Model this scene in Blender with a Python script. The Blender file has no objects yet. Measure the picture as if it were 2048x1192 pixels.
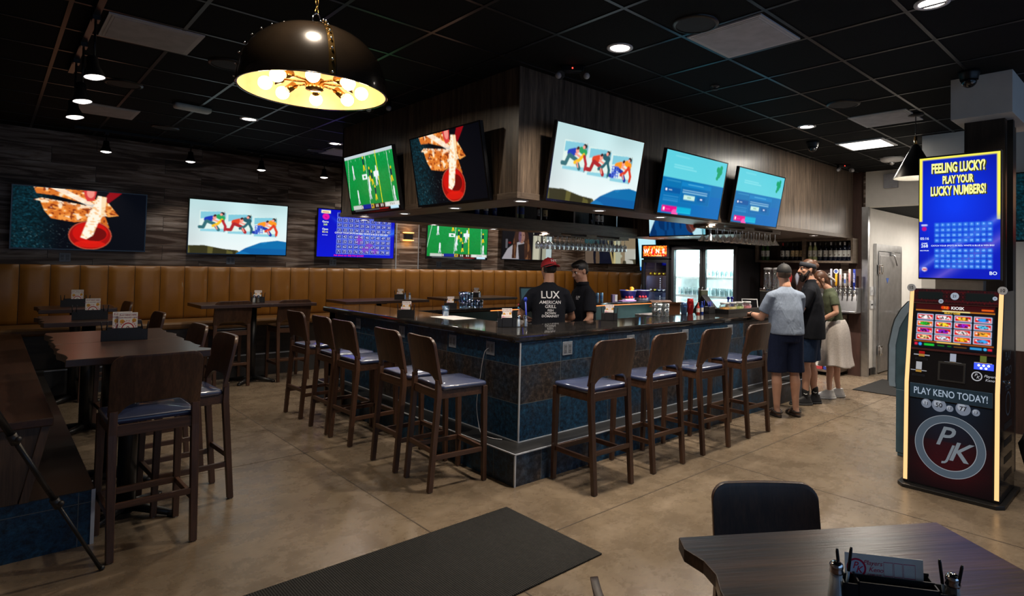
import bpy, bmesh, math, random
import numpy as np
from mathutils import Vector, Matrix, Euler
from mathutils.bvhtree import BVHTree
random.seed(7); RNG = np.random.default_rng(7)
SC = bpy.context.scene
COL = SC.collection
PI = math.pi

# ------------------------------------------------------------------ camera, world, lights, exposure
FPX = 1191.718
cam_d = bpy.data.cameras.new('camera'); cam = bpy.data.objects.new('camera', cam_d); COL.objects.link(cam)
cam_d.sensor_width = 36.0; cam_d.lens = FPX * 36.0 / 2048.0
cam_d.shift_x = -108.841 / 2048.0; cam_d.shift_y = -93.2 / 2048.0
cam_d.clip_start = 0.02; cam_d.clip_end = 100
ya, pa, ra = 0.769144, -0.0249656, 0.0201819
Rz = Matrix.Rotation(ya, 3, 'Z'); Rx = Matrix.Rotation(pa, 3, 'X'); Ry = Matrix.Rotation(ra, 3, 'Y')
W2C = Matrix(((1, 0, 0), (0, 0, -1), (0, 1, 0))) @ Ry @ Rx @ Rz
r0, r1, r2 = W2C[0], W2C[1], W2C[2]
mw = Matrix(((r0[0], -r1[0], -r2[0], 0), (r0[1], -r1[1], -r2[1], 0), (r0[2], -r1[2], -r2[2], 1.65), (0, 0, 0, 1)))
cam.matrix_world = mw
SC.camera = cam
SC.view_settings.view_transform = 'Standard'
SC.view_settings.look = 'None'
SC.view_settings.gamma = 1.0
SC.view_settings.use_curve_mapping = False
SC.view_settings.exposure = 0.0

world = bpy.data.worlds.new('world'); SC.world = world; world.use_nodes = True
bg = world.node_tree.nodes['Background']; bg.inputs[0].default_value = (0.35, 0.5, 0.8, 1); bg.inputs[1].default_value = 0.03

def area(name, loc, rot, sx, sy, power, color, spread=180, shape='RECTANGLE'):
    d = bpy.data.lights.new(name, 'AREA'); d.shape = shape; d.size = sx; d.size_y = sy
    d.energy = power; d.color = color; d.spread = math.radians(spread)
    o = bpy.data.objects.new(name, d); COL.objects.link(o); o.location = loc; o.rotation_euler = rot
    return o
def aim(o, target):
    o.rotation_euler = (Vector(target) - o.location).to_track_quat('-Z', 'Y').to_euler()
# daylight coming through the shop windows behind the camera
win = area('window_daylight', (3.8, -2.9, 1.8), (0, 0, 0), 9.0, 2.2, 44, (0.38, 0.62, 1.0)); aim(win, (4.2, 5, 1.2))
win2 = area('window_daylight', (-1.9, 0.6, 1.7), (0, 0, 0), 3.0, 2.0, 4, (0.45, 0.65, 1.0)); aim(win2, (4, 3.2, 0.9))

CEIL = 3.25
def downlight(x, y, z, power, color=(1.0, 0.86, 0.68), size=0.13, spread=125):
    return area('downlight_lamp', (x, y, z), (0, 0, 0), size, size, power, color, spread, 'DISK')
DOWNLIGHTS = [(3.25, 2.84), (3.95, 1.02), (6.45, 2.88), (2.07, 7.36), (3.32, 7.97)]
HIDDEN_DOWN = [(1.08, 2.95), (5.2, 0.4), (1.79, 4.75)]  # no fixtures; first follows the dome's highlight, the rest are added unseen for fill
for (x, y), p in zip(DOWNLIGHTS, (37, 24, 46, 12, 13)): downlight(x, y, CEIL - 0.03, p)
for (x, y), p in zip(HIDDEN_DOWN, (9, 10, 20)): downlight(x, y, CEIL - 0.03, p, spread=160 if x < 1.9 else 125)
RING_LIGHTS = [(3.16, 3.82), (3.18, 4.83), (3.21, 5.85), (3.21, 6.8), (4.14, 3.84), (5.04, 3.80), (6.07, 3.82), (8.85, 3.83),
               (4.14, 6.77), (5.11, 6.77), (6.03, 6.73), (8.22, 5.62), (8.70, 6.55)]
for x, y in RING_LIGHTS: downlight(x, y, 2.155 if (y > 6.6 and x < 8) else 2.178, (44.0 if x > 8.8 else 24.0) if x > 8 else 6.5, (1.0, 0.88, 0.78), 0.09, 150)
for x, p in ((5.0, 11), (6.3, 12), (7.6, 12), (8.9, 11)):
    w_ = area('added_wall_wash', (x, 9.1, CEIL - 0.05), (0, 0, 0), 0.12, 0.12, p, (1.0, 0.87, 0.74), 130, 'DISK'); aim(w_, (x, 9.75, 1.2))  # unseen wash lights without fixtures, added to brighten the back wall and banquette
area('troffer_lamp', (7.81, 2.73, CEIL - 0.03), (0, 0, 0), 0.5, 0.5, 42, (1.0, 0.93, 0.82))
area('hall_lamp', (12.2, 2.4, 2.55), (0, 0, 0), 1.2, 0.8, 46, (1.0, 0.92, 0.82))
area('hall_lamp', (10.6, 2.5, 2.6), (0, 0, 0), 0.5, 0.5, 18, (1.0, 0.92, 0.82))

# ------------------------------------------------------------------ materials
MATS = {}
def lin(c):
    return tuple(x / 12.92 if x <= 0.04045 else ((x + 0.055) / 1.055) ** 2.4 for x in c)
def hexc(h): return lin(tuple(int(h[i:i + 2], 16) / 255 for i in (0, 2, 4)))
class NT:
    def __init__(s, name):
        s.m = bpy.data.materials.new(name); s.m.use_nodes = True; s.t = s.m.node_tree
        s.b = s.t.nodes['Principled BSDF']
    def n(s, typ, **kw):
        nd = s.t.nodes.new(typ)
        for k, v in kw.items():
            if k.startswith('i_'):
                key = k[2:]; key = int(key) if key.isdigit() else key.replace('_', ' ')
                nd.inputs[key].default_value = v
            else: setattr(nd, k, v)
        return nd
    def l(s, a, b): s.t.links.new(a, b)
    def coords(s, scale=(1, 1, 1), rot=(0, 0, 0), src='Object'):
        tc = s.n('ShaderNodeTexCoord'); mp = s.n('ShaderNodeMapping')
        mp.inputs['Scale'].default_value = scale; mp.inputs['Rotation'].default_value = rot
        s.l(tc.outputs[src], mp.inputs['Vector']); return mp.outputs['Vector']
    def noise(s, vec, scale, detail=4, rough=0.55, dist=0.0):
        nd = s.n('ShaderNodeTexNoise'); nd.inputs['Scale'].default_value = scale; nd.inputs['Detail'].default_value = detail
        nd.inputs['Roughness'].default_value = rough; nd.inputs['Distortion'].default_value = dist
        s.l(vec, nd.inputs['Vector']); return nd.outputs['Fac']
    def ramp(s, fac, stops):
        r = s.n('ShaderNodeValToRGB'); e = r.color_ramp.elements
        while len(e) < len(stops): e.new(0.5)
        for el, (p, c) in zip(e, stops): el.position = p; el.color = (*c[:3], 1)
        s.l(fac, r.inputs[0]); return r.outputs[0]
    def mix(s, fac, a, b, blend='MIX'):
        m = s.n('ShaderNodeMix', data_type='RGBA', blend_type=blend)
        for sock, val in ((m.inputs[0], fac), (m.inputs[6], a), (m.inputs[7], b)):
            if hasattr(val, 'links'): s.l(val, sock)
            elif isinstance(val, tuple): sock.default_value = (*val[:3], 1)
            else: sock.default_value = val
        return m.outputs[2]
    def bump(s, h, strength=0.2, dist=0.01):
        b = s.n('ShaderNodeBump'); b.inputs['Strength'].default_value = strength; b.inputs['Distance'].default_value = dist
        s.l(h, b.inputs['Height']); s.l(b.outputs[0], s.b.inputs['Normal'])
    def rough(s, v):
        if hasattr(v, 'links'): s.l(v, s.b.inputs['Roughness'])
        else: s.b.inputs['Roughness'].default_value = v
    def base(s, v):
        if hasattr(v, 'links'): s.l(v, s.b.inputs['Base Color'])
        else: s.b.inputs['Base Color'].default_value = (*v[:3], 1)

def plain(name, color, rough=0.5, metal=0.0, coat=0.0, spec=None, var=0.12, bump=0.0):
    if name in MATS: return MATS[name]
    t = NT(name); v = t.coords((1, 1, 1)); f = t.noise(v, 9.0, 3)
    c2 = tuple(min(1, x * (1 + var)) for x in color); c1 = tuple(x * (1 - var) for x in color)
    t.base(t.ramp(f, [(0.3, c1), (0.7, c2)])); t.rough(rough); t.b.inputs['Metallic'].default_value = metal
    t.b.inputs['Coat Weight'].default_value = coat
    if spec is not None: t.b.inputs['Specular IOR Level'].default_value = spec
    if bump: t.bump(t.noise(t.coords((1, 1, 1)), 90, 3), bump, 0.004)
    MATS[name] = t.m; return t.m
def emit(name, color, strength, base=(0.02, 0.02, 0.02)):
    if name in MATS: return MATS[name]
    t = NT(name); t.base(base); t.b.inputs['Emission Color'].default_value = (*color, 1); t.b.inputs['Emission Strength'].default_value = strength
    MATS[name] = t.m; return t.m
def wood(name, dark, light, axis='Z', rough=0.38, scale=1.0, coat=0.0, contrast=(0.3, 0.72), bump=0.08):
    if name in MATS: return MATS[name]
    t = NT(name); k = 22 * scale
    sc = {'Z': (k, k, 1.3 * scale), 'X': (1.3 * scale, k, k), 'Y': (k, 1.3 * scale, k)}[axis]
    f = t.noise(t.coords(sc), 1.0, 6, 0.6, 0.35)
    f2 = t.noise(t.coords(tuple(x * 5 for x in sc)), 1.0, 3, 0.6)
    c = t.ramp(f, [(contrast[0], dark), (contrast[1], light)])
    t.base(t.mix(t.ramp(f2, [(0.35, (0, 0, 0)), (0.62, (1, 1, 1))]), t.mix(0.45, c, tuple(x * 0.45 for x in dark)), c))
    t.rough(rough); t.b.inputs['Coat Weight'].default_value = coat; t.b.inputs['Coat Roughness'].default_value = 0.2
    t.bump(f2, bump, 0.003); MATS[name] = t.m; return t.m
def attr_mat(name, strength=None, rough=0.45, coat=0.0, spec=0.05):
    if name in MATS: return MATS[name]
    t = NT(name); a = t.n('ShaderNodeVertexColor', layer_name='Col')
    if strength is None:
        f = t.noise(t.coords((1, 1, 1)), 40.0, 2)
        t.base(t.mix(t.ramp(f, [(0.3, (0, 0, 0)), (0.7, (1, 1, 1))]), t.mix(0.94, (0, 0, 0), a.outputs['Color']), a.outputs['Color']))
    else:
        t.base((0.008, 0.008, 0.01)); t.l(a.outputs['Color'], t.b.inputs['Emission Color']); t.b.inputs['Emission Strength'].default_value = strength; t.b.inputs['Specular IOR Level'].default_value = spec
    t.rough(rough); t.b.inputs['Coat Weight'].default_value = coat
    MATS[name] = t.m; return t.m

WOODC = wood('stool_wood', (0.036, 0.016, 0.009), (0.108, 0.050, 0.027), 'Z', 0.36)
WOODX = wood('stool_wood_cross', (0.036, 0.016, 0.009), (0.108, 0.050, 0.027), 'X', 0.36)
WOODY = wood('stool_wood_long', (0.036, 0.016, 0.009), (0.108, 0.050, 0.027), 'Y', 0.36)
TABLE = wood('table_wood', (0.024, 0.011, 0.008), (0.062, 0.029, 0.020), 'X', 0.36, 0.8, 0.25)
TABLEY = wood('table_wood_long', (0.040, 0.018, 0.010), (0.10, 0.046, 0.026), 'Y', 0.33, 0.8)
SOFFIT = wood('soffit_oak_veneer', (0.045, 0.032, 0.024), (0.22, 0.160, 0.115), 'Z', 0.36, 1.25, 0.15, (0.34, 0.70), 0.25)
SOFFITX = wood('soffit_oak_board', (0.06, 0.044, 0.033), (0.19, 0.14, 0.105), 'X', 0.42)
SOFFITY = wood('soffit_oak_board_long', (0.06, 0.044, 0.033), (0.19, 0.14, 0.105), 'Y', 0.42)
BROWN = wood('umber_wall_panel', (0.035, 0.015, 0.011), (0.07, 0.032, 0.024), 'Z', 0.5)
SHELFW = wood('shelf_oak', (0.09, 0.065, 0.045), (0.20, 0.15, 0.11), 'X', 0.5)
VINYL = plain('navy_vinyl', (0.018, 0.032, 0.100), 0.42, 0, 1.0, 0.9, 0.15, 0.05)
VINYLK = plain('black_vinyl', (0.012, 0.012, 0.018), 0.32, 0, 0, 0.6, 0.15, 0.05)
BLACK = plain('matt_black_plastic', (0.010, 0.010, 0.012), 0.42)
BLACKM = plain('black_powder_coat', (0.012, 0.012, 0.013), 0.35, 0.2)
GLOSSK = plain('gloss_black', (0.006, 0.006, 0.008), 0.12)
WHITEP = plain('white_plastic', (0.62, 0.63, 0.65), 0.4)
WHITEW = plain('white_wall_paint', (0.62, 0.60, 0.57), 0.75, 0, 0, None, 0.03, 0.02)
STEEL = plain('brushed_steel', (0.55, 0.56, 0.58), 0.28, 1.0)
CHROME = plain('chrome', (0.75, 0.76, 0.78), 0.08, 1.0, var=0.02)
TRIMM = plain('aluminium_edge_trim', (0.55, 0.60, 0.68), 0.30, 0.35)
BRASS = plain('aged_brass', (0.55, 0.32, 0.10), 0.22, 1.0)
PAPER = plain('paper', (0.75, 0.72, 0.68), 0.7)
def glassm(name, tint=(1, 1, 1), refl=0.10, film=0.0):
    if name in MATS: return MATS[name]
    t = NT(name); t.t.nodes.remove(t.b)
    out = t.t.nodes['Material Output']
    tr = t.n('ShaderNodeBsdfTransparent'); tr.inputs[0].default_value = (*tint, 1)
    gl = t.n('ShaderNodeBsdfGlossy'); gl.inputs['Roughness'].default_value = 0.03
    nz = t.noise(t.coords((1, 1, 1)), 12, 2); cr = t.ramp(nz, [(0.2, (0.9, 0.92, 0.95)), (0.8, (1, 1, 1))]); t.l(cr, gl.inputs[0])
    lw = t.n('ShaderNodeLayerWeight'); lw.inputs[0].default_value = 0.35
    ad = t.n('ShaderNodeMath', operation='MULTIPLY_ADD'); t.l(lw.outputs['Facing'], ad.inputs[0]); ad.inputs[1].default_value = 0.70; ad.inputs[2].default_value = refl
    df = t.n('ShaderNodeBsdfTranslucent'); df.inputs[0].default_value = (.8, .85, .88, 1); m0 = t.n('ShaderNodeMixShader'); m0.inputs[0].default_value = film; t.l(tr.outputs[0], m0.inputs[1]); t.l(df.outputs[0], m0.inputs[2])
    mx = t.n('ShaderNodeMixShader'); t.l(ad.outputs[0], mx.inputs[0]); t.l(m0.outputs[0], mx.inputs[1]); t.l(gl.outputs[0], mx.inputs[2])
    t.l(mx.outputs[0], out.inputs[0]); MATS[name] = t.m; return t.m
def fabric(name, color, rough=.85, spec=.2, fold=.5, scale=7.0):
    t = NT(name); f = t.noise(t.coords((scale, scale, scale * .45), (.5, .3, 0)), 1.0, 3, .5, 1.2); t.base(t.ramp(t.noise(t.coords((1, 1, 1)), 60, 3), [(.3, tuple(c * .88 for c in color)), (.7, tuple(c * 1.1 for c in color))]))
    t.rough(rough); t.b.inputs['Specular IOR Level'].default_value = spec; t.bump(f, fold, .035); MATS[name] = t.m; return t.m
HANG = glassm('hanging_glass', (0.92, 0.95, 0.96), 0.42, 0.32)
GLASS = glassm('clear_glass', (0.90, 0.94, 0.95), 0.22, 0.08)
PANE = glassm('door_pane_glass', (0.90, 0.95, 0.96), 0.03)
AMBER = glassm('honey_jar_fill', (0.95, 0.6, 0.15), 0.06)
PRINT = attr_mat('printed_card')
SKIN1 = plain('fair_skin', (0.52, 0.28, 0.19), 0.5, var=0.06)
SKIN2 = plain('tan_skin', (0.36, 0.18, 0.11), 0.5, var=0.06)
SKIN3 = plain('warm_skin', (0.44, 0.23, 0.15), 0.5, var=0.06)

def concrete():
    t = NT('polished_concrete'); v = t.coords((1, 1, 1))
    a = t.noise(v, 0.9, 6, 0.62, 0.5); b = t.noise(v, 5.0, 7, 0.72, 0.25); c = t.noise(t.coords((3, 9, 1), (0, 0, 0.5)), 2.5, 5, 0.7, 0.8)
    col = t.ramp(a, [(0.3, (0.150, 0.112, 0.076)), (0.7, (0.27, 0.208, 0.145))])
    col = t.mix(t.ramp(b, [(0.30, (1, 1, 1)), (0.68, (0, 0, 0))]), col, t.mix(0.5, col, (0.075, 0.054, 0.036)))
    col = t.mix(t.ramp(c, [(0.55, (0, 0, 0)), (0.78, (1, 1, 1))]), col, t.mix(0.35, col, (0.36, 0.30, 0.23)))
    d = t.noise(t.coords((14, 30, 1), (0, 0, 0.9)), 1.6, 6, 0.75, 0.6)
    col = t.mix(t.ramp(d, [(0.35, (1, 1, 1)), (0.55, (0, 0, 0))]), col, t.mix(0.30, col, (0.06, 0.043, 0.028)))
    t.base(col); t.rough(t.ramp(b, [(0.3, (0.20,) * 3), (0.7, (0.36,) * 3)])); t.bump(b, 0.06, 0.004); return t.m
def uv_sum(t):
    tc = t.n('ShaderNodeTexCoord'); sp = t.n('ShaderNodeSeparateXYZ'); t.l(tc.outputs['Object'], sp.inputs[0])
    ad = t.n('ShaderNodeMath', operation='ADD'); t.l(sp.outputs[0], ad.inputs[0]); t.l(sp.outputs[1], ad.inputs[1])
    cb = t.n('ShaderNodeCombineXYZ'); t.l(ad.outputs[0], cb.inputs[0]); t.l(sp.outputs[2], cb.inputs[1]); return cb.outputs[0]
def tile_mat():
    t = NT('oxidised_metal_tile'); v = uv_sum(t)
    mp = t.n('ShaderNodeMapping'); mp.inputs['Location'].default_value = (0.155, -0.242 + 0.302, 0); t.l(v, mp.inputs['Vector'])
    br = t.n('ShaderNodeTexBrick', offset=0.0, squash=1.0); t.l(mp.outputs[0], br.inputs['Vector'])
    br.inputs['Scale'].default_value = 1.0; br.inputs['Brick Width'].default_value = 0.604; br.inputs['Row Height'].default_value = 0.302
    br.inputs['Mortar Size'].default_value = 0.0022; br.inputs['Mortar Smooth'].default_value = 0.2
    br.inputs['Color1'].default_value = (0, 0, 0, 1); br.inputs['Color2'].default_value = (1, 1, 1, 1); br.inputs['Mortar'].default_value = (0.5, 0.5, 0.5, 1)
    w = t.coords((1, 1, 1)); big = t.noise(w, 2.2, 4, 0.6); fine = t.noise(w, 26, 6, 0.75)
    ad = t.n('ShaderNodeMix', data_type='FLOAT'); ad.inputs[0].default_value = 0.62; t.l(br.outputs['Color'], ad.inputs[2]); t.l(big, ad.inputs[3])
    sel = t.ramp(ad.outputs[0], [(0.40, (0, 0, 0)), (0.60, (1, 1, 1))])
    blue = t.ramp(fine, [(0.36, (0.006, 0.014, 0.026)), (0.52, (0.009, 0.048, 0.105)), (0.68, (0.018, 0.100, 0.20))])
    rust = t.ramp(fine, [(0.38, (0.016, 0.014, 0.016)), (0.52, (0.045, 0.036, 0.034)), (0.68, (0.12, 0.085, 0.068))])
    col = t.mix(sel, blue, rust); t.base(t.mix(br.outputs['Fac'], col, (0.12, 0.14, 0.15)))
    t.rough(t.ramp(fine, [(0.3, (0.35,) * 3), (0.7, (0.55,) * 3)])); t.b.inputs['Metallic'].default_value = 0.25; t.bump(fine, 0.1, 0.004); return t.m
def strata_mat():
    t = NT('stratified_wood_tile'); v = uv_sum(t)
    br = t.n('ShaderNodeTexBrick', offset=0.37, squash=1.0); t.l(v, br.inputs['Vector'])
    br.inputs['Scale'].default_value = 1.0; br.inputs['Brick Width'].default_value = 1.22; br.inputs['Row Height'].default_value = 0.203
    br.inputs['Mortar Size'].default_value = 0.0025
    br.inputs['Color1'].default_value = (0, 0, 0, 1); br.inputs['Color2'].default_value = (1, 1, 1, 1); br.inputs['Mortar'].default_value = (0.2,) * 3 + (1,)
    mp = t.n('ShaderNodeMapping'); mp.inputs['Scale'].default_value = (0.85, 9.5, 1); t.l(v, mp.inputs['Vector'])
    off = t.n('ShaderNodeVectorMath', operation='ADD'); t.l(mp.outputs[0], off.inputs[0]); sc = t.n('ShaderNodeVectorMath', operation='SCALE'); sc.inputs['Scale'].default_value = 7.0
    t.l(br.outputs['Color'], sc.inputs[0]); t.l(sc.outputs[0], off.inputs[1])
    a = t.noise(off.outputs[0], 1.0, 7, 0.6, 1.4)
    col = t.ramp(a, [(0.38, (0.036, 0.023, 0.016)), (0.46, (0.095, 0.064, 0.046)), (0.50, (0.20, 0.150, 0.118)), (0.55, (0.30, 0.245, 0.21)), (0.66, (0.50, 0.44, 0.40))])
    col = t.mix(br.outputs['Color'], col, t.mix(0.5, col, (0.115, 0.060, 0.038))); t.base(t.mix(br.outputs['Fac'], col, (0.02, 0.017, 0.015)))
    t.rough(0.55); t.bump(a, 0.25, 0.01); return t.m
def granite():
    t = NT('black_granite'); v = t.coords((1, 1, 1)); a = t.noise(v, 120, 4, 0.8); b = t.noise(v, 9, 3)
    t.base(t.mix(t.ramp(a, [(0.58, (0, 0, 0)), (0.72, (1, 1, 1))]), t.ramp(b, [(0.3, (0.008, 0.008, 0.009)), (0.7, (0.022, 0.019, 0.017))]), (0.11, 0.09, 0.07)))
    t.rough(0.06); t.b.inputs['Specular IOR Level'].default_value = 0.7; return t.m
def leather():
    t = NT('tan_leather'); v = t.coords((1, 1, 1)); a = t.noise(v, 2.5, 4, 0.6); b = t.noise(v, 160, 3)
    t.base(t.ramp(a, [(0.3, (0.21, 0.084, 0.010)), (0.7, (0.285, 0.120, 0.016))])); t.rough(0.38); t.bump(b, 0.12, 0.002); return t.m
def ceiling_tile():
    t = NT('black_ceiling_tile'); v = t.coords((1, 1, 1)); b = t.noise(v, 140, 3, 0.7)
    t.base(t.ramp(b, [(0.4, (0.0050, 0.0055, 0.006)), (0.7, (0.011, 0.012, 0.013))])); t.rough(0.9); t.b.inputs['Specular IOR Level'].default_value = 0.15; t.bump(b, 0.3, 0.003); return t.m
def ribbed_mat():
    t = NT('ribbed_entrance_mat'); v = t.coords((1, 1, 1)); w = t.n('ShaderNodeTexWave'); w.inputs['Scale'].default_value = 26; w.bands_direction = 'X'
    t.l(v, w.inputs['Vector']); a = t.noise(v, 60, 4, 0.8)
    c = t.ramp(a, [(0.40, (0.003, 0.003, 0.003)), (0.78, (0.024, 0.0225, 0.021))])
    t.base(t.mix(w.outputs['Fac'], t.mix(0.6, c, (0.004, 0.004, 0.004)), c)); t.rough(0.9); t.bump(w.outputs['Fac'], 0.6, 0.008); return t.m
CONC, TILE, STRATA, GRAN, LEATH, CTILE, RIB = concrete(), tile_mat(), strata_mat(), granite(), leather(), ceiling_tile(), ribbed_mat()
CGRID = plain('black_ceiling_grid', (0.012, 0.013, 0.015), 0.34, 0.25)

# ------------------------------------------------------------------ mesh builder
class MB:
    def __init__(s): s.v, s.f, s.m, s.sm, s.c = [], [], [], [], []
    def add(s, verts, faces, mat=0, smooth=False, M=None, col=None):
        k = len(s.v)
        for i, p in enumerate(verts):
            p = Vector(p)
            s.v.append(tuple(M @ p) if M is not None else tuple(p))
            s.c.append(col if col is None or isinstance(col[0], (int, float)) else col[i])
        for f in faces: s.f.append(tuple(i + k for i in f)); s.m.append(mat); s.sm.append(smooth)
        return s
    def box(s, x0, x1, y0, y1, z0, z1, mat=0, M=None, col=None):
        v = [(x, y, z) for z in (z0, z1) for y in (y0, y1) for x in (x0, x1)]
        f = [(0, 2, 3, 1), (4, 5, 7, 6), (0, 1, 5, 4), (2, 6, 7, 3), (0, 4, 6, 2), (1, 3, 7, 5)]
        return s.add(v, f, mat, False, M, col)
    def quad(s, pts, mat=0, col=None, M=None): return s.add(pts, [tuple(range(len(pts)))], mat, False, M, col)
    def prism(s, poly, h0, h1, axis='Z', mat=0, M=None, smooth=False, col=None):
        n = len(poly)
        mk = {'Z': lambda a, b, h: (a, b, h), 'Y': lambda a, b, h: (a, h, b), 'X': lambda a, b, h: (h, a, b)}[axis]
        v = [mk(a, b, h0) for a, b in poly] + [mk(a, b, h1) for a, b in poly]
        s.add(v, [(i, (i + 1) % n, (i + 1) % n + n, i + n) for i in range(n)], mat, smooth, M, col)
        s.add(v, [tuple(range(n)), tuple(range(n, 2 * n))], mat, False, M, col); return s
    def lathe(s, prof, n=24, mat=0, M=None, smooth=True, cap0=True, cap1=True, col=None, a0=0.0, sx=1.0, sy=1.0):
        v = []
        for r, z in prof:
            for i in range(n):
                a = a0 + 2 * PI * i / n; v.append((r * math.cos(a) * sx, r * math.sin(a) * sy, z))
        f = [(j * n + i, j * n + (i + 1) % n, (j + 1) * n + (i + 1) % n, (j + 1) * n + i) for j in range(len(prof) - 1) for i in range(n)]
        s.add(v, f, mat, smooth, M, col)
        if cap0 and prof[0][0] > 1e-5: s.add(v[:n], [tuple(range(n))[::-1]], mat, False, M, col)
        if cap1 and prof[-1][0] > 1e-5: s.add(v[-n:], [tuple(range(n))], mat, False, M, col)
        return s
    def cyl(s, p, q, r, r2=None, n=14, mat=0, smooth=True, col=None):
        p, q = Vector(p), Vector(q); d = q - p
        M = Matrix.Translation(p) @ d.to_track_quat('Z', 'Y').to_matrix().to_4x4()
        return s.lathe([(r, 0), (r if r2 is None else r2, d.length)], n, mat, M, smooth, col=col)
    def tube(s, pts, r, n=8, mat=0, closed=False):
        pts = [Vector(p) for p in pts]; N = len(pts); v = []; up = None
        for i, p in enumerate(pts):
            a = pts[(i - 1) % N] if (closed or i > 0) else p; b = pts[(i + 1) % N] if (closed or i < N - 1) else p
            t = (b - a).normalized()
            if up is None: up = t.orthogonal().normalized()
            up = (up - t * up.dot(t)).normalized(); w = t.cross(up)
            rr = r[i] if isinstance(r, (list, tuple)) else r
            for k in range(n): a_ = 2 * PI * k / n; v.append(p + (up * math.cos(a_) + w * math.sin(a_)) * rr)
        J = N if closed else N - 1
        f = [(j * n + i, j * n + (i + 1) % n, ((j + 1) % N) * n + (i + 1) % n, ((j + 1) % N) * n + i) for j in range(J) for i in range(n)]
        s.add(v, f, mat, True)
        if not closed: s.add(v[:n], [tuple(range(n))[::-1]], mat); s.add(v[-n:], [tuple(range(n))], mat)
        return s
    def sphere(s, c, r, n=12, mat=0, sc=(1, 1, 1), M=None, col=None):
        prof = [(max(r * math.sin(PI * k / n), 1e-6), -r * math.cos(PI * k / n)) for k in range(n + 1)]
        T = Matrix.Translation(c) @ (M if M is not None else Matrix.Identity(4)) @ Matrix.Diagonal((*sc, 1))
        return s.lathe(prof, n + 4, mat, T, True, False, False, col)
    def rbox(s, x0, x1, y0, y1, z0, z1, r, mat=0, M=None, n=4, top=0.0):
        """box with rounded vertical corners and softened top rim; top: extra dome height"""
        def ring(ins, z):
            pts = []
            rr = max(r - ins, 0.001)
            for cx, cy, a0 in ((x1 - r, y1 - r, 0), (x0 + r, y1 - r, PI / 2), (x0 + r, y0 + r, PI), (x1 - r, y0 + r, 1.5 * PI)):
                for k in range(n + 1): a = a0 + PI / 2 * k / n; pts.append((cx + rr * math.cos(a), cy + rr * math.sin(a), z))
            return pts
        e = min(r, (z1 - z0) * 0.45)
        lv = [(0, z0)] + [(0, z1 - e)] + [(e * (1 - math.cos(a)), z1 - e + e * math.sin(a)) for a in (PI / 6, PI / 3, PI / 2)]
        v = []; m = 4 * (n + 1)
        for ins, z in lv: v += ring(ins, z)
        f = [(j * m + i, j * m + (i + 1) % m, (j + 1) * m + (i + 1) % m, (j + 1) * m + i) for j in range(len(lv) - 1) for i in range(m)]
        s.add(v, f, mat, True, M); s.add(v[:m], [tuple(range(m))[::-1]], mat, False, M)
        last = v[-m:]; cx, cy = (x0 + x1) / 2, (y0 + y1) / 2; rings = [last]
        if top:
            for k in (0.66, 0.33): rings.append([(cx + (x - cx) * k, cy + (y - cy) * k, z1 + top * (1 - k * k)) for x, y, z in last])
            vv = [p for rg in rings for p in rg] + [(cx, cy, z1 + top)]
            ff = [(j * m + i, j * m + (i + 1) % m, (j + 1) * m + (i + 1) % m, (j + 1) * m + i) for j in range(2) for i in range(m)] + [(2 * m + i, 2 * m + (i + 1) % m, 3 * m) for i in range(m)]
            s.add(vv, ff, mat, True, M)
        else: s.add(last, [tuple(range(m))], mat, False, M)
        return s
    def text(s, txt, size, M, col=None, mat=0, bold=0.0, align='CENTER', shear=0.0, sx=1.0):
        V, F = text_geo(txt, align, bold, shear)
        return s.add([(x * size * sx, y * size, 0) for x, y in V], F, mat, False, M, col)
    def mesh(s, name, mats, fix=True):
        me = bpy.data.meshes.new(name); me.from_pydata(s.v, [], s.f)
        for m in (mats if isinstance(mats, (list, tuple)) else [mats]): me.materials.append(m)
        me.polygons.foreach_set('material_index', s.m); me.polygons.foreach_set('use_smooth', s.sm)
        if any(c is not None for c in s.c):
            at = me.color_attributes.new('Col', 'FLOAT_COLOR', 'POINT')
            arr = np.ones((len(s.v), 4), np.float32); arr[:, :3] = [c if c is not None else (0.02, 0.02, 0.02) for c in s.c]
            at.data.foreach_set('color', arr.ravel())
        if fix:
            bm = bmesh.new(); bm.from_mesh(me); bmesh.ops.remove_doubles(bm, verts=bm.verts, dist=1e-6) if not any(c is not None for c in s.c) else None
            bmesh.ops.recalc_face_normals(bm, faces=bm.faces); bm.to_mesh(me); bm.free()
        me.update(); return me
    def build(s, name, mats, parent=None, bevel=0.0, loc=None, rz=0.0, seg=2, fix=True):
        return link(name, s.mesh(name, mats, fix), parent, bevel, loc, rz, seg)
def link(name, me, parent=None, bevel=0.0, loc=None, rz=0.0, seg=2):
    o = bpy.data.objects.new(name, me); COL.objects.link(o)
    if parent: o.parent = parent
    if loc is not None: o.location = loc
    if rz: o.rotation_euler[2] = rz
    if bevel:
        b = o.modifiers.new('bevel', 'BEVEL'); b.width = bevel; b.segments = seg; b.limit_method = 'ANGLE'; b.angle_limit = math.radians(40)
        b.harden_normals = False
    return o
_TG = {}
def text_geo(txt, align, bold, shear):
    key = (txt, align, bold, shear)
    if key in _TG: return _TG[key]
    cu = bpy.data.curves.new('t', 'FONT'); cu.body = txt; cu.align_x = align; cu.align_y = 'CENTER'; cu.offset = bold; cu.shear = shear; cu.resolution_u = 3
    o = bpy.data.objects.new('t', cu); COL.objects.link(o)
    dg = bpy.context.evaluated_depsgraph_get(); dg.update(); ev = o.evaluated_get(dg); me = ev.to_mesh()
    V = [(v.co.x, v.co.y) for v in me.vertices]; F = [tuple(p.vertices) for p in me.polygons]
    ev.to_mesh_clear(); bpy.data.objects.remove(o); bpy.data.curves.remove(cu)
    _TG[key] = (V, F); return V, F
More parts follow.
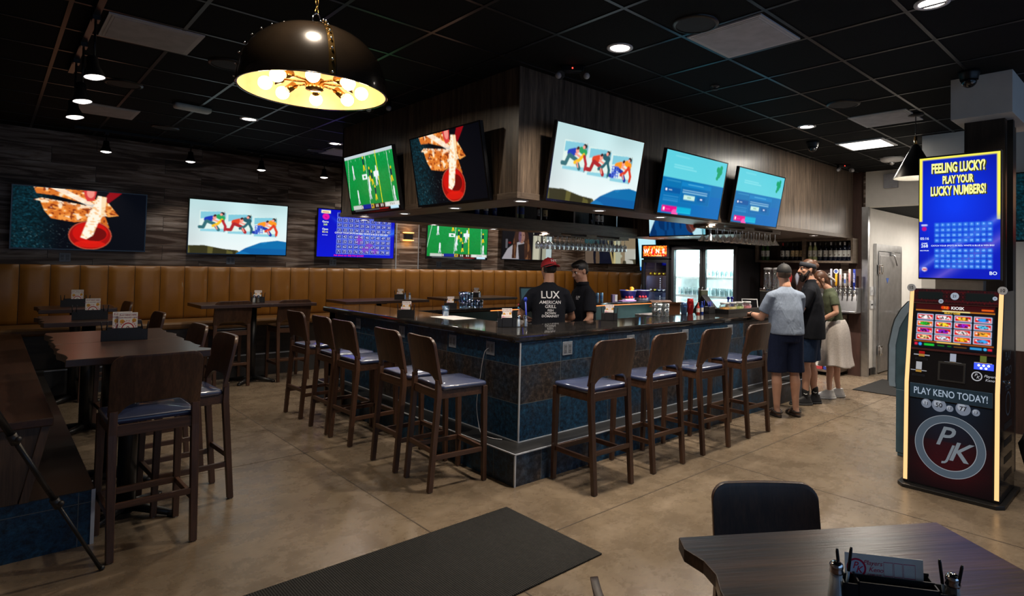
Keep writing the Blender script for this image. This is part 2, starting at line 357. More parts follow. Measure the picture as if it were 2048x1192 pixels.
def tag(o, label=None, cat=None, group=None, kind=None):
    if label: o['label'] = label
    if cat: o['category'] = cat
    if group: o['group'] = group
    if kind: o['kind'] = kind
    return o
def thing(name, label, cat, loc=(0, 0, 0), rz=0.0, group=None):
    o = bpy.data.objects.new(name, None); COL.objects.link(o); o.empty_display_size = 0.1
    o.location = loc; o.rotation_euler = (0, 0, rz); return tag(o, label, cat, group)
def struct(name, mb, mats, bevel=0.0):
    o = mb.build(name, mats, None, bevel); o['kind'] = 'structure'; o['label'] = STRUCT_LABELS.get(name, name.replace('_', ' ')); o['category'] = name.split('_')[0]; return o
STRUCT_LABELS = {'floor': 'worn beige polished concrete floor with saw cut joints', 'ceiling': 'black suspended ceiling of square tiles in a grid',
                 'wall_back': 'dark stratified wood look tile wall behind the banquette', 'wall_end': 'far end wall of stratified tile and umber panels behind the coolers',
                 'wall_header': 'white painted wall above the hallway opening', 'wall_hall': 'white painted hallway wall beside the cold room door',
                 'wall_right': 'white painted wall behind the kiosk and column', 'door_1': 'stainless steel cold room door in the hallway',
                 'trim_1': 'steel corner guard at the hallway opening', 'trim_2': 'umber wood end panel beside the hallway opening', 'baseboard_hall': 'dark baseboard along the hallway wall'}
def dup(root, loc=None, rz=None, label=None, group=None):
    r = root.copy(); COL.objects.link(r)
    if loc is not None: r.location = loc
    if rz is not None: r.rotation_euler = (0, 0, rz)
    if label: r['label'] = label
    if group: r['group'] = group
    for ch in list(root.children):
        c = ch.copy(); COL.objects.link(c); c.parent = r
        for g in list(ch.children): d = g.copy(); COL.objects.link(d); d.parent = c
    return r
def T(x, y, z): return Matrix.Translation((x, y, z))
def RX(a): return Matrix.Rotation(a, 4, 'X')
def RY(a): return Matrix.Rotation(a, 4, 'Y')
def RZ(a): return Matrix.Rotation(a, 4, 'Z')
# ------------------------------------------------------------------ small numpy painter for what the screens show
class Pic:
    def __init__(s, w, h, top, bot=None):
        s.w, s.h = w * 2, h * 2
        s.U, s.V = np.meshgrid((np.arange(s.w) + .5) / s.w, (np.arange(s.h) + .5) / s.h)
        t = s.V[..., None]; bot = top if bot is None else bot
        s.a = np.array(top) * (1 - t) + np.array(bot) * t
    def put(s, mask, col, al=1.0):
        m = (mask.astype(float) * al)[..., None]; s.a = s.a * (1 - m) + np.asarray(col) * m; return s
    def noise(s, nx, ny, seed=0):
        g = np.random.default_rng(seed).random((ny + 2, nx + 2)); x = s.U * nx; y = s.V * ny; i, j = x.astype(int), y.astype(int); fx, fy = x - i, y - j
        fx, fy = fx * fx * (3 - 2 * fx), fy * fy * (3 - 2 * fy)
        return (g[j, i] * (1 - fx) + g[j, i + 1] * fx) * (1 - fy) + (g[j + 1, i] * (1 - fx) + g[j + 1, i + 1] * fx) * fy
    def ell(s, cx, cy, rx, ry, col, al=1.0, ang=0.0):
        ar = s.w / s.h; x, y = (s.U - cx) * ar, s.V - cy; c, n = math.cos(ang), math.sin(ang)
        return s.put(((x * c + y * n) / (rx * ar)) ** 2 + ((-x * n + y * c) / ry) ** 2 < 1, col, al)
    def mpoly(s, pts):
        m = np.zeros(s.U.shape, bool); n = len(pts)
        for k in range(n):
            (x0, y0), (x1, y1) = pts[k], pts[(k + 1) % n]
            if y0 == y1: continue
            m ^= ((s.V >= min(y0, y1)) & (s.V < max(y0, y1)) & (s.U < x0 + (s.V - y0) * (x1 - x0) / (y1 - y0)))
        return m
    def poly(s, pts, col, al=1.0): return s.put(s.mpoly(pts), col, al)
    def rect(s, x0, y0, x1, y1, col, al=1.0): return s.put((s.U > x0) & (s.U < x1) & (s.V > y0) & (s.V < y1), col, al)
    def line(s, pts, w, col, al=1.0):
        ar = s.w / s.h; m = np.zeros(s.U.shape, bool)
        for (x0, y0), (x1, y1) in zip(pts[:-1], pts[1:]):
            dx, dy = (x1 - x0) * ar, y1 - y0; L = dx * dx + dy * dy + 1e-9
            t = np.clip((((s.U - x0) * ar) * dx + (s.V - y0) * dy) / L, 0, 1)
            m |= (((s.U - x0) * ar - t * dx) ** 2 + (s.V - y0 - t * dy) ** 2) < w * w
        return s.put(m, col, al)
    def done(s):
        a = np.clip(s.a, 0, 1); a = a.reshape(s.h // 2, 2, s.w // 2, 2, 3).mean((1, 3))
        return np.where(a <= 0.04045, a / 12.92, ((a + 0.055) / 1.055) ** 2.4)
def pic_food():
    p = Pic(208, 117, (.02, .03, .07)); n = p.noise(90, 50, 1); n2 = p.noise(200, 110, 2)
    left = np.clip((0.34 - p.U) * 6, 0, 1)
    p.put(np.ones_like(p.U), (.05, .26, .32), 1); p.a *= (0.2 + 1.1 * n * n2)[..., None]; p.a = p.a * left[..., None] + np.array((.012, .016, .04)) * (1 - left[..., None])
    p.put((n2 > .93) & (p.V > .6) & (p.U < .45), (.5, .6, .6))
    sp = p.noise(30, 22, 3); sp2 = p.noise(60, 44, 5)
    def fry(pts, tone):
        m = p.mpoly(pts); p.put(m, tone); p.put(m & (sp > .55), (.80, .40, .12), .8); p.put(m & (sp2 > .72), (.45, .13, .03), .8); p.put(m & (sp < .25), (1, .95, .85), .8)
    fry([(.14, .0), (.5, .0), (.62, .18), (.56, .24), (.30, .12), (.16, .10)], (.95, .62, .30))
    fry([(.14, .21), (.2, .17), (.56, .26), (.60, .36), (.33, .26)], (.97, .85, .72))
    fry([(.18, .18), (.34, .24), (.60, .36), (.57, .50), (.44, .55), (.27, .50), (.22, .38)], (.93, .58, .25))
    fry([(.60, .25), (.66, .10), (.78, .40), (.70, .43), (.62, .38)], (.93, .62, .3))
    fry([(.58, .45), (.66, .35), (.71, .62), (.62, .60)], (.8, .42, .12))
    p.poly([(.26, .0), (.36, .0), (.62, .25), (.58, .30), (.40, .13)], (1, .96, .9), .8)
    p.ell(.565, .76, .165, .245, (.75, .35, .25)); p.ell(.565, .76, .158, .232, (.62, .04, .02)); p.ell(.565, .72, .135, .18, (.78, .06, .02)); p.ell(.60, .74, .09, .12, (.30, .02, .01), .75)
    p.ell(.565, .91, .12, .06, (.86, .10, .04), .8)
    p.poly([(.50, .0), (.60, .0), (.585, .16), (.53, .18), (.51, .10)], (.82, .22, .22)); p.poly([(.70, .0), (.80, .0), (.69, .20), (.66, .12)], (.55, .02, .06)); p.ell(.555, .03, .03, .09, (.92, .55, .5))
    m = p.mpoly([(.61, .07), (.68, .09), (.67, .36), (.62, .55), (.585, .76), (.535, .83), (.49, .80), (.53, .55), (.55, .38), (.58, .25)]); p.put(m, (.99, .94, .86)); p.put(m & (sp2 > .66), (.93, .68, .42), .7); p.put(m & (p.U > .64), (.93, .75, .5), .5)
    return p.done()
def pic_runners():
    p = Pic(208, 117, (.74, .87, .88), (.93, .96, .96)); f_ = p.noise(4, 4, 4)[..., None]; p.a *= .93 + .10 * f_
    p.a = p.a * (1 - 0.25 * np.clip(0.25 - p.U, 0, 1)[..., None])
    cols = [((.10, .22, .70), (.20, .42, .45), (.96, .75, .10)), ((.86, .26, .14), (.66, .14, .16), (.16, .38, .42)), ((.96, .58, .12), (.12, .22, .62), (.85, .24, .14))]
    for k, (x0, y0) in enumerate(((.105, .20), (.375, .225), (.645, .255))):
        q = lambda u, v: (x0 + u * .245, y0 + v * .385)
        p.poly([q(-.03, 0), q(1, 0), q(1, 1), q(-.03, 1)], (.86, .93, .90)); p.poly([q(.0, .05), q(.75, .0), q(1, .05), q(1, .34), q(.4, .30), q(0, .40)], (.50, .77, .84)); p.poly([q(0, .9), q(1, .84), q(1, 1), q(0, 1)], (.55, .80, .86))
        a, b, c = cols[k]; sk = (.96, .62, .55)
        p.line([q(.95, .0), q(.95, 1)], .006, (.35, .38, .35), .8)
        p.line([q(.25, .42), q(.45, .35)], .05, a); p.line([q(.25, .5), q(.55, .62), q(.72, .9)], .030, b); p.line([q(.22, .52), q(.12, .8), q(-.02, .8)], .030, b)
        p.ell(*q(.56, .30), .020, .034, sk); p.line([q(.55, .22), q(.58, .2)], .02, (.25, .1, .1)); p.line([q(.5, .42), q(.72, .5)], .016, sk)
        p.line([q(.72, .25), q(.88, .32)], .045, (.15, .62, .36) if k == 0 else a if k == 2 else (.15, .35, .40)); p.line([q(.85, .4), q(.7, .6), q(.5, .72)], .024, c); p.line([q(.88, .45), q(1.0, .72), q(.98, .9)], .024, c if k else (.70, .16, .2))
        p.ell(*q(.86, .10), .020, .034, (.12, .14, .16)); p.ell(*q(.82, .14), .014, .024, sk); p.line([q(.6, .7), q(.66, .86)], .012, sk)
        if k == 2: p.put(p.mpoly([q(.0, .45), q(.35, .4), q(.4, .85), q(.05, .9)]) & ((np.sin(p.U * 260) > .55) | (np.sin(p.V * 150) > .55)), (.3, .42, .85)); 
    n = p.noise(24, 3, 6)
    m = p.mpoly([(.0, .86), (.15, .85), (.34, .91), (.48, .93), (.52, 1), (0, 1)]); p.put(m, (.36, .34, .16)); p.put(m & (n > .5), (.16, .15, .07), .8)
    m = p.mpoly([(.46, 1), (.56, .88), (.72, .76), (.9, .71), (1, .73), (1, 1)]); p.put(m, (.05, .42, .66)); p.put(m & (p.V > .88), (.03, .32, .60), .6); p.put(m & (p.noise(8, 8, 8) > .62), (.12, .52, .76), .5)
    return p.done()
def pic_football(blue=False):
    p = Pic(208, 117, (.06, .60, .28) if not blue else (.10, .62, .40), (.03, .52, .20)); p.put(p.noise(120, 70, 9) > .55, (.05, .46, .18), .4)
    p.rect(0, 0, 1, .05, (.75, .80, .82)); W = (.92, .95, .95)
    for xt, xb in ((.08, -.02), (.45, .43), (.88, .90)): p.line([(xt, .05), (xb, .9)], .005, W)
    p.line([(.66, .0), (.68, .9)], .010, (.95, .90, .05))
    for k in range(9): p.line([(.14 + .1 * k, .07), (.14 + .1 * k, .10)], .004, W)
    for (x, y) in ((.34, .36), (.58, .34)): p.rect(x, y, x + .10, y + .09, W); p.rect(x + .03, y + .025, x + .07, y + .065, (.05, .55, .24))
    def man(x, y, sh, pants, k=1.0):
        p.line([(x, y + .07 * k), (x - .012, y + .17 * k)], .011 * k, pants); p.line([(x, y + .07 * k), (x + .016, y + .16 * k)], .011 * k, pants); p.line([(x, y), (x, y + .07 * k)], .020 * k, sh); p.ell(x, y - .025 * k, .010 * k, .020 * k, (.95, .8, .1) if sh[0] < .3 else (.9, .92, .95))
    for x, y, t in ((.16, .22, 0), (.20, .66, 0), (.40, .10, 1), (.50, .30, 1), (.54, .36, 1), (.47, .46, 0), (.64, .30, 0), (.62, .38, 0), (.57, .62, 1), (.46, .60, 0), (.92, .36, 1), (.93, .68, 0)):
        man(x, y, ((.92, .93, .95), (.08, .12, .22))[t], ((.85, .86, .9), (.96, .80, .05))[t], 1.15)
    p.put((p.V > .88) & (p.V < .955) & (p.U > .05), (.75, .78, .75)); p.rect(.24, .88, .27, .95, (.25, .05, .05)); p.rect(.27, .875, .44, .955, (.08, .14, .55)); p.rect(.44, .875, .50, .955, (.80, .66, .10)); p.rect(.50, .88, .72, .955, (.22, .10, .06)); p.rect(.74, .885, .98, .95, (.86, .86, .84))
    for x in (.25, .54, .57, .64, .67): p.rect(x, .895, x + .014, .94, (.95, .95, .92))
    p.rect(0, .955, 1, 1, (.02, .02, .03)); p.rect(.08, .967, .60, .985, (.32, .33, .34)); p.rect(.6, .967, .78, .985, (.6, .08, .08)); p.rect(.82, .945, .97, .995, (.75, .88, .95))
    return p.done()
def pic_keno():
    p = Pic(208, 117, (.02, .05, .72), (.03, .08, .80)); t = np.abs(p.V - (.10 + .95 * np.clip(p.U - .12, 0, 1) * (1.3 - p.U) * 1.3))
    p.put(np.ones_like(p.U), (.25, .55, .98), np.clip(1 - t * 9, 0, 1) ** 2 * np.clip((p.U - .1) * 3, 0, 1) * .75)
    p.put(np.ones_like(p.U), (.20, .45, .95), np.clip(1 - np.abs(p.V - .62 + .25 * p.U) * 7, 0, 1) ** 2 * np.clip((p.U - .7) * 3, 0, .6))
    p.rect(.035, .02, .15, .085, (.93, .95, .75)); p.rect(.05, .05, .13, .068, (.75, .2, .2)); p.ell(.095, .155, .042, .066, (.86, .05, .62)); p.line([(.085, .155), (.105, .17)], .006, (.5, .0, .4))
    for r in range(8):
        for c in range(10):
            x = .235 + c * .072; y = (.055 + r * .107) if r < 4 else (.515 + (r - 4) * .108)
            p.rect(x, y, x + .066, y + .094, (.55, .65, .98)); p.rect(x + .005, y + .009, x + .061, y + .085, (.07, .09, .50))
    for x, y in ((.53, .57), (.53, .66), (.66, .74), (.61, .83), (.74, .86)): p.ell(x, y, .05, .06, (.8, .1, .7), .35)
    p.rect(.02, .0, .022, .95, (.1, .2, .9), .5)
    return p.done()
def pic_setup():
    p = Pic(160, 90, (.36, .80, .86), (.40, .82, .86)); p.put(p.V > .42, (.02, .42, .72)); p.put((p.V > .42) & (p.V < .62), (.03, .46, .70), .6); p.put((p.V > .44) & (p.U < .50), (.04, .44, .66), .5)
    for x, y, r in ((.86, .14, .03), (.90, .17, .035), (.88, .23, .03), (.91, .10, .025), (.86, .29, .02)): p.ell(x, y, r, r * 1.7, (.05, .62, .42))
    for y, w in ((.06, .22), (.20, .3), (.24, .36)): p.rect(.14, y, .14 + w, y + .014, (.62, .92, .94), .6)
    p.rect(.06, .46, .28, .475, (.5, .8, .9), .5); p.rect(.05, .57, .30, .66, (.02, .34, .62)); p.rect(.07, .60, .095, .635, (.95, .97, 1)); p.rect(.115, .612, .17, .622, (.9, .95, 1), .8)
    for y in (.71, .75, .78, .88): p.rect(.05, y, .28, y + .012, (.45, .72, .9), .45)
    p.rect(.30, .45, .79, .80, (.06, .50, .76)); p.rect(.305, .53, .785, .795, (.03, .42, .68)); p.rect(.40, .475, .66, .49, (.5, .85, .95), .6)
    for y in (.575, .61): p.rect(.33, y, .74, y + .016, (.75, .9, .95), .75)
    p.rect(.36, .66, .54, .74, (.78, .92, .88)); p.rect(.42, .69, .48, .71, (.4, .6, .5), .6); p.rect(.58, .66, .72, .74, (.02, .36, .62)); p.rect(.63, .69, .67, .71, (.85, .9, 1))
    p.rect(.055, .87, .28, .975, (.90, .02, .52)); p.ell(.26, .975, .05, .06, (.95, .35, .70)); p.rect(.055, .86, .055, .87, (0, 0, 0)); p.rect(.075, .90, .10, .95, (.98, .9, .95)); p.rect(.12, .92, .18, .93, (1, .8, .9), .7)
    p.rect(.285, .87, .51, .975, (.02, .68, .84)); p.rect(.285, .955, .51, .975, (.15, .8, .88), .7)
    return p.done()
def pic_film(k=0):
    p = Pic(160, 90, (.02, .02, .03)); n = p.noise(50, 6, 11)
    if k == 0:
        p.rect(.60, 0, 1.0, 1, (.62, .62, .54)); p.rect(.62, 0, .76, 1, (.74, .73, .64)); p.rect(.76, 0, .80, 1, (.20, .19, .17)); p.rect(.88, 0, 1, 1, (.70, .76, .76)); p.rect(.74, .55, .75, 1, (.03, .05, .03))
        p.poly([(.0, 1), (.10, .72), (.24, .55), (.36, .5), (.50, .55), (.58, 1)], (.62, .60, .62)); p.poly([(.3, .6), (.44, .55), (.5, 1), (.33, 1)], (.10, .06, .06))
        p.poly([(.19, .98), (.20, .5), (.26, .12), (.34, .02), (.44, .06), (.50, .3), (.57, .8), (.58, 1), (.44, 1), (.42, .5), (.28, .5), (.27, .98)], (.22, .12, .07)); p.put((n > .6) & (p.mpoly([(.42, .0), (.58, .8), (.58, 1), (.46, 1)]) | p.mpoly([(.19, .98), (.22, .4), (.27, .4), (.26, .98)])), (.50, .33, .20), .8)
        p.ell(.37, .36, .062, .19, (.55, .40, .34)); p.ell(.335, .36, .03, .17, (.38, .28, .36)); p.rect(.395, .31, .42, .33, (.1, .06, .05)); p.rect(.335, .31, .36, .33, (.1, .06, .05)); p.rect(.365, .46, .395, .475, (.4, .15, .15)); p.ell(.37, .12, .07, .1, (.2, .11, .06))
        p.ell(.18, .04, .025, .045, (.1, .5, .6)); p.rect(.06, .45, .10, .7, (.35, .34, .36)); p.ell(.14, .55, .03, .03, (.4, .05, .05))
    else:
        p.rect(0, 0, .30, 1, (.12, .26, .28)); p.ell(.10, .8, .14, .35, (.38, .32, .27)); p.ell(.22, .75, .05, .4, (.06, .06, .10)); p.rect(.30, .2, .56, 1, (.05, .06, .12)); p.ell(.26, .85, .04, .3, (.35, .28, .22)); p.line([(.48, .35), (.57, 1)], .03, (.62, .55, .35)); p.rect(.58, .0, .62, 1, (.75, .70, .5)); p.rect(.62, 0, 1, 1, (.66, .67, .58)); p.put((p.noise(7, 5, 13) > .5) & (p.U > .72), (.50, .42, .32), .8); p.put((p.V > .6) & (p.U > .8), (.78, .80, .78), .7); p.put((p.V > .88) & (p.noise(14, 6, 3) > .55) & (p.U > .72), (.22, .20, .14), .9); p.rect(.5, 0, .58, .5, (.05, .06, .1))
    return p.done()
def pic_sweater():
    p = Pic(120, 68, (.80, .90, .92), (.70, .86, .90)); n = p.noise(26, 3, 14)
    m = p.mpoly([(.0, .95), (.10, .60), (.30, .25), (.48, .08), (.60, .15), (.70, .7), (.80, 1), (0, 1)]); p.put(m, (.03, .25, .48)); p.put(m & (n > .55), (.02, .14, .32), .7)
    p.poly([(.55, .12), (.72, .12), (.95, .7), (.8, .9), (.66, .6)], (.72, .42, .33)); p.ell(.76, .72, .09, .22, (.30, .12, .10), .8); p.poly([(.86, .1), (1, .1), (1, 1), (.94, 1)], (.45, .72, .78)); return p.done()
def pic_welcome():
    p = Pic(64, 96, (.62, .84, .90)); p.rect(0, 0, 1, 1, (.20, .62, .82), .25); p.rect(.05, .03, .95, .97, (.72, .90, .94)); p.rect(0, .9, 1, 1, (.1, .4, .75)); p.ell(.2, .83, .08, .05, (.15, .2, .4)); p.ell(.2, .83, .04, .025, (.8, .9, .95)); return p.done()
def pic_lucky():
    p = Pic(108, 196, (.02, .05, .55), (.03, .10, .72)); r = np.hypot(p.U - .45, (p.V - .38) * 1.5)
    p.put(np.ones_like(p.U), (.04, .22, .92), np.clip(1.1 - r * 1.2, 0, 1)); Y = (.97, .93, .35)
    m = ((p.U < .035) | (p.U > .965)) & (p.V < .53) | (p.V < .017); p.put(m, Y)
    p.put(np.ones_like(p.U), (.55, .62, .95), np.clip(1 - np.abs(p.V - .93 + .42 * p.U) * 14, 0, 1) ** 2 * .55); p.put(np.ones_like(p.U), (.75, .55, .85), np.clip(1 - np.abs(p.V - 1.1 + .42 * p.U) * 8, 0, 1) ** 2 * .45)
    for rr in range(8):
        for c in range(10):
            x = .20 + c * .072; y = (.545 + rr * .043) if rr < 4 else (.757 + (rr - 4) * .043)
            p.rect(x, y, x + .064, y + .036, (.14, .40, .86)); p.ell(x + .032, y + .018, .022, .010, (.35, .62, .98), .8)
    p.rect(.12, .53, .124, .9, (.1, .3, .9), .5); p.ell(.065, .592, .03, .018, (.75, .05, .5)); p.rect(.03, .555, .105, .57, (.9, .92, 1), .9); p.ell(.07, .93, .035, .018, (.9, .85, .9)); p.rect(.045, .925, .095, .935, (.8, .1, .2))
    return p.done()
def pic_touch():
    p = Pic(150, 96, (.01, .02, .06)); p.rect(0, 0, 1, .13, (.20, .02, .03)); p.rect(0, .13, 1, .155, (.75, .45, .12)); p.rect(.35, .13, .7, .155, (.98, .9, .6)); p.rect(0, .845, 1, .87, (.65, .30, .05)); p.rect(.3, .845, .6, .87, (1, .8, .4))
    tx = [(1, 1, 1), (1, 1, 1), (.95, .75, .2), (.15, .6, .95), (.1, .75, .2), (.95, .85, .2), (.6, .1, .8), (.3, .75, .9), (.7, .15, .8), (.5, .1, .75), (.9, .9, .9), (.95, .7, .2), (1, .9, .6), (.9, .95, 1), (.95, .7, .1), (.2, .65, .95)]
    for r in range(4):
        for c in range(4):
            x, y = .025 + c * .243, .225 + r * .155
            p.rect(x, y, x + .215, y + .135, (.75, .85, .98)); p.rect(x + .008, y + .014, x + .207, y + .121, (.82, .10, .06)); k = r * 4 + c
            if k in (4, 11): p.rect(x + .008, y + .014, x + .207, y + .121, (.88, .38, .05))
            p.ell(x + .108, y + .068, .07, .040, tx[k]); p.put((p.noise(70, 40, k) > .6) & (abs(p.U - x - .108) < .06) & (abs(p.V - y - .068) < .03), (.15, .05, .05), .8); p.ell(x + .035, y + .05, .012, .018, (1, .9, .9)); p.ell(x + .185, y + .09, .012, .018, (1, .9, .9))
    p.rect(.01, .895, .05, .955, (.85, .1, .25)); p.ell(.085, .925, .022, .035, (.2, .6, .95)); p.rect(.135, .90, .27, .95, (.1, .75, .2)); p.rect(.31, .91, .40, .94, (.05, .4, .1)); p.rect(.44, .91, .49, .94, (.05, .4, .1)); p.rect(.52, .915, .68, .935, (.4, .25, .05)); p.rect(.72, .90, .86, .95, (.15, .55, .8)); p.ell(.90, .925, .02, .03, (.2, .7, .95)); p.rect(.93, .90, .98, .95, (.85, .1, .2))
    p.rect(.84, .055, .985, .095, (.90, .35, .05)); p.ell(.36, .06, .028, .035, (.85, .25, .05)); p.ell(.415, .065, .025, .035, (.85, .15, .1))
    return p.done()
def screen_mb(W, H, img, y=0.0):
    mb = MB(); h, w = img.shape[:2]
    vx = np.linspace(0, W, w + 1); vz = np.linspace(H, 0, h + 1)
    # colours at vertices: average of the touching cells
    pad = np.pad(img, ((1, 1), (1, 1), (0, 0)), 'edge'); vc = (pad[:-1, :-1] + pad[1:, :-1] + pad[:-1, 1:] + pad[1:, 1:]) / 4
    mb.v = [(x, y, z) for z in vz for x in vx]; mb.c = [tuple(c) for c in vc.reshape(-1, 3)]
    k = w + 1; mb.f = [(j * k + i, (j + 1) * k + i, (j + 1) * k + i + 1, j * k + i + 1) for j in range(h) for i in range(w)]
    mb.m = [0] * len(mb.f); mb.sm = [False] * len(mb.f); return mb
def stxt(mb, W, H, u, v, txt, size, col, bold=0.0, align='CENTER', y=-0.0012, sx=1.0, shear=0.0, roll=0.0):
    return mb.text(txt, size, T(u * W, y, H * (1 - v)) @ RX(PI / 2) @ RZ(roll), lin(col), 0, bold, align, shear, sx)
SCREENMAT = attr_mat('lit_screen', 1.08, 0.12)
SCREENDIM = attr_mat('lit_screen_dim', 0.95, 0.12)
_SM = {}
def screen_mesh(kind, W, H):
    if (kind, W) in _SM: return _SM[kind, W]
    fn = {'food': pic_food, 'runners': pic_runners, 'football': pic_football, 'keno': pic_keno, 'setup': pic_setup, 'film': pic_film, 'film2': lambda: pic_film(1), 'sweater': pic_sweater}[kind]
    mb = screen_mb(W, H, fn())
    if kind == 'keno':
        for n in range(1, 81):
            r, c = (n - 1) // 10, (n - 1) % 10; v = (.055 + r * .107) if r < 4 else (.515 + (r - 4) * .108)
            stxt(mb, W, H, .235 + c * .072 + .033, v + .047, str(n), H * .075, (.75, .78, .95), .01, shear=.15)
        for u, v, s, z, c in ((.56, .485, 'CATCH YOUR SPOTS IN RED, WHITE & BLUE & WIN BIG!', .048, (.95, .95, .85)), (.09, .265, 'Game', .055, (.9, .95, .9)), (.09, .325, '268', .055, (.8, .9, .3)), (.09, .42, 'Open', .055, (.9, .95, .9)), (.09, .48, '05:16', .055, (.85, .85, .4)), (.09, .545, 'MULTIPLIER', .022, (.8, .85, 1)), (.40, .965, 'Ask about our daily free specials!', .05, (.95, .1, .5))):
            stxt(mb, W, H, u, v, s, H * z, c, .02)
    if kind == 'football':
        stxt(mb, W, H, .47, .915, 'M', H * .07, (.1, .15, .4), .03); stxt(mb, W, H, .86, .917, '1ST & 10', H * .045, (.15, .15, .15), .01)
    _SM[kind, W] = mb.mesh('screen', [SCREENDIM if kind.startswith('film') else SCREENMAT], False); return _SM[kind, W]
def make_tv(kind, W, H, label, pos, rz, tilt=0.0, group=None, name='television'):
    """pos: centre of the screen; faces local -Y then turned by rz; tilt leans the top forward"""
    t = thing(name, label, 'television', pos, rz, group); t.rotation_euler = (tilt, 0, rz)
    b = 0.012; mb = MB()
    mb.box(-W / 2 - b, W / 2 + b, 0.002, 0.035, -H / 2 - b * 1.4, H / 2 + b); mb.build('casing', BLACK, t, 0.004)
    fr = MB()
    for x0, x1, z0, z1 in ((-W / 2 - b, -W / 2, -H / 2, H / 2), (W / 2, W / 2 + b, -H / 2, H / 2), (-W / 2 - b, W / 2 + b, H / 2, H / 2 + b), (-W / 2 - b, W / 2 + b, -H / 2 - b * 1.4, -H / 2)): fr.box(x0, x1, -0.004, 0.004, z0, z1)
    fr.build('bezel', GLOSSK, t)
    link('screen', screen_mesh(kind, W, H), t, 0, (-W / 2, 0, -H / 2))
    m = MB(); m.box(-0.16, 0.16, 0.035, 0.05, -0.16, 0.16); m.box(-0.05, 0.05, 0.05, 0.10, -0.12, 0.12); m.build('wall_bracket', BLACKM, t)
    return t
# ------------------------------------------------------------------ the room
fl = MB(); fl.quad([(-3, -3.2, 0), (13.6, -3.2, 0), (13.6, 10.2, 0), (-3, 10.2, 0)])
floor = struct('floor', fl, CONC)
j = MB()
for x in (0.55, 3.05 + 0.0, 5.6, 8.15): pass
jm = plain('saw_cut_joint', (0.055, 0.040, 0.028), 0.8)
for (a, b) in (((2.0, -3.0), (2.0, 9.1)), ((4.55, -3.0), (4.55, 3.4)), ((7.1, -3), (7.1, 3.4))): j.box(a[0] - .004, a[0] + .004, a[1], b[1], 0.0002, 0.0012)
for (y, x0, x1) in ((2.72, -1, 9.9), (5.25, 0.4, 2.9), (0.2, -1, 9.9)): j.box(x0, x1, y - .004, y + .004, 0.0002, 0.0012)
o = j.build('trim_3', jm); o['kind'] = 'structure'; o['label'] = 'saw cut control joints across the concrete floor'
ce = MB(); ce.quad([(-0.6, -3.2, CEIL), (-0.6, 10.1, CEIL), (13.6, 10.1, CEIL), (13.6, -3.2, CEIL)]); struct('ceiling', ce, CTILE)
g = MB(); S = 0.61
k = -10
for i in range(-5, 20):
    x = 3.37 + S * i
    if -0.5 < x < 10: g.box(x - .012, x + .012, -3, 10, CEIL - .005, CEIL - .0005)
for i in range(-11, 16):
    y = 2.385 + S * i
    if -3 < y < 10: g.box(-0.5, 10.0, y - .012, y + .012, CEIL - .0045, CEIL - .0006)
o = g.build('trim_4', CGRID); o['kind'] = 'structure'; o['label'] = 'black metal grid of the suspended ceiling'
wb = MB(); wb.box(-0.45, 10.15, 10.0, 10.15, 0, CEIL); struct('wall_back', wb, STRATA)
we = MB(); we.box(10.05, 10.2, 3.50, 10.0, 0, CEIL, 0); we.box(10.03, 10.05, 3.9, 7.6, 0, CEIL, 1); struct('wall_end', we, [STRATA, BROWN])
wl = MB(); wl.box(-0.45, -0.33, -3.2, 10.0, 0, CEIL); o = wl.build('wall_left', STRATA); o['kind'] = 'structure'; o['label'] = 'left wall of stratified tile behind the bench'
hd = MB(); hd.box(10.0, 10.2, 2.0, 3.50, 2.69, CEIL); struct('wall_header', hd, WHITEW)
hw = MB(); hw.box(10.2, 13.2, 3.50, 3.62, 0, 2.69); hw.box(13.2, 13.3, 1.4, 3.62, 0, 2.69); struct('wall_hall', hw, WHITEW)
hc = MB(); hc.box(10.2, 13.3, 1.4, 3.6, 2.70, 2.76); o = hc.build('ceiling', CTILE); o['kind'] = 'structure'; o['label'] = 'dark lowered ceiling inside the hallway'
bb = MB(); bb.box(10.2, 10.40, 3.485, 3.5, 0, 0.11); bb.box(11.62, 13.2, 3.485, 3.5, 0, .11); struct('baseboard_hall', bb, BLACK)
wr = MB(); wr.box(7.77, 7.90, -3.2, 2.10, 0, CEIL); wr.box(7.9, 13.3, 1.95, 2.08, 0, CEIL); struct('wall_right', wr, WHITEW)
wn = MB(); wn.box(7.755, 7.77, -3.2, 2.10, 0, 0.86); o = wn.build('trim_5', BROWN); o['kind'] = 'structure'; o['label'] = 'dark wainscot low on the white wall behind the kiosk'
cg = MB(); cg.box(9.985, 10.0, 3.47, 3.55, 0, 2.69); cg.box(9.985, 10.06, 3.455, 3.47, 0, 2.69); struct('trim_1', cg, STEEL)
ep = MB(); ep.box(9.97, 10.05, 3.55, 3.74, 0, CEIL); struct('trim_2', ep, BROWN)
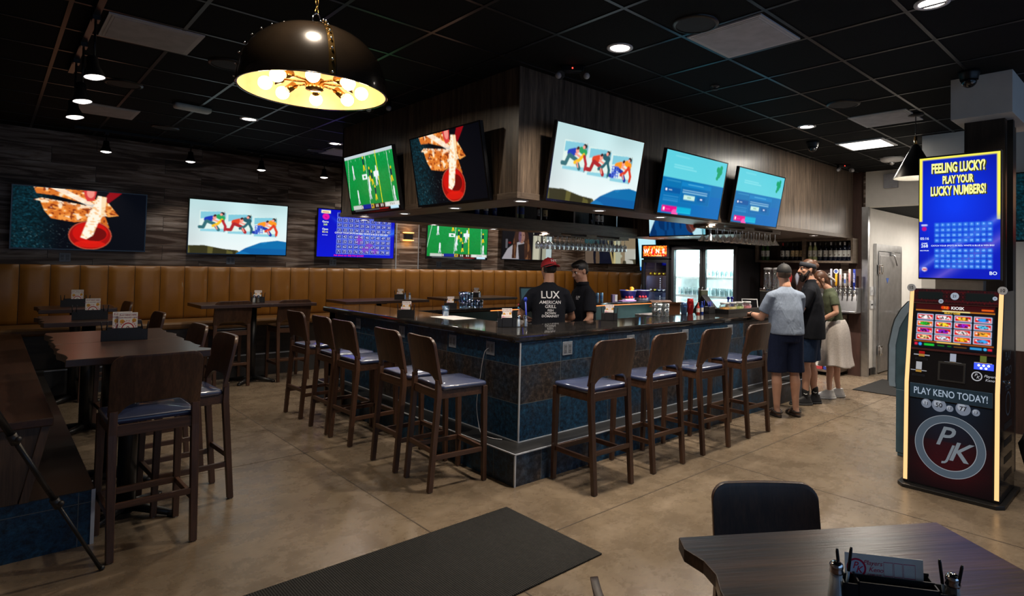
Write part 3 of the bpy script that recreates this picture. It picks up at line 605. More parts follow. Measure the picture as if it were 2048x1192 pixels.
# cold room door on the hallway's left wall
d = thing('door_1', 'stainless steel cold room door in the hallway', 'door', (0, 3.5, 0)); d['kind'] = 'structure'
m = MB(); m.box(10.36, 10.44, -0.05, -0.001, 0, 2.12); m.box(11.54, 11.62, -0.05, -0.001, 0, 2.12); m.box(10.44, 11.54, -0.0495, -0.001, 2.0, 2.119); m.build('door_frame', STEEL, d, .004)
m = MB(); m.box(10.45, 11.53, -0.06, -0.001, 0.02, 1.99); m.box(10.5, 11.48, -0.064, -0.06, 0.08, 1.93); m.build('door_panel', plain('dull_steel', (0.42, 0.42, 0.43), 0.36, 0.9), d, .003)
for z in (1.62, 0.30): m = MB(); m.box(10.41, 10.52, -0.10, -0.06, z, z + .16); m.box(10.44, 10.49, -0.115, -0.10, z + .03, z + .13); m.build('hinge', CHROME, d, .006)
m = MB(); m.box(11.36, 11.5, -0.13, -0.06, .93, 1.0); m.tube([(11.43, -.12, .97), (11.2, -.16, .98), (11.1, -.15, .96)], .014); m.build('latch_handle', CHROME, d)
m = MB(); m.tube([(11.0, -.07, 1.98), (11.02, -.12, 1.93), (11.2, -.10, 1.78)], .012); m.box(10.95, 11.1, -.09, -.06, 1.94, 2.0); m.build('door_closer', STEEL, d)
m = MB(); m.prism([(10.76, 1.56), (10.90, 1.56), (10.83, 1.47)], -0.067, -0.0645, 'Y'); m.build('sticker', plain('blue_sticker', (.03, .09, .35), .5), d)
for z0, z1, nm, lb in ((1.28, 1.42, 'light_switch', 'white double light switch plate above the slotted box by the hallway corner'), (1.06, 1.20, 'thermostat', 'white slotted wall box below the light switch by the hallway corner')):
    t_ = thing(nm, lb, 'switch' if nm == 'light_switch' else 'thermostat', (10.27, 3.5, z0)); m = MB(); m.box(-.05, .07, -.012, 0, 0, z1 - z0); m.build('plate', WHITEP, t_, .003)
    if nm == 'light_switch':
        for x in (-.02, .035): m = MB(); m.box(x - .01, x + .01, -.022, -.012, .05, .09); m.build('toggle', WHITEP, t_)
    else: m = MB(); m.box(-.03, .05, -.015, -.012, .06, .08); m.build('slot', BLACK, t_)
# dark doorway in the hallway's end
d = thing('door_2', 'dark framed doorway at the end of the hallway', 'door', (13.2, 3.1, 0)); d['kind'] = 'structure'
m = MB(); m.box(-.04, -.001, -1.0, -.9, 0, 2.1); m.box(-.04, -.001, .0, .1, 0, 2.1); m.box(-.04, -.001, -1.0, .1, 2.02, 2.12); m.build('door_frame', BLACK, d)
m = MB(); m.box(-.02, -.001, -.9, 0, 0, 2.02); m.build('door_panel', plain('dim_door', (.10, .08, .06), .5), d)

# ------------------------------------------------------------------ bar soffit (dropped wooden box over the bar)
SB, SX, SY, SYE, SXE = 2.185, 3.005, 3.68, 7.0, 10.04
s = thing('bar_soffit', 'square grey brown oak soffit hung over the bar carrying the televisions', 'soffit', (SX, SY, SB))
def soff(nm, x0, x1, y0, y1, z0, z1, mat, bev=0.002):
    m = MB(); m.box(x0 - SX, x1 - SX, y0 - SY, y1 - SY, z0 - SB, z1 - SB); return m.build(nm, mat, s, bev)
soff('left_panel', SX, SX + .03, SY, SYE, SB + .05, CEIL - .001, SOFFIT); soff('front_panel', SX + .03, SXE - .08, SY, SY + .03, SB + .05, CEIL - .001, SOFFIT)
soff('base_moulding', SX - .008, SX + .035, SY - .008, SYE, SB, SB + .05, SOFFITY); soff('base_moulding', SX + .035, SXE - .08, SY - .008, SY + .035, SB, SB + .05, SOFFITX)
soff('underside_board', SX + .035, SX + .42, SY + .035, SYE, SB + .003, SB + .03, SOFFITY); soff('underside_board', SX + .42, SXE - .08, SY + .035, SY + .46, SB + .003, SB + .03, SOFFITX)
soff('inner_panel', SX + .40, SX + .42, SY + .46, 6.6, SB + .03, CEIL - .001, SOFFIT); soff('inner_panel', SX + .42, 8.1, SY + .44, SY + .46, SB + .03, CEIL - .001, SOFFIT)
soff('left_end_panel', SX, SX + .42, SYE - .03, SYE, SB + .03, CEIL - .001, SOFFIT)
# far side: open bottle shelf facing the bar
soff('shelf_board', SX + .42, 8.1, 6.60, 7.0, 2.16, 2.33, SOFFITX, .003); soff('shelf_back', SX + .42, 8.1, 6.98, 7.0, 2.33, CEIL - .001, wood('dark_oak_back', (.02, .015, .012), (.05, .036, .028)))
soff('shelf_top', SX + .42, 8.1, 6.60, 6.98, 2.78, CEIL - .001, SOFFITX)
for x in (4.40, 5.38, 6.55, 8.02): soff('shelf_divider', x, x + .035, 6.62, 6.98, 2.33, 2.78, SOFFIT)
for x in (5.85, 7.55): soff('shelf_post', x, x + .02, 6.605, 6.625, 2.33, 2.78, STEEL)
# right side bulkhead above the coolers
soff('bulkhead_face', 8.1, 8.13, SY + .46, 7.0, SB + .01, CEIL - .001, SOFFIT); soff('bulkhead_underside', 8.1, 9.96, SY + .46, 7.0, SB + .003, SB + .03, SOFFITY)
soff('bulkhead_back', 8.13, 9.96, 6.97, 7.0, SB + .03, CEIL - .001, SOFFIT)
DLW = emit('downlight_glow', (1.0, .90, .80), 9.0); DLRING = plain('downlight_trim', (.62, .62, .64), .35)
def make_downlight(x, y, z, R, label, group, cat='ceiling light'):
    t = thing('recessed_downlight', label, cat, (x, y, z), 0, group)
    m = MB(); m.lathe([(R, 0), (R, -.006), (R * .80, -.008), (R * .72, .0)], 28, cap0=False, cap1=False); m.build('trim_ring', DLRING, t)
    m = MB(); m.lathe([(.0005, -.0035), (R * .74, -.0035)], 28, cap0=False, cap1=False, smooth=False); m.build('lamp_lens', DLW, t, fix=False)
    return t
dl_lab = ['recessed downlight in the ceiling right of the soffit corner', 'recessed downlight cut by the top right edge of the photo', 'recessed downlight over the people at the bar end', 'recessed downlight below the large dome pendant', 'recessed downlight beside the left end of the soffit']
for (x, y), lb in zip(DOWNLIGHTS, dl_lab): make_downlight(x, y, CEIL - .001, .095, lb, 'ceiling downlights')
rl = ['small downlight under the soffit corner', 'small downlight under the soffit below the food television', 'small downlight under the soffit between food and football televisions', 'small downlight under the left end of the soffit',
      'small downlight under the soffit below the runners television', 'small downlight under the soffit left of the first blue screen', 'small downlight under the soffit between the blue screens', 'small downlight under the soffit above the wine bottle shelf',
      'small downlight under the far shelf above the football television', 'small downlight under the far shelf left of the hanging wine glasses', 'small downlight under the far shelf above the hanging wine glasses', 'small downlight under the bulkhead above the wine cooler right side', 'small downlight under the bulkhead above the wine sign']
for (x, y), lb in zip(RING_LIGHTS, rl): make_downlight(x, y, 2.159 if (y > 6.6 and x < 8) else 2.187, .062, lb, 'soffit downlights')

# ------------------------------------------------------------------ bar counter
BT = 1.095
b = thing('bar_counter', 'oxidised blue and rust tiled bar counter with a foot ledge', 'bar counter', (3.058, 3.665, 0))
def part(root, nm, x0, x1, y0, y1, z0, z1, mat, bev=0.0, ):
    ox, oy, oz = root.location; m = MB(); m.box(x0 - ox, x1 - ox, y0 - oy, y1 - oy, z0 - oz, z1 - oz); return m.build(nm, mat, root, bev)
part(b, 'tiled_front', 3.058, 7.85, 3.665, 3.80, 0.242, BT - .061, TILE); part(b, 'tiled_side', 3.058, 3.19, 3.80, 7.36, 0.242, BT - .061, TILE)
part(b, 'foot_ledge', 2.854, 7.85, 3.452, 3.80, 0.0, 0.236, TILE); part(b, 'foot_ledge', 2.854, 3.19, 3.80, 7.2, 0.0, 0.236, TILE)
LEDGE = plain('dark_slate_ledge', (.022, .022, .023), .4, .1)
part(b, 'ledge_top', 2.850, 7.85, 3.448, 3.665, 0.236, 0.243, LEDGE); part(b, 'ledge_top', 2.850, 3.058, 3.665, 7.2, 0.236, 0.243, LEDGE)
part(b, 'end_panel', 3.058, 3.22, 7.20, 7.36, 0.0, BT - .061, SOFFIT)
part(b, 'corner_trim', 3.053, 3.064, 3.660, 3.671, .243, BT - .061, TRIMM); part(b, 'corner_trim', 2.848, 2.860, 3.446, 3.458, 0, .243, TRIMM)
part(b, 'ledge_trim', 2.848, 7.85, 3.445, 3.456, .236, .2445, TRIMM); part(b, 'ledge_trim', 2.848, 2.858, 3.456, 7.2, .236, .2445, TRIMM)
part(b, 'wall_base_trim', 3.052, 7.85, 3.658, 3.666, .243, .250, TRIMM); part(b, 'wall_base_trim', 3.052, 3.060, 3.666, 7.2, .243, .250, TRIMM)
DKWOOD = wood('dark_bar_back', (.018, .013, .010), (.04, .03, .024), 'X', .4); TEALP = plain('dark_teal_panel', (.012, .035, .038), .35)
part(b, 'bar_end_panel', 7.85, 7.90, 3.452, 4.30, 0, BT - .061, DKWOOD); part(b, 'inner_panel', 3.3, 7.85, 4.10, 4.14, 0, BT - .061, DKWOOD); part(b, 'inner_panel', 3.62, 3.66, 4.14, 6.9, 0, BT - .061, DKWOOD)
part(b, 'far_panel', 3.66, 9.0, 6.92, 6.98, 0, .98, TEALP); part(b, 'far_outer_panel', 3.22, 9.0, 7.30, 7.36, 0, .98, DKWOOD)
part(b, 'led_strip', 5.2, 8.95, 6.905, 6.918, .985, .992, emit('amber_led', (1.0, .22, .05), 3.0))
# granite worktop with a bullnose edge
w = thing('granite_bar_top', 'glossy black granite worktop running round the bar', 'worktop', (2.98, 3.65, BT - .06))
def slab(nm, x0, x1, y0, y1, z0, z1, bev=.018): return part(w, nm, x0, x1, y0, y1, z0, z1, GRAN, bev)
m = MB(); ox, oy = 2.98, 3.65
m.prism([(0, 0), (7.93 - ox, 0), (7.93 - ox, 4.28 - oy), (3.62 - ox, 4.28 - oy), (3.62 - ox, 7.40 - oy), (0, 7.40 - oy)], 0, .06); m.build('worktop_slab', GRAN, w, .02, seg=3)
slab('far_worktop_slab', 3.621, 9.02, 6.89, 7.40, .995, 1.035, .01)

# outlets on the bar
def make_outlet(loc, rz, label, W=.115, group='wall outlets', col=None, vertical=False):
    t = thing('wall_outlet', label, 'outlet', loc, rz, group); pm = plain('outlet_plate_grey', (.20, .225, .27), .4)
    Hh = .115 if W > .1 else .12
    m = MB(); m.box(-W / 2, W / 2, -.006, 0, -Hh / 2, Hh / 2); m.build('cover_plate', pm, t, .003)
    m = MB()
    for x in ((-.026, .026) if W > .1 else (0,)):
        m.box(x - .017, x + .017, -.009, -.006, -.036, .036)
    m.build('socket_face', plain('outlet_socket', (.13, .145, .17), .4), t, .002)
    m = MB()
    for x in ((-.026, .026) if W > .1 else (0,)):
        for z in (-.02, .016):
            for dx in (-.006, .006): m.box(x + dx - .0015, x + dx + .0015, -.0096, -.009, z - .005, z + .005)
    m.build('slots', BLACK, t); return t
zo = BT - .061 - .085
outs_f = [(3.58, 'outlet on the bar front by the first stool right of the corner'), (4.42, 'outlet on the bar front behind the second stool right of the corner'), (5.32, 'outlet on the bar front behind the third stool right of the corner'), (6.22, 'outlet on the bar front behind the fourth stool right of the corner')]
for x, lb in outs_f: make_outlet((x, 3.664, zo), 0, lb)
outs_l = [(4.05, 'outlet with white cable on the bar side left of the corner'), (4.62, 'outlet on the bar side between the two nearest stools'), (5.55, 'outlet on the bar side above the middle stools'), (6.55, 'outlet near the far left end of the bar side')]
for y, lb in outs_l: make_outlet((3.057, y, zo - .0), -PI / 2, lb)
cb = MB(); pts = [(3.045, 4.06, zo), (3.02, 4.08, zo - .03), (3.03, 4.13, zo - .14), (3.035, 4.16, zo - .27), (3.03, 4.17, .62), (3.035, 4.2, .45), (3.03, 4.16, .30), (2.98, 4.05, .252), (2.96, 3.9, .25), (3.0, 3.8, .25)]
from mathutils import geometry as _g
def smooth_path(pts, n=6):
    P = [Vector(p) for p in pts]; out = []
    for i in range(len(P) - 1):
        a, b_, c, d_ = P[max(i - 1, 0)], P[i], P[i + 1], P[min(i + 2, len(P) - 1)]
        for k in range(n):
            t = k / n; out.append(0.5 * ((2 * b_) + (c - a) * t + (2 * a - 5 * b_ + 4 * c - d_) * t * t + (3 * b_ - a - 3 * c + d_) * t ** 3))
    return out + [P[-1]]
cb.tube(smooth_path(pts), .0035, 6); tag(cb.build('charging_cable', WHITEP), 'thin white charging cable hanging from a bar outlet to the ledge', 'cable')

# ------------------------------------------------------------------ banquettes
bq = thing('banquette', 'long tan leather banquette with vertical channels along the back wall', 'banquette', (0, 10.0, 0))
def bq_panel(x0, x1):
    m = MB(); n = 6; vs = []; 
    prof = [(0.80, .0), (0.81, .02), (0.86, .045), (1.15, .05), (1.46, .045), (1.525, .02), (1.54, 0)]
    for i in range(n + 1):
        u = i / n; x = x0 + (x1 - x0) * u; bul = math.sqrt(max(0, 1 - (2 * u - 1) ** 4))
        for z, d in prof: vs.append((x, -.10 - d * (.25 + .75 * bul), z))
    k = len(prof); m.add(vs, [(i * k + q, (i + 1) * k + q, (i + 1) * k + q + 1, i * k + q + 1) for i in range(n) for q in range(k - 1)], 0, True)
    return m
x = -.31; pn = bq_panel(0.003, .287).mesh('back_channel', [LEATH])
while x < 9.78: link('back_channel', pn, bq, 0, (x, 0, 0)); x += .29
part(bq, 'back_frame', -.33, 10.0, 9.90, 9.998, .0, 1.535, DKWOOD); part(bq, 'seat_cushion', -.33, 9.9, 9.32, 9.90, .70, .80, plain('dark_tan_seat', (.13, .06, .014), .4), .03)
part(bq, 'seat_base', -.33, 9.9, 9.36, 9.90, .31, .70, DKWOOD); part(bq, 'tiled_ledge', -.33, 9.9, 9.20, 9.90, 0, .305, plain('charcoal_tile', (.035, .035, .037), .4)); part(bq, 'ledge_trim', .5, 9.9, 9.196, 9.206, .300, .31, TRIMM)
bq2 = thing('banquette', 'tan leather banquette on the far end wall behind the bartenders', 'banquette', (10.05, 9.86, 0), -PI / 2)
y = 0.0
pn = bq_panel(0.003, .312).mesh('back_channel', [LEATH])
for k in range(6): link('back_channel', pn, bq2, 0, (y, 0, 0)); y += .315
m = MB(); m.box(0, 1.9, -.10, -.002, 0, 1.535); m.build('back_frame', DKWOOD, bq2); m = MB(); m.box(.55, 1.9, -.68, -.10, .70, .80); m.build('seat_cushion', plain('dark_tan_seat', (.13, .06, .014), .4), bq2, .03); m = MB(); m.box(.72, 1.9, -.78, -.10, 0, .70); m.build('seat_base', DKWOOD, bq2)
# left wooden bench with a tiled foot ledge
bn = thing('bench', 'dark wooden bench along the left wall with a slanted end and tiled ledge', 'bench', (0, 4.33, 0))
SEATW = wood('bench_seat_wood', (.026, .010, .006), (.062, .024, .013), 'Y', .42)
part(bn, 'seat_board', -.32, .285, 4.33, 9.18, .715, .76, SEATW, .006)
m = MB(); m.prism([(-.32, 0), (.08, 0), (.08, .31), (.15, .31), (.26, .715), (-.32, .715)], .03, .075, 'Y'); m.build('end_panel', wood('bench_end_wood', (.035, .02, .012), (.09, .055, .036), 'Z', .5), bn, .003)
m = MB(); m.prism([(.155, .31), (.195, .31), (.275, .715), (.235, .715)], .02, .09, 'Y'); m.build('slanted_stile', wood('bench_stile_wood', (.05, .03, .02), (.12, .07, .045), 'Z', .45), bn, .003)
m = MB(); m.prism([(.10, .31), (.14, .31), (.25, .715), (.21, .715)], .09, 4.8, 'Y'); m.build('front_board', DKWOOD, bn)
m = MB(); m.box(.08, .478, .04, 4.8, 0, .308); m.build('tiled_ledge', TILE, bn); m = MB(); m.box(.466, .484, .034, .052, 0, .313); m.build('corner_trim', TRIMM, bn); m = MB(); m.box(.10, .482, .036, 4.8, .308, .313); m.build('ledge_top', LEDGE, bn)
# ------------------------------------------------------------------ bar stools and chairs
def back_panel(sz, bw=.44, top=1.115, low=.845):
    """curved plywood back with rounded top corners and an arched cut-out between the stiles"""
    hw = bw / 2; nx, nz = 26, 16; dz = sz - .77; top += dz; low += dz
    z0 = .775 + dz
    def outline(x):
        a = abs(x); zt = top
        rc = .065
        if a > hw - rc: zt = top - rc + math.sqrt(max(0, rc * rc - (a - hw + rc) ** 2))
        st = .052
        if a > hw - st: zb = z0
        else:
            q = (hw - st - a) / .075; zb = z0 + .015 + (low - z0 - .015) * (math.sin(min(1, q) * PI / 2) ** .7 if q > 0 else 0)
        return zb, zt
    m = MB(); vs = []
    xs = [-hw * math.cos(PI * i / nx) for i in range(nx + 1)]
    for side in (0, 1):
        for x in xs:
            zb, zt = outline(x); c = .022 * (1 - (x / hw) ** 2)
            for k in range(nz + 1):
                z = zb + (zt - zb) * k / nz; y = -.195 - (z - z0) * .20 - c + (.0 if side == 0 else .024); vs.append((x, y, z))
    n = nz + 1; half = (nx + 1) * n; fs = []
    for i in range(nx):
        for k in range(nz):
            a = i * n + k; fs += [(a, a + n, a + n + 1, a + 1), (half + a, half + a + 1, half + a + n + 1, half + a + n)]
        for k in (0, nz): a = i * n + k; fs.append((a, a + n, half + a + n, half + a))
    for i in (0, nx):
        for k in range(nz): a = i * n + k; fs.append((a, a + 1, half + a + 1, half + a))
    return m.add(vs, fs, 0, True)
def beam(m, p, q, w, d, w2=None, d2=None):
    """square section bar from p to q (mostly vertical); w along x, d along y"""
    w2, d2 = w2 or w, d2 or d; p, q = Vector(p), Vector(q)
    v = [(p.x + sx * w / 2, p.y + sy * d / 2, p.z) for sx, sy in ((-1, -1), (1, -1), (1, 1), (-1, 1))] + [(q.x + sx * w2 / 2, q.y + sy * d2 / 2, q.z) for sx, sy in ((-1, -1), (1, -1), (1, 1), (-1, 1))]
    return m.add(v, [(0, 1, 2, 3), (4, 7, 6, 5), (0, 4, 5, 1), (1, 5, 6, 2), (2, 6, 7, 3), (3, 7, 4, 0)])
_CH = {}
def chair_meshes(sz, vin):
    key = (sz, vin.name)
    if key in _CH: return _CH[key]
    P = []; fz = sz - .045
    m = MB(); m.rbox(-.215, .215, -.175, .215, fz + .002, sz - .012, .035, 0, None, 5, .018); P.append(('seat_pad', m.mesh('seat_pad', [vin]), 0))
    m = MB()
    for x0, x1, y0, y1 in ((-.20, .20, .175, .197), (-.20, .20, -.205, -.183), (-.205, -.183, -.19, .18), (.183, .205, -.19, .18)): m.box(x0, x1, y0, y1, fz - .062, fz)
    P.append(('seat_frame', m.mesh('seat_frame', [WOODX]), .003))
    P.append(('backrest', back_panel(sz).mesh('backrest', [WOODC]), .004))
    for sx in (-1, 1):
        m = MB(); beam(m, (sx * .196, -.243, .004), (sx * .198, -.193, fz - .05), .036, .036, .042, .040); beam(m, (sx * .198, -.193, fz - .05), (sx * .196, -.196, sz + .035), .042, .040, .040, .030); P.append(('leg', m.mesh('leg', [WOODC]), .003))
        m = MB(); beam(m, (sx * .202, .205, .004), (sx * .198, .192, fz), .033, .033, .042, .040); P.append(('leg', m.mesh('leg', [WOODC]), .003))
        for y in (-.243, .205): m = MB(); m.cyl((sx * (.196 if y < 0 else .202), y, 0), (sx * (.196 if y < 0 else .202), y, .006), .014, n=10); P.append(('glide', m.mesh('glide', [STEEL]), 0))
    if sz > .6:
        hz = .225
        m = MB(); m.box(-.19, .19, -.238, -.218, hz + .05, hz + .085); P.append(('stretcher', m.mesh('stretcher', [WOODX]), .003))
        m = MB(); m.box(-.19, .19, .185, .209, hz + .0, hz + .038); P.append(('foot_rail', m.mesh('foot_rail', [WOODX]), .003))
        for sx in (-1, 1): m = MB(); m.box(sx * .198 - .011, sx * .198 + .011, -.225, .195, hz + .0, hz + .035); P.append(('stretcher', m.mesh('stretcher', [WOODY]), .003))
    _CH[key] = P; return P
def make_chair(x, y, rz, label, group, sz=.77, vin=VINYL, name='bar_stool'):
    t = thing(name, label, 'bar stool' if sz > .6 else 'chair', (x, y, 0), rz, group)
    for nm, me, bv in chair_meshes(sz, vin): link(nm, me, t, bv)
    return t
def at_rear(mx, my, rz): # mx,my: middle of the rear feet
    return mx + math.sin(rz) * -.243, my + math.cos(rz) * .243
R = math.radians
for (mx, my, a), lb in zip([(3.381, 2.944, -2.3), (4.074, 2.951, -1.6), (4.789, 2.946, -3), (5.586, 2.956, -1)],
    ['navy seated wooden bar stool nearest the corner on the front side of the bar', 'navy seated wooden bar stool second from the corner on the front side of the bar', 'navy seated wooden bar stool third from the corner on the front side of the bar', 'navy seated wooden bar stool beside the man in the pale grey shirt']):
    x, y = at_rear(mx, my, R(a)); make_chair(x, y, R(a), lb, 'bar stools along the front of the bar')
for (mx, my, a), lb in zip([(2.345, 3.967, -5), (2.351, 4.508, -1), (2.358, 5.37, 1.7), (2.362, 5.87, 0), (2.378, 6.60, 2)],
    ['navy seated wooden bar stool nearest the corner on the left side of the bar', 'navy seated wooden bar stool second from the corner on the left side of the bar', 'navy seated wooden bar stool third from the corner on the left side of the bar', 'navy seated wooden bar stool half hidden by the third one on the left bar side', 'navy seated wooden bar stool farthest along the left side of the bar']):
    rz = -PI / 2 + R(a); x, y = at_rear(mx, my, rz); make_chair(x, y, rz, lb, 'bar stools along the left side of the bar')
for (mx, my, a), lb in zip([(2.29, 8.52, 0), (3.054, 8.517, .5)], ['wooden bar stool at the left side of the banquette table below the runners television', 'wooden bar stool at the right side of the banquette table below the runners television']):
    x, y = at_rear(mx, my, R(a)); make_chair(x, y, R(a), lb, 'bar stools at the banquette tables', vin=VINYLK)
x, y = at_rear(.712, 4.03, R(1)); make_chair(x, y, R(1), 'large near wooden bar stool with its back turned at the end of the left table', 'bar stools at the left tables')
for (mx, my), lb in zip([(1.24, 4.785), (1.245, 5.60), (1.22, 7.05), (1.22, 8.9)], ['wooden bar stool on the right side of the near left table beside the big stool', 'wooden bar stool behind the right edge of the near left table', 'wooden bar stool seen edge on beyond the near left tables', 'farthest wooden bar stool beside the last left table, seen edge on']):
    rz = PI / 2 + R(2.5); x, y = at_rear(mx, my, rz); make_chair(x, y, rz, lb, 'bar stools at the left tables')
make_chair(2.165, 1.02, R(138), 'dark wooden chair back behind the front dining table', 'dining chairs at the front table', .46, VINYLK, 'dining_chair').scale = (1, 1, .955)
for _c in (make_chair(1.395, .885, R(-122), 'edge of a wooden chair at the bottom edge beside the front dining table', 'dining chairs at the front table', .46, VINYLK, 'dining_chair'),): _c.scale = (1, 1, .955)

# ------------------------------------------------------------------ tables
def live_edge(L, seed, amp=.012):
    r = np.random.default_rng(seed); n = 9; return [(i / n, float(r.normal(0, amp) if 0 < i < n else 0)) for i in range(n + 1)]
def make_table(x0, x1, y0, y1, z, label, cat='table', group=None, live='X', seed=1, name='bar_table', rz=0.0, org=None, mat=TABLE, base='cross'):
    cx, cy = ((x0 + x1) / 2, (y0 + y1) / 2); t = thing(name, label, cat, org or (cx, cy, 0), rz, group)
    hx, hy = (x1 - x0) / 2, (y1 - y0) / 2
    if live == 'X': poly = [(hx + d - .012, -hy + 2 * hy * u) for u, d in live_edge(0, seed)] + [(-hx + d + .012, hy - 2 * hy * u) for u, d in live_edge(0, seed + 50)]
    elif live == 'XL': poly = [(hx, -hy), (hx, hy)] + [(-hx + d, hy - 2 * hy * u) for u, d in live_edge(0, seed + 50, .012)]
    else: poly = [(hx, -hy), (hx, hy), (-hx, hy), (-hx, -hy)]
    m = MB(); m.prism(poly, z - .042, z); m.build('table_top', mat, t, .004)
    if z > .9:
        m = MB(); m.cyl((0, 0, .02), (0, 0, z - .06), .052 if base == 'cross' else .04, n=24); m.build('column', BLACKM, t)
        m = MB(); m.box(-.20, .20, -.03, .03, z - .062, z - .042); m.box(-.03, .03, -.20, .20, z - .062, z - .042); m.build('top_spider', BLACKM, t)
        m = MB()
        for k in range(4):
            a = PI / 4 + k * PI / 2; e = Vector((math.cos(a) * .30, math.sin(a) * .30, .022)); m.tube([(0, 0, .06), tuple(e * .5 + Vector((0, 0, .03))), tuple(e)], [.032, .028, .02], 8); m.cyl((e.x, e.y, 0), (e.x, e.y, .03), .024, n=10)
        m.build('cross_base', BLACKM, t)
    else:
        m = MB(); m.cyl((0, 0, .02), (0, 0, z - .05), .05, n=20); m.build('column', BLACKM, t); m = MB(); m.lathe([(.27, 0), (.27, .012), (.06, .04)], 28); m.build('base_plate', BLACKM, t)
    return t
g = 'live edge bar tables along the left bench'
make_table(.31, 1.05, 4.33, 5.128, 1.07, 'dark live edge bar table nearest the camera beside the left bench', group=g, seed=3)
make_table(.31, 1.05, 5.135, 5.93, 1.07, 'dark live edge bar table pushed against the nearest left table, holding the front card caddy', group=g, seed=4)
make_table(.34, 1.06, 6.80, 7.62, 1.07, 'dark live edge bar table second along the left bench beyond the gap', group=g, seed=5)
make_table(.38, 1.08, 8.46, 9.15, 1.07, 'farthest dark live edge bar table in the left corner by the banquette', group=g, seed=6)
g = 'long bar tables in front of the banquette'
make_table(1.90, 3.32, 8.44, 9.15, 1.07, 'long dark bar table in front of the banquette below the runners television', group=g, live='', base='plain')
make_table(3.74, 5.12, 8.44, 9.15, 1.07, 'long dark bar table in front of the banquette below the keno television', group=g, live='', base='plain')
make_table(5.50, 6.95, 8.44, 9.15, 1.07, 'long dark bar table in front of the banquette below the football wall television', group=g, live='', base='plain')
# table top at the lower right, turned
FT = R(-34.4)
tf = make_table(0, .98, 0, .74, .75, 'dark wooden dining table at the lower right corner of the photo', live='XL', seed=9, name='dining_table', rz=FT, org=(1.885, .595, 0), mat=wood('front_table_wood', (.022, .010, .007), (.095, .048, .030), 'X', .30, .7, 0, (.36, .66), .35))

# ------------------------------------------------------------------ caddies with keno cards, shakers
WHT = lin((.93, .92, .90))
def card_mesh(nm, w, h, style=0):
    m = MB(); m.box(-w / 2, w / 2, 0, .003, 0, h, 0, None, WHT)
    def tx(u, v, s, size, c, bold=.01, sh=0.0, roll=0.0): m.text(s, size, T((u - .5) * w, -.0006, v * h) @ RX(PI / 2) @ RZ(roll), lin(c), 0, bold, 'CENTER', sh)
    def flat(pts, c, d=-.0003): m.quad([((u - .5) * w, d, v * h) for u, v in pts], 0, lin(c))
    def oval(u, v, rx, ry, c, d=-.0003, n=28): m.quad([((u - .5) * w + rx * math.cos(2 * PI * i / n), d, v * h + ry * math.sin(2 * PI * i / n)) for i in range(n)], 0, lin(c), None)
    if style == 0:
        flat([(.06, .955), (.94, .955), (.94, .965), (.06, .965)], (.35, .25, .5)); flat([(.06, .05), (.07, .05), (.07, .96), (.06, .96)], (.35, .25, .5)); flat([(.93, .05), (.94, .05), (.94, .96), (.93, .96)], (.35, .25, .5))
        tx(.5, .89, 'PLAY KENO HERE', h * .095, (.55, .05, .20), .02); tx(.5, .78, 'YOU CAN WIN EVERY 5 MINUTES', h * .07, (.5, .05, .3), .02)
        oval(.2, .62, w * .12, h * .09, (.85, .62, .15)); oval(.82, .66, w * .11, h * .085, (.85, .62, .15)); tx(.2, .62, 'WIN', h * .05, (.4, .2, .1)); tx(.82, .66, 'PLAY', h * .05, (.4, .2, .1))
        R_ = h * .30; oval(.5, .27, R_, R_, (.72, .05, .12)); oval(.5, .27, R_ * .84, R_ * .84, (.93, .92, .90), -.0005); tx(.45, .31, 'P', h * .26, (.5, .05, .12), .01, .3); tx(.57, .22, 'K', h * .26, (.5, .05, .12), .01, .3)
        s_ = 'Players Keno'
        for k, ch in enumerate(s_):
            a = PI - (k + .5) / len(s_) * PI; tx(.5 + R_ * 1.28 * math.cos(a) / w, .27 + R_ * 1.28 * math.sin(a) / h, ch, h * .13, (.75, .08, .16), .015, 0, a - PI / 2)
    else:
        oval(.15, .55, h * .30, h * .30, (.85, .10, .30)); oval(.15, .55, h * .24, h * .24, (.80, .85, .95), -.0005); tx(.13, .62, 'P', h * .3, (.85, .1, .3), .01, .3); tx(.18, .50, 'K', h * .3, (.85, .1, .3), .01, .3)
        tx(.36, .74, 'Players', h * .20, (.85, .15, .35), 0, .3); tx(.40, .54, 'Keno', h * .20, (.85, .15, .35), 0, .3); tx(.38, .38, 'GAME SLIP', h * .09, (.85, .2, .4))
        for a, b in ((.50, .62), (.63, .74), (.75, .90)):
            for q in ((a, .38, b, .40), (a, .80, b, .82), (a, .38, a + .004, .82), (b - .004, .38, b, .82)): flat([(q[0], q[1]), (q[2], q[1]), (q[2], q[3]), (q[0], q[3])], (.85, .35, .5))
        for k in range(10): tx(.08 + .075 * k, .18, str(k + 1), h * .11, (.85, .3, .45), 0)
    return m.mesh(nm, [PRINT])
CARD, SLIP = card_mesh('keno_card', .125, .145), card_mesh('keno_slip', .20, .085, 1)
PENB = plain('pen_pale_blue', (.45, .55, .62), .4)
def pen_mesh():
    m = MB(); m.lathe([(.0015, 0), (.004, .012), (.004, .125)], 8, 0); m.lathe([(.0043, .07), (.0045, .10), (.0043, .128), (.003, .135)], 8, 1); return m.mesh('pen', [PENB, BLACK])
PEN = pen_mesh()
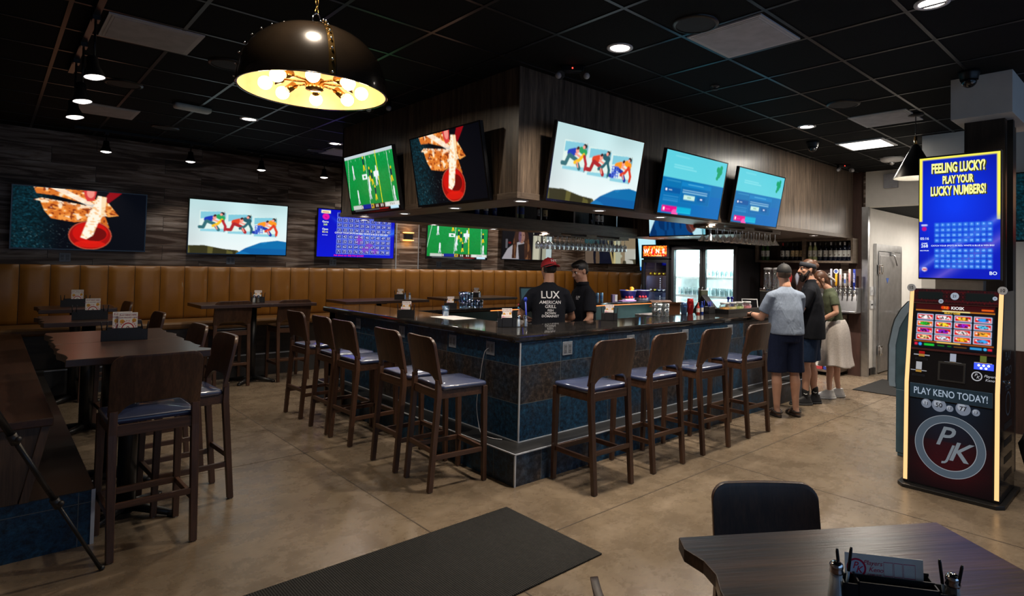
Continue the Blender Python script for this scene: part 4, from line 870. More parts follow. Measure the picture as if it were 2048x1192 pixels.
def caddy_mesh(w, d, h):
    m = MB(); t = .004
    m.box(-w / 2, w / 2, -d / 2, d / 2, 0, .005); m.box(-w / 2, w / 2, -d / 2, -d / 2 + t, 0, h); m.box(-w / 2, w / 2, d / 2 - t, d / 2, 0, h * 1.1); m.box(-w / 2, -w / 2 + t, -d / 2, d / 2, 0, h); m.box(w / 2 - t, w / 2, -d / 2, d / 2, 0, h); m.box(-w / 2, w / 2, -.006, -.002, 0, h * 1.05)
    for sx in (-1, 1):
        x0 = sx * w / 2; x1 = x0 + sx * .035
        m.box(min(x0, x1), max(x0, x1), -d / 2, -d / 2 + t, 0, h * .9); m.box(min(x0, x1), max(x0, x1), d / 2 - .03, d / 2 - .03 + t, 0, h * .9); m.box(x1 - t / 2, x1 + t / 2, -d / 2, d / 2 - .026, 0, h * .9); m.box(min(x0, x1), max(x0, x1), -d / 2, d / 2 - .026, 0, .004)
    return m.mesh('caddy_box', [BLACK])
CADW, CADS, CADL = caddy_mesh(.225, .085, .085), caddy_mesh(.095, .075, .085), caddy_mesh(.20, .085, .066)
def make_caddy(loc, rz, label, wide=True, cards=1, slip=True, group='keno card caddies', scale=1.0):
    t = thing('card_caddy', label, 'table caddy', loc, rz, group); w = .225 if wide else .095
    link('caddy_box', (CADL if not cards else CADW) if wide else CADS, t)
    for k in range(cards):
        o = link('keno_card', CARD, t, 0, ((-.035 * k + .02) if wide else 0, .004 + .012 * k, .028 + .006 * k)); o.rotation_euler = (-.10, 0, .06 * k); o.scale = (1.0, 1, 1.2)
        if not wide: o.scale = (.72, 1, .95)
    if slip and not wide: o = link('keno_slip', SLIP, t, 0, (-.005, -.022, .035)); o.rotation_euler = (-.1, 0, 0); o.scale = (.46, 1, .9)
    for k, (sx, dx, tl) in enumerate(((-1, .012, .12), (-1, .024, -.10), (1, .012, -.14), (1, .024, .12))):
        o = link('pen', PEN, t, 0, (sx * (w / 2 + dx), -.01 - .012 * (k % 2), .006)); o.rotation_euler = (.06 * (k - 1), tl, 0)
    if wide and cards: t.scale = (.88, .88, .95)
    return t
vw = R(-44)  # facing the camera: local -Y towards the camera
make_caddy((.70, 5.07 + .10, 1.07), R(-6), 'black caddy with two keno cards and pens on the nearest pair of left tables', cards=2)
make_caddy((.69, 7.05, 1.07), R(-6), 'black caddy with one keno card on the second left table')
make_caddy((.735, 8.95, 1.07), R(-5), 'black caddy with a keno card on the farthest left table by the banquette')
make_caddy((3.07, 5.50, BT), R(-38), 'small black caddy with a keno card on the left arm of the bar', False)
make_caddy((3.36, 4.22, BT), R(-34), 'small black caddy with keno card and slips near the corner of the bar', False)
make_caddy((4.66, 4.15, BT), R(-50), 'small black caddy with a keno card right of the bartenders on the bar', False)
make_caddy((4.58, 7.0, 1.035), R(-35), 'black caddy with a keno card on the far arm of the bar', False)
make_caddy((4.72, 8.66, 1.07), R(-35), 'small caddy with a card on the banquette table below the keno television', False)
make_caddy((6.22, 8.70, 1.07), R(-40), 'small caddy with a card on the banquette table behind the far bar arm', False)
make_caddy((2.66, 8.80, 1.07), R(-20), 'small caddy with a card standing on the banquette table below the runners television', False)
ft_caddy = make_caddy((1.80, .55, .75), R(-56), 'black caddy holding a red and white keno slip on the lower right table', True, 0, False)
o = link('keno_slip', SLIP, ft_caddy, 0, (-.02, .012, .030)); o.rotation_euler = (-.12, 0, 0); o.scale = (1, 1, 1)
SALT = plain('white_salt', (.75, .75, .76), .6); PEPPER = plain('ground_pepper', (.10, .085, .07), .8)
def make_shaker(loc, fill, label, group='salt and pepper shakers'):
    t = thing('salt_shaker' if fill is SALT else 'pepper_shaker', label, 'shaker', loc, 0, group)
    m = MB(); m.lathe([(.021, 0), (.023, .006), (.021, .03), (.0165, .078)], 8, smooth=False); m.build('glass_body', GLASS, t)
    m = MB(); m.lathe([(.0185, .004), (.0195, .008), (.0145, .072)], 10); m.build('contents', fill, t)
    m = MB(); m.lathe([(.0175, .076), (.019, .080), (.0165, .086), (.0185, .092), (.0175, .100), (.010, .107), (.001, .108)], 18); m.build('chrome_cap', CHROME, t); return t
make_shaker((3.445, 4.165, BT), SALT, 'white filled salt shaker at the corner of the bar'); make_shaker((3.50, 4.135, BT), PEPPER, 'empty looking chrome topped shaker at the corner of the bar')
make_shaker((1.695, .662, .75), SALT, 'salt shaker left of the caddy on the lower right table'); make_shaker((1.86, .425, .75), PEPPER, 'pepper shaker cut by the photo edge right of the caddy on the lower right table')
make_shaker((2.58, 8.70, 1.07), SALT, 'salt shaker on the banquette table below the runners television'); make_shaker((2.62, 8.66, 1.07), PEPPER, 'pepper shaker on the banquette table below the runners television')
make_shaker((4.76, 8.58, 1.07), PEPPER, 'pepper shaker on the banquette table below the keno television'); make_shaker((4.82, 8.54, 1.07), SALT, 'salt shaker on the banquette table below the keno television')
make_shaker((6.22, 8.60, 1.07), SALT, 'salt shaker on the banquette table behind the far bar arm')

# ------------------------------------------------------------------ televisions
for kind, x0, x1, z0, z1, lb in (('food', .165, 1.53, 1.73, 2.515, 'wall television showing fries dipped in red sauce above the left corner of the banquette'), ('runners', 2.015, 3.38, 1.72, 2.52, 'wall television showing painted runners above the banquette'),
        ('keno', 3.835, 5.23, 1.715, 2.53, 'blue wall television with the keno number board half behind the soffit'), ('football', 5.88, 7.30, 1.74, 2.53, 'wall television showing a football game under the far shelf'), ('film', 7.66, 9.09, 1.765, 2.56, 'wall television showing a long haired woman behind the hanging glasses')):
    W = x1 - x0; make_tv(kind, W - .03, z1 - z0 - .03, lb, ((x0 + x1) / 2, 9.85, (z0 + z1) / 2), 0, R(2), 'wall televisions')
make_tv('film2', 1.50, .80, 'television with a dim film scene on the far end wall behind the hanging glasses', (9.925, 8.88, 2.13), -PI / 2, R(2), 'wall televisions')
TW, TH = 1.105, .622
for kind, y0, y1, lb in (('football', 5.46, 6.55, 'soffit television showing a football game at the left end of the soffit'), ('food', 3.985, 5.095, 'soffit television showing fries and red sauce left of the soffit corner')):
    make_tv(kind, TW, TH, lb, (2.892, (y0 + y1) / 2, 2.51), -PI / 2, R(10.5), 'soffit televisions')
for kind, x0, x1, lb in (('runners', 3.235, 4.365, 'soffit television showing painted runners right of the soffit corner'), ('setup', 4.71, 5.82, 'soffit television with a blue dialog screen, nearer of the two'), ('setup', 6.07, 7.20, 'soffit television with a blue dialog screen, farther of the two')):
    make_tv(kind, TW, TH, lb, ((x0 + x1) / 2, 3.54, 2.508), 0, R(10.5), 'soffit televisions')
make_tv('sweater', 1.10, .62, 'television showing a blue sweater under the soffit above the wine cooler', (8.0, 5.72, 2.50), -PI / 2, R(4), 'soffit televisions')
t = thing('welcome_screen', 'pale blue portrait screen reading WELCOME beside the wine cooler', 'screen', (9.90, 7.78, 1.95), -PI / 2); t.rotation_euler = (R(8), 0, -PI / 2)
mb = screen_mb(.46, .80, pic_welcome()); stxt(mb, .46, .80, .5, .10, 'WELCOME!', .085, (.05, .08, .12), .005); mb.build('screen', SCREENMAT, t, 0, (-.23, -.003, -.36), fix=False)
m = MB(); m.box(-.24, .24, 0, .03, -.37, .45); m.build('casing', BLACK, t, .003)
# outlets beneath the wall televisions
for x, lb in ((.70, 'outlet on the stone tile below the food television'), (2.62, 'outlet on the stone tile below the runners television'), (4.18, 'outlet on the stone tile below the keno television'), (6.25, 'outlet on the stone tile below the football wall television')): make_outlet((x, 9.998, 1.635), 0, lb)
# wall lamp
t = thing('wall_sconce', 'small amber up and down wall lamp beside the keno television', 'wall lamp', (5.56, 9.998, 2.14)); m = MB(); m.box(-.08, .08, -.07, 0, -.055, .055); m.build('lamp_body', BLACKM, t, .006)
for z in (-.075, .066): m = MB(); m.box(-.09, .09, -.085, 0, z, z + .012); m.build('amber_glow', emit('amber_lamp', (1.0, .42, .08), 6.0), t)
for z in (-.09, .09): l_ = area('sconce_lamp', (5.56, 9.93, 2.14 + z), (PI if z > 0 else 0, 0, 0), .12, .04, .25, (1, .55, .2))
m = MB(); m.box(5.33, 5.345, 9.985, 10.0, 1.54, CEIL); m.box(5.79, 5.80, 9.985, 10, 1.54, CEIL); o = m.build('trim_6', TRIMM); o['kind'] = 'structure'; o['label'] = 'thin metal tile edges beside the wall lamp'
# ------------------------------------------------------------------ ceiling fittings
TROFF = plain('white_lay_in_panel', (.50, .50, .52), .6, var=.04); LIT = emit('lit_panel_diffuser', (1.0, .96, .88), 2.6)
def make_panel(x, y, label, lit=False, sx=.55, sy=.55):
    t = thing('ceiling_panel', label, 'ceiling panel', (x, y, CEIL - .001), 0, None if lit else 'white ceiling panels')
    m = MB(); m.box(-sx / 2, sx / 2, -sy / 2, sy / 2, -.010, 0); m.box(-sx / 2 + .02, sx / 2 - .02, -sy / 2 + .02, sy / 2 - .02, -.013, -.010); m.build('frame', TROFF, t)
    m = MB(); m.box(-sx / 2 + .035, sx / 2 - .035, -sy / 2 + .035, sy / 2 - .035, -.015, -.0125); m.build('diffuser', LIT if lit else plain('perforated_diffuser', (.42, .42, .45), .7), t)
make_panel(3.675, 2.09, 'white square ceiling panel right of the soffit corner'); make_panel(6.62, 2.13, 'unlit white ceiling panel beyond the large one, left of the black cone pendant'); make_panel(7.81, 2.73, 'lit white ceiling light panel near the hallway', True)
make_panel(.785, 5.13, 'white ceiling panel left of the dome pendant'); make_panel(.86, 8.17, 'white ceiling panel at the far left behind the track lights'); make_panel(3.70, 8.55, 'sliver of white ceiling panel beside the left end of the soffit')
for x, y, lb in ((3.26, 2.20, 'black round ceiling speaker left of the large white panel'), (5.80, 2.24, 'black round ceiling speaker above the bar stools'), (1.50, 8.65, 'black round ceiling speaker far left above the runners wall television'), (1.36, 5.42, 'black round ceiling speaker between dome pendant and white panel'), (.84, 6.77, 'black round ceiling speaker between the two left ceiling panels'), (3.36, 8.68, 'black round ceiling speaker near the left end of the soffit')):
    t = thing('ceiling_speaker', lb, 'speaker', (x, y, CEIL - .001), 0, 'ceiling speakers'); m = MB(); m.lathe([(.15, 0), (.148, -.010), (.128, -.014)], 32, cap0=False, cap1=False); m.build('rim', BLACKM, t)
    m = MB(); m.lathe([(.001, -.012), (.128, -.010)], 32, cap0=False, cap1=False); m.build('grille', plain('speaker_grille', (.014, .014, .015), .7), t)
t = thing('ceiling_strip', 'short white strip fixture on the ceiling left of the dome pendant', 'ceiling fixture', (1.48, 7.20, CEIL - .005), R(6)); m = MB(); m.rbox(-.17, .17, -.06, .06, -.05, 0, .03, M=RX(PI)@T(0,0,.05)); m.build('housing', WHITEP, t)
for x, y, rz, lb in ((3.30, 3.38, -45, 'emergency light with two lamp heads above the soffit corner'), (2.74, 5.50, -60, 'emergency light with two lamp heads behind the dome pendant'), (9.10, 3.50, -40, 'emergency light with two lamp heads near the far end of the soffit')):
    t = thing('emergency_light', lb, 'emergency light', (x, y, CEIL - .005), R(rz), 'emergency lights'); m = MB(); m.box(-.09, .09, -.035, .035, -.045, 0); m.build('housing', BLACKM, t, .006)
    for sx in (-1, 1):
        m = MB(); m.cyl((sx * .07, 0, -.04), (sx * .10, -.02, -.07), .009); m.lathe([(.012, .03), (.034, .0), (.036, -.02)], 14, M=T(sx * .10, -.03, -.075) @ RY(sx * .5) @ RX(-1.0)); m.build('lamp_head', BLACKM, t)
        m = MB(); m.sphere((sx * .112, -.048, -.088), .026, 8); m.build('lens', plain('grey_lens', (.3, .3, .32), .2), t)
    m = MB(); m.sphere((0, -.036, -.022), .006, 6); m.build('red_indicator', emit('red_led', (1, .03, .02), 6), t)
for x, y, lb in ((7.25, 3.16, 'black dome security camera on the ceiling above the blue screens'), (5.50, 1.16, 'black dome security camera beside the white column head')):
    t = thing('dome_camera', lb, 'security camera', (x, y, CEIL - .001), 0, 'dome cameras'); m = MB(); m.lathe([(.075, 0), (.075, -.02), (.066, -.045), (.062, -.07)], 24, cap1=False); m.build('housing', BLACKM, t); m = MB(); m.sphere((0, 0, -.075), .055, 12); m.build('dome', GLOSSK, t); m = MB(); m.sphere((-.035, -.03, -.10), .012, 8); m.build('lens', plain('camera_lens', (.25, .25, .27), .1), t)
t = thing('sprinkler_head', 'small dark sprinkler cover on the ceiling right of the soffit corner', 'sprinkler', (4.50, 2.83, CEIL - .001)); m = MB(); m.lathe([(.04, 0), (.04, -.006), (.015, -.012), (.015, -.03), (.03, -.034), (.001, -.036)], 18); m.build('cover', plain('bronze_cover', (.03, .025, .022), .4), t)
t = thing('smoke_detector', 'white round detector on the ceiling beside the lit panel', 'detector', (8.98, 2.80, CEIL - .001)); m = MB(); m.lathe([(.15, 0), (.15, -.02), (.13, -.045), (.05, -.06)], 28); m.build('housing', WHITEP, t); m = MB(); m.sphere((0, 0, -.065), .035, 8); m.build('sensor', STEEL, t)
t = thing('wall_speaker', 'grey square box mounted on the white header wall', 'speaker', (9.995, 3.12, 3.07), -PI / 2); m = MB(); m.box(-.10, .10, -.06, 0, -.11, .11); m.build('housing', plain('grey_box', (.30, .31, .35), .5), t, .008); m = MB(); m.tube([(0, -.02, .11), (.01, -.015, .15), (0, -.01, .175)], .004, 6); m.build('wire', WHITEP, t)
# track lights
SPOTG = emit('spot_lamp_glow', (1.0, .90, .85), 5.0)
def make_track(p, q, label):
    t = thing('track_rail', label, 'light track', (0, 0, CEIL - .001)); m = MB(); d = Vector(q) - Vector(p)
    if abs(d.x) > abs(d.y): m.box(p[0], q[0], p[1] - .018, p[1] + .018, -.035, 0)
    else: m.box(p[0] - .018, p[0] + .018, p[1], q[1], -.035, 0)
    m.build('rail', BLACKM, t)
def make_spot(x, y, drop, label, group='track spotlights', aimv=(0, .25, -1), pw=0):
    t = thing('track_spotlight', label, 'spotlight', (x, y, CEIL - .036), 0, group); D = -drop
    m = MB(); m.box(-.02, .02, -.045, .045, -.03, 0); m.cyl((0, 0, -.03), (0, 0, D + .05), .007); m.build('mount', BLACKM, t)
    a = Vector(aimv).normalized(); Mx = T(0, 0, D) @ (-a).to_track_quat('Z', 'Y').to_matrix().to_4x4()
    m = MB(); m.lathe([(.012, .10), (.03, .09), (.034, .03), (.055, -.02), (.060, -.045)], 20, M=Mx, cap1=False); m.build('can', BLACKM, t)
    m = MB(); m.lathe([(.001, -.058), (.030, -.054), (.055, -.043)], 20, M=Mx, cap0=False, cap1=False); m.build('lamp_face', SPOTG, t, fix=False)
    if pw:
        l_ = bpy.data.lights.new('spot_lamp', 'SPOT'); l_.energy = pw; l_.spot_size = R(75); l_.spot_blend = .7; l_.color = (1, .88, .76); l_.shadow_soft_size = .04
        lo = bpy.data.objects.new('spot_lamp', l_); COL.objects.link(lo); lo.location = Vector((x, y, CEIL - .036 + D)) + a * .06; a = Vector((a.x, a.y + (.35 if y > 9 else 0), a.z)); lo.rotation_euler = a.to_track_quat('-Z', 'Y').to_euler()
make_track((.45, 4.3), (.45, 6.6), 'black light track running away along the left side of the ceiling'); make_track((.7, 9.40), (2.2, 9.40), 'black light track over the left part of the banquette'); make_track((2.5, 9.40), (4.1, 9.40), 'black light track over the middle of the banquette')
for (x, y, z), lb in zip(((.45, 4.92, 2.86), (.45, 5.61, 2.83), (.45, 6.13, 2.80)), ('black track spotlight nearest the camera on the left track', 'black track spotlight in the middle of the left track', 'black track spotlight farthest along the left track')): make_spot(x, y, CEIL - .036 - z, lb, aimv=(.12, -.1, -1), pw=3)
for x, lb in zip((1.012, 1.93, 2.83, 3.75), ('black track spotlight above the food wall television', 'black track spotlight left above the runners wall television', 'black track spotlight right above the runners wall television', 'black track spotlight above the keno wall television')): make_spot(x, 9.40, .20, lb, 'back wall spotlights', (0, -.04, -1), pw=26)
# large dome pendant
dx, dy, dz, DR, DH = 1.262, 3.332, 2.585, .385, .355
t = thing('dome_pendant', 'large black dome pendant with brass straps and glowing bulbs', 'pendant lamp', (dx, dy, dz))
prof = [(DR * math.cos(a) ** .82, DH * math.sin(a) ** .96) for a in [PI / 2 * k / 22 for k in range(22)]] + [(.001, DH)]; prof[-1] = (.001, DH)
m = MB(); m.lathe(prof, 56, cap0=False, cap1=False); m.lathe([(DR, 0), (DR + .003, -.004), (DR - .008, -.004), (DR - .008, .002)], 56, cap0=False, cap1=False); m.build('shade', plain('bronze_black_enamel', (.020, .013, .008), .26, .3, .6), t, fix=False)
m = MB(); m.lathe([(r * .975, z * .97 - .001) for r, z in prof], 56, cap0=False, cap1=False); m.build('shade_lining', plain('pale_gold_lining', (.66, .50, .30), .38, .0), t, fix=False)
for k in range(4):
    a0 = R(-99 + 90 * k); m = MB(); w_ = .016; pts = [(DR * 1.008 * max(0, math.cos(a)) ** .82, DH * 1.01 * math.sin(a) ** .96) for a in [PI / 2 * q / 18 for q in range(19)]]; c, s_ = math.cos(a0), math.sin(a0)
    vs = [(r * c - e * w_ * s_, r * s_ + e * w_ * c, z) for r, z in pts for e in (-1, 1)]; m.add(vs, [(2 * i, 2 * i + 1, 2 * i + 3, 2 * i + 2) for i in range(18)], 0, True); st = m.build('strap', BRASS, t)
    m = MB()
    for q in range(0, 18, 2): r, z = pts[q]; m.sphere(((r + .003) * c, (r + .003) * s_, z + .012), .007, 6)
    m.build('rivets', CHROME, st)
m = MB(); m.lathe([(.03, DH - .01), (.03, DH + .015), (.012, DH + .02)], 20); m.build('top_cap', BRASS, t)
m = MB(); pts = [(.022 * math.cos(a), 0, DH + .05 + .034 * math.sin(a)) for a in [2 * PI * k / 18 for k in range(18)]]; m.tube(pts, .006, 8, closed=True); m.build('hook_ring', CHROME, t)
m = MB(); z = DH + .095; k = 0
while z < CEIL - dz:
    ln = [(.0085 * math.cos(a), 0, .017 * math.sin(a)) for a in [2 * PI * q / 12 for q in range(12)]]; M_ = T(0, 0, z) @ RZ(k * PI / 2)
    m.tube([M_ @ Vector(p) for p in ln], .0028, 6, closed=True); z += .026; k += 1
m.build('chain', BRASS, t)
m = MB(); m.lathe([(.06, CEIL - dz - .002), (.06, CEIL - dz - .02), (.01, CEIL - dz - .03)], 24); m.build('canopy', BRASS, t)
m = MB(); m.lathe([(.048, .07), (.05, .02), (.046, .012), (.02, .01)], 24); m.cyl((0, 0, .07), (0, 0, DH), .008); m.build('hub', BRASS, t)
BULB = emit('warm_bulb', (1.0, .70, .38), 26)
for k in range(8):
    a = R(22 + 45 * k); c, s_ = math.cos(a), math.sin(a); tz = .045; P = lambda r, z: (r * c, r * s_, z)
    m = MB(); m.cyl(P(.045, .05), P(.16, .05), .005); m.build('arm', BRASS, t); m = MB(); m.cyl(P(.155, .055), P(.205, .035), .021, n=14); m.build('socket', BRASS, t); m = MB(); m.sphere(P(.245, .02), .036, 10); m.build('bulb', BULB, t)
# black cone pendant by the kiosk
t = thing('cone_pendant', 'black cone pendant with a brass stem behind the kiosk screen', 'pendant lamp', (6.63, 1.85, 2.60)); m = MB(); m.lathe([(.20, 0), (.036, .32), (.02, .34)], 36, cap0=False); m.build('shade', BLACKM, t, fix=False)
m = MB(); m.lathe([(.195, .002), (.036, .315)], 36, cap0=False, cap1=False); m.build('shade_lining', plain('white_lining', (.7, .68, .62), .5), t, fix=False); m = MB(); m.cyl((0, 0, .33), (0, 0, .42), .014); m.build('brass_stem', BRASS, t); m = MB(); m.cyl((0, 0, .42), (0, 0, .648), .004, n=8); m.lathe([(.07, .649), (.07, .63), (.01, .62)], 24); m.build('cord_and_canopy', BLACKM, t)
m = MB(); m.sphere((0, 0, .09), .045, 10); m.build('bulb', emit('soft_bulb', (1, .9, .75), 25), t)

# ------------------------------------------------------------------ column, right side
t = thing('column', 'wood clad column with a white box head behind the kiosk', 'column', (5.65, .905, 0)); part(t, 'white_head', 5.65, 6.5, .905, 1.32, 2.915, CEIL - .001, WHITEW, .003); part(t, 'wood_cladding', 5.83, 6.3, .985, 1.262, 0, 2.92, wood('column_wood', (.02, .014, .011), (.045, .032, .025), 'Z', .4)); part(t, 'black_post', 5.86, 5.92, .935, .975, 0, 2.90, BLACKM)
make_tv('food', 1.2, .68, 'dark television at the right edge of the photo', (7.55, .62, 2.35), -PI / 2, R(8), 'right wall television')
t = thing('trash_can', 'black trash can with a shiny bin liner beside the kiosk', 'trash can', (5.62, .62, 0)); m = MB(); m.lathe([(.17, 0), (.20, .42), (.21, .42), (.20, .40)], 28, cap1=False); m.build('can', BLACK, t)
m = MB(); n_ = 40; vs = []; r_ = np.random.default_rng(5)
for j_, (rr, zz) in enumerate(((.205, .24), (.225, .32), (.228, .40), (.212, .45), (.18, .44), (.15, .30))):
    for i in range(n_): a = 2 * PI * i / n_; q = rr + float(r_.normal(0, .007)); vs.append((q * math.cos(a), q * math.sin(a), zz + float(r_.normal(0, .01))))
m.add(vs, [(j_ * n_ + i, j_ * n_ + (i + 1) % n_, (j_ + 1) * n_ + (i + 1) % n_, (j_ + 1) * n_ + i) for j_ in range(5) for i in range(n_)], 0, False); m.build('bin_liner', plain('black_film', (.012, .012, .014), .18), t)
m = MB(); m.box(0.12, 2.58, 2.32, 3.20, .0005, .010); tag(m.build('entrance_mat', RIB, None, .004), 'large black ribbed mat on the floor in front of the bar corner', 'mat')
m = MB(); m.box(8.75, 9.95, 2.2, 3.22, .0005, .010); tag(m.build('floor_mat', RIB, None, .004), 'black rubber mat on the floor at the hallway opening', 'mat')
# ATM
t = thing('cash_machine', 'blue grey cash machine with a curved front left of the kiosk', 'cash machine', (5.95, 1.81, 0)); BLU = plain('blue_grey_panel', (.055, .12, .17), .4); LB = plain('pale_blue_band', (.26, .36, .48), .35)
C = [(.0, .60), (.055, .615), (.062, .66), (.06, .99), (.03, 1.15), (.01, 1.225), (-.04, 1.32), (-.10, 1.395), (-.20, 1.44)]
m = MB(); m.prism([(0, .03), (0, .60), (-.45, .60), (-.45, .03)], 0, .42, 'X'); m.prism([(-.01, 0), (-.01, .03), (-.44, .03), (-.44, 0)], .01, .41, 'X'); m.build('safe_base', BLU, t, .006)
m = MB(); m.prism(C + [(-.45, 1.44), (-.45, .60)], .012, .41, 'X'); m.build('upper_body', BLU, t, .004)
inner = [(y_ - .055, z_ - (.03 if z_ > 1.2 else 0)) for y_, z_ in C]; m = MB(); m.prism(C[1:] + inner[1:][::-1], .0, .42, 'X'); m.build('curved_side_band', LB, t, .003)
m = MB(); m.prism([(y_ + .012, z_) for y_, z_ in C[2:]] + C[2:][::-1], .004, .416, 'X'); m.build('front_fascia', plain('charcoal_fascia', (.04, .05, .06), .35), t)

# ------------------------------------------------------------------ keno kiosk
kx, ky = 5.12, 1.2125
t = thing('keno_kiosk', 'tall keno betting kiosk with glowing yellow strips under a blue portrait screen', 'kiosk', (kx, ky, 0), -PI / 2)
HW = .312; FR = lambda z: .062 + .03 * z if z < .80 else .086 + (z - .80) * .185
m = MB(); m.prism([(-.30, 0), (.30, 0), (.345, .05), (.345, .62), (-.345, .62), (-.345, .05)], 0, .028); m.build('base_plate', BLACKM, t, .004)
m = MB(); pf = [(FR(.03), .03), (FR(.799), .80), (FR(1.53), 1.53), (.58, 1.53), (.58, .03)]; m.prism(pf, -HW, HW, 'X'); m.build('cabinet', GLOSSK, t, .004)
def fpt(x, z, d=.0): return (x, FR(z) - d, z)
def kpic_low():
    p = Pic(120, 150, (.06, .13, .20), (.20, .02, .04)); p.put(p.V > .45, (.30, .02, .05), .55); p.put(np.ones_like(p.U), (.10, .17, .24), np.clip(.55 - p.V, 0, 1) * 1.2)  # printed blue-to-red fade, with some reflected light painted into it
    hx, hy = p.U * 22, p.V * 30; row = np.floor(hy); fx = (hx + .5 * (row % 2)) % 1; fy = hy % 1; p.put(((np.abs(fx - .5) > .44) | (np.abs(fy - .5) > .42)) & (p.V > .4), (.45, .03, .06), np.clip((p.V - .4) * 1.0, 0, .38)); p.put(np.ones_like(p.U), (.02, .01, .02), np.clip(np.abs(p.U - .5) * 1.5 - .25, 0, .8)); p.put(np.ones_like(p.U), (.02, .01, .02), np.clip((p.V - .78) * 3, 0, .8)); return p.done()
def kpic_top():
    p = Pic(120, 24, (.03, .01, .015)); hx, hy = p.U * 26, p.V * 7; row = np.floor(hy); fx = (hx + .5 * (row % 2)) % 1; fy = hy % 1; p.put(((np.abs(fx - .5) > .43) | (np.abs(fy - .5) > .40)), (.45, .03, .08), .8); p.rect(.05, .15, .36, .72, (.03, .07, .07)); p.rect(.63, .15, .95, .72, (.03, .07, .07)); p.ell(.49, .55, .03, .1, (.05, .3, .1)); return p.done()
def warp(mb, z0, z1, d):
    H_ = z1 - z0; mb.v = [(x, FR(z0 + z) - d + y, z0 + z) for x, y, z in mb.v]; return mb
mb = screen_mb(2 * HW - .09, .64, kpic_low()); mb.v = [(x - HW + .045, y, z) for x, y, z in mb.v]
W_, z0_ = 2 * HW - .09, .04
def kart(mb, txt, x, z, size, c, bold=.01, shear=0.0, sx=1.0): mb.text(txt, size, T(x, -.0016, z - z0_) @ RX(PI / 2), lin(c), 0, bold, 'CENTER', shear, sx)
def disc(mb, x, z, r, c, d=-.0008, n=40, rz_=None):
    rr = rz_ or r; mb.quad([(x + r * math.cos(2 * PI * i / n), d, z + rr * math.sin(2 * PI * i / n)) for i in range(n)], 0, lin(c))
for x, r, s_ in ((-.155, .034, '11'), (-.07, .048, '50'), (.0, .024, '17'), (.085, .048, '77'), (.165, .025, '13')):
    disc(mb, x, .655 - z0_ - (.012 if r < .03 else 0), r, (.62, .66, .74)); disc(mb, x - r * .2, .655 - z0_ + r * .25 - (.012 if r < .03 else 0), r * .55, (.85, .88, .94), -.0011); kart(mb, s_, x, .655 - (.012 if r < .03 else 0), r * .95, (.05, .05, .08), .02)
def ringart(mb, x, z, r0_, r1_, c, d, n=64):
    for i in range(n):
        a, b_ = 2 * PI * i / n, 2 * PI * (i + 1) / n; mb.quad([(x + q * math.cos(e), d, z + q * math.sin(e)) for q, e in ((r0_, a), (r1_, a), (r1_, b_), (r0_, b_))], 0, lin(c))
ringart(mb, .0, .36 - z0_, .175, .228, (.40, .46, .52), -.0008); ringart(mb, 0, .36 - z0_, .172, .177, (.75, .78, .82), -.001); ringart(mb, 0, .36 - z0_, .226, .230, (.75, .78, .82), -.001)
kart(mb, 'P', -.045, .425, .20, (.62, .66, .70), .012, .35); kart(mb, 'K', .055, .325, .20, (.62, .66, .70), .012, .35); kart(mb, 'J', -.01, .315, .16, (.62, .66, .70), .005, .35)
warp(mb, z0_, .68, .0012).build('lower_artwork', attr_mat('kiosk_print_glow', .42, .3), t, fix=False)  # print and painted reflection, given a glow of its own
m = MB(); m.box(-HW + .045, HW - .045, FR(.74) - .012, FR(.74), .69, .80); m.build('drawer_front', plain('deep_blue_panel', (.02, .05, .09), .3), t, .003)
mb = MB(); mb.text('PLAY KENO TODAY!', .072, T(0, FR(.74) - .0128, .745) @ RX(PI / 2), lin((.75, .82, .90)), 0, .012, 'CENTER', 0, .72); mb.build('drawer_lettering', attr_mat('kiosk_letters', .6), t, fix=False)
mb = screen_mb(2 * HW - .07, .10, kpic_top()); mb.v = [(x - HW + .035, y, z) for x, y, z in mb.v]
for x, z, r, s_ in ((.0, .055, .028, '21'), (-.09, .012, .017, '33'), (.255, .05, .015, '9')): disc(mb, x, z, r, (.62, .66, .72)); mb.text(s_, r, T(x, -.0014, z) @ RX(PI / 2), lin((.08, .1, .14)), 0, .02)
warp(mb, 1.425, 1.525, .001).build('header_artwork', attr_mat('kiosk_print_top_glow', .9, .3), t, fix=False)  # header print given its own glow so that it shows
for sx, s_ in ((-1, '15'), (1, '10')):
    m = MB(); m.cyl((sx * .30, FR(1.52) + .005, 1.535), (sx * .30, FR(1.52) - .01, 1.535), .030, n=20); bl = m.build('number_ball', plain('pale_ball', (.45, .48, .54), .3), t); mb = MB(); mb.text(s_, .034, T(sx * .30, FR(1.52) - .0108, 1.535) @ RX(PI / 2), lin((.05, .06, .1)), 0, .015); mb.build('ball_number', PRINT, bl, fix=False)
mb = screen_mb(.52, .335, pic_touch()); stxt(mb, .52, .335, .545, .066, 'KIOSK', .030, (.95, .95, .95), .02); stxt(mb, .52, .335, .40, .066, 'EZ', .026, (.9, .5, .1), .03); stxt(mb, .52, .335, .48, .185, 'SELECT GAME', .017, (.95, .75, .2), .02)
mb.v = [(x - .26, y, z) for x, y, z in mb.v]; warp(mb, 1.075, 1.41, .002).build('touch_screen', SCREENMAT, t, fix=False)
for a, b_, c, d in ((-.275, .275, 1.055, 1.07), (-.275, .275, 1.413, 1.42)): m = MB(); m.prism([(FR(c) - .008, c), (FR(d) - .008, d), (FR(d), d), (FR(c), c)], a, b_, 'X'); m.build('screen_bezel', plain('maroon_panel', (.05, .008, .01), .3), t)
KPP = attr_mat('kiosk_print_panel', .6, .3)
def item(x0, x1, z0, z1, c, d=.002): mb.quad([fpt(x0, z0, d), fpt(x1, z0, d), fpt(x1, z1, d), fpt(x0, z1, d)], 0, lin(c))
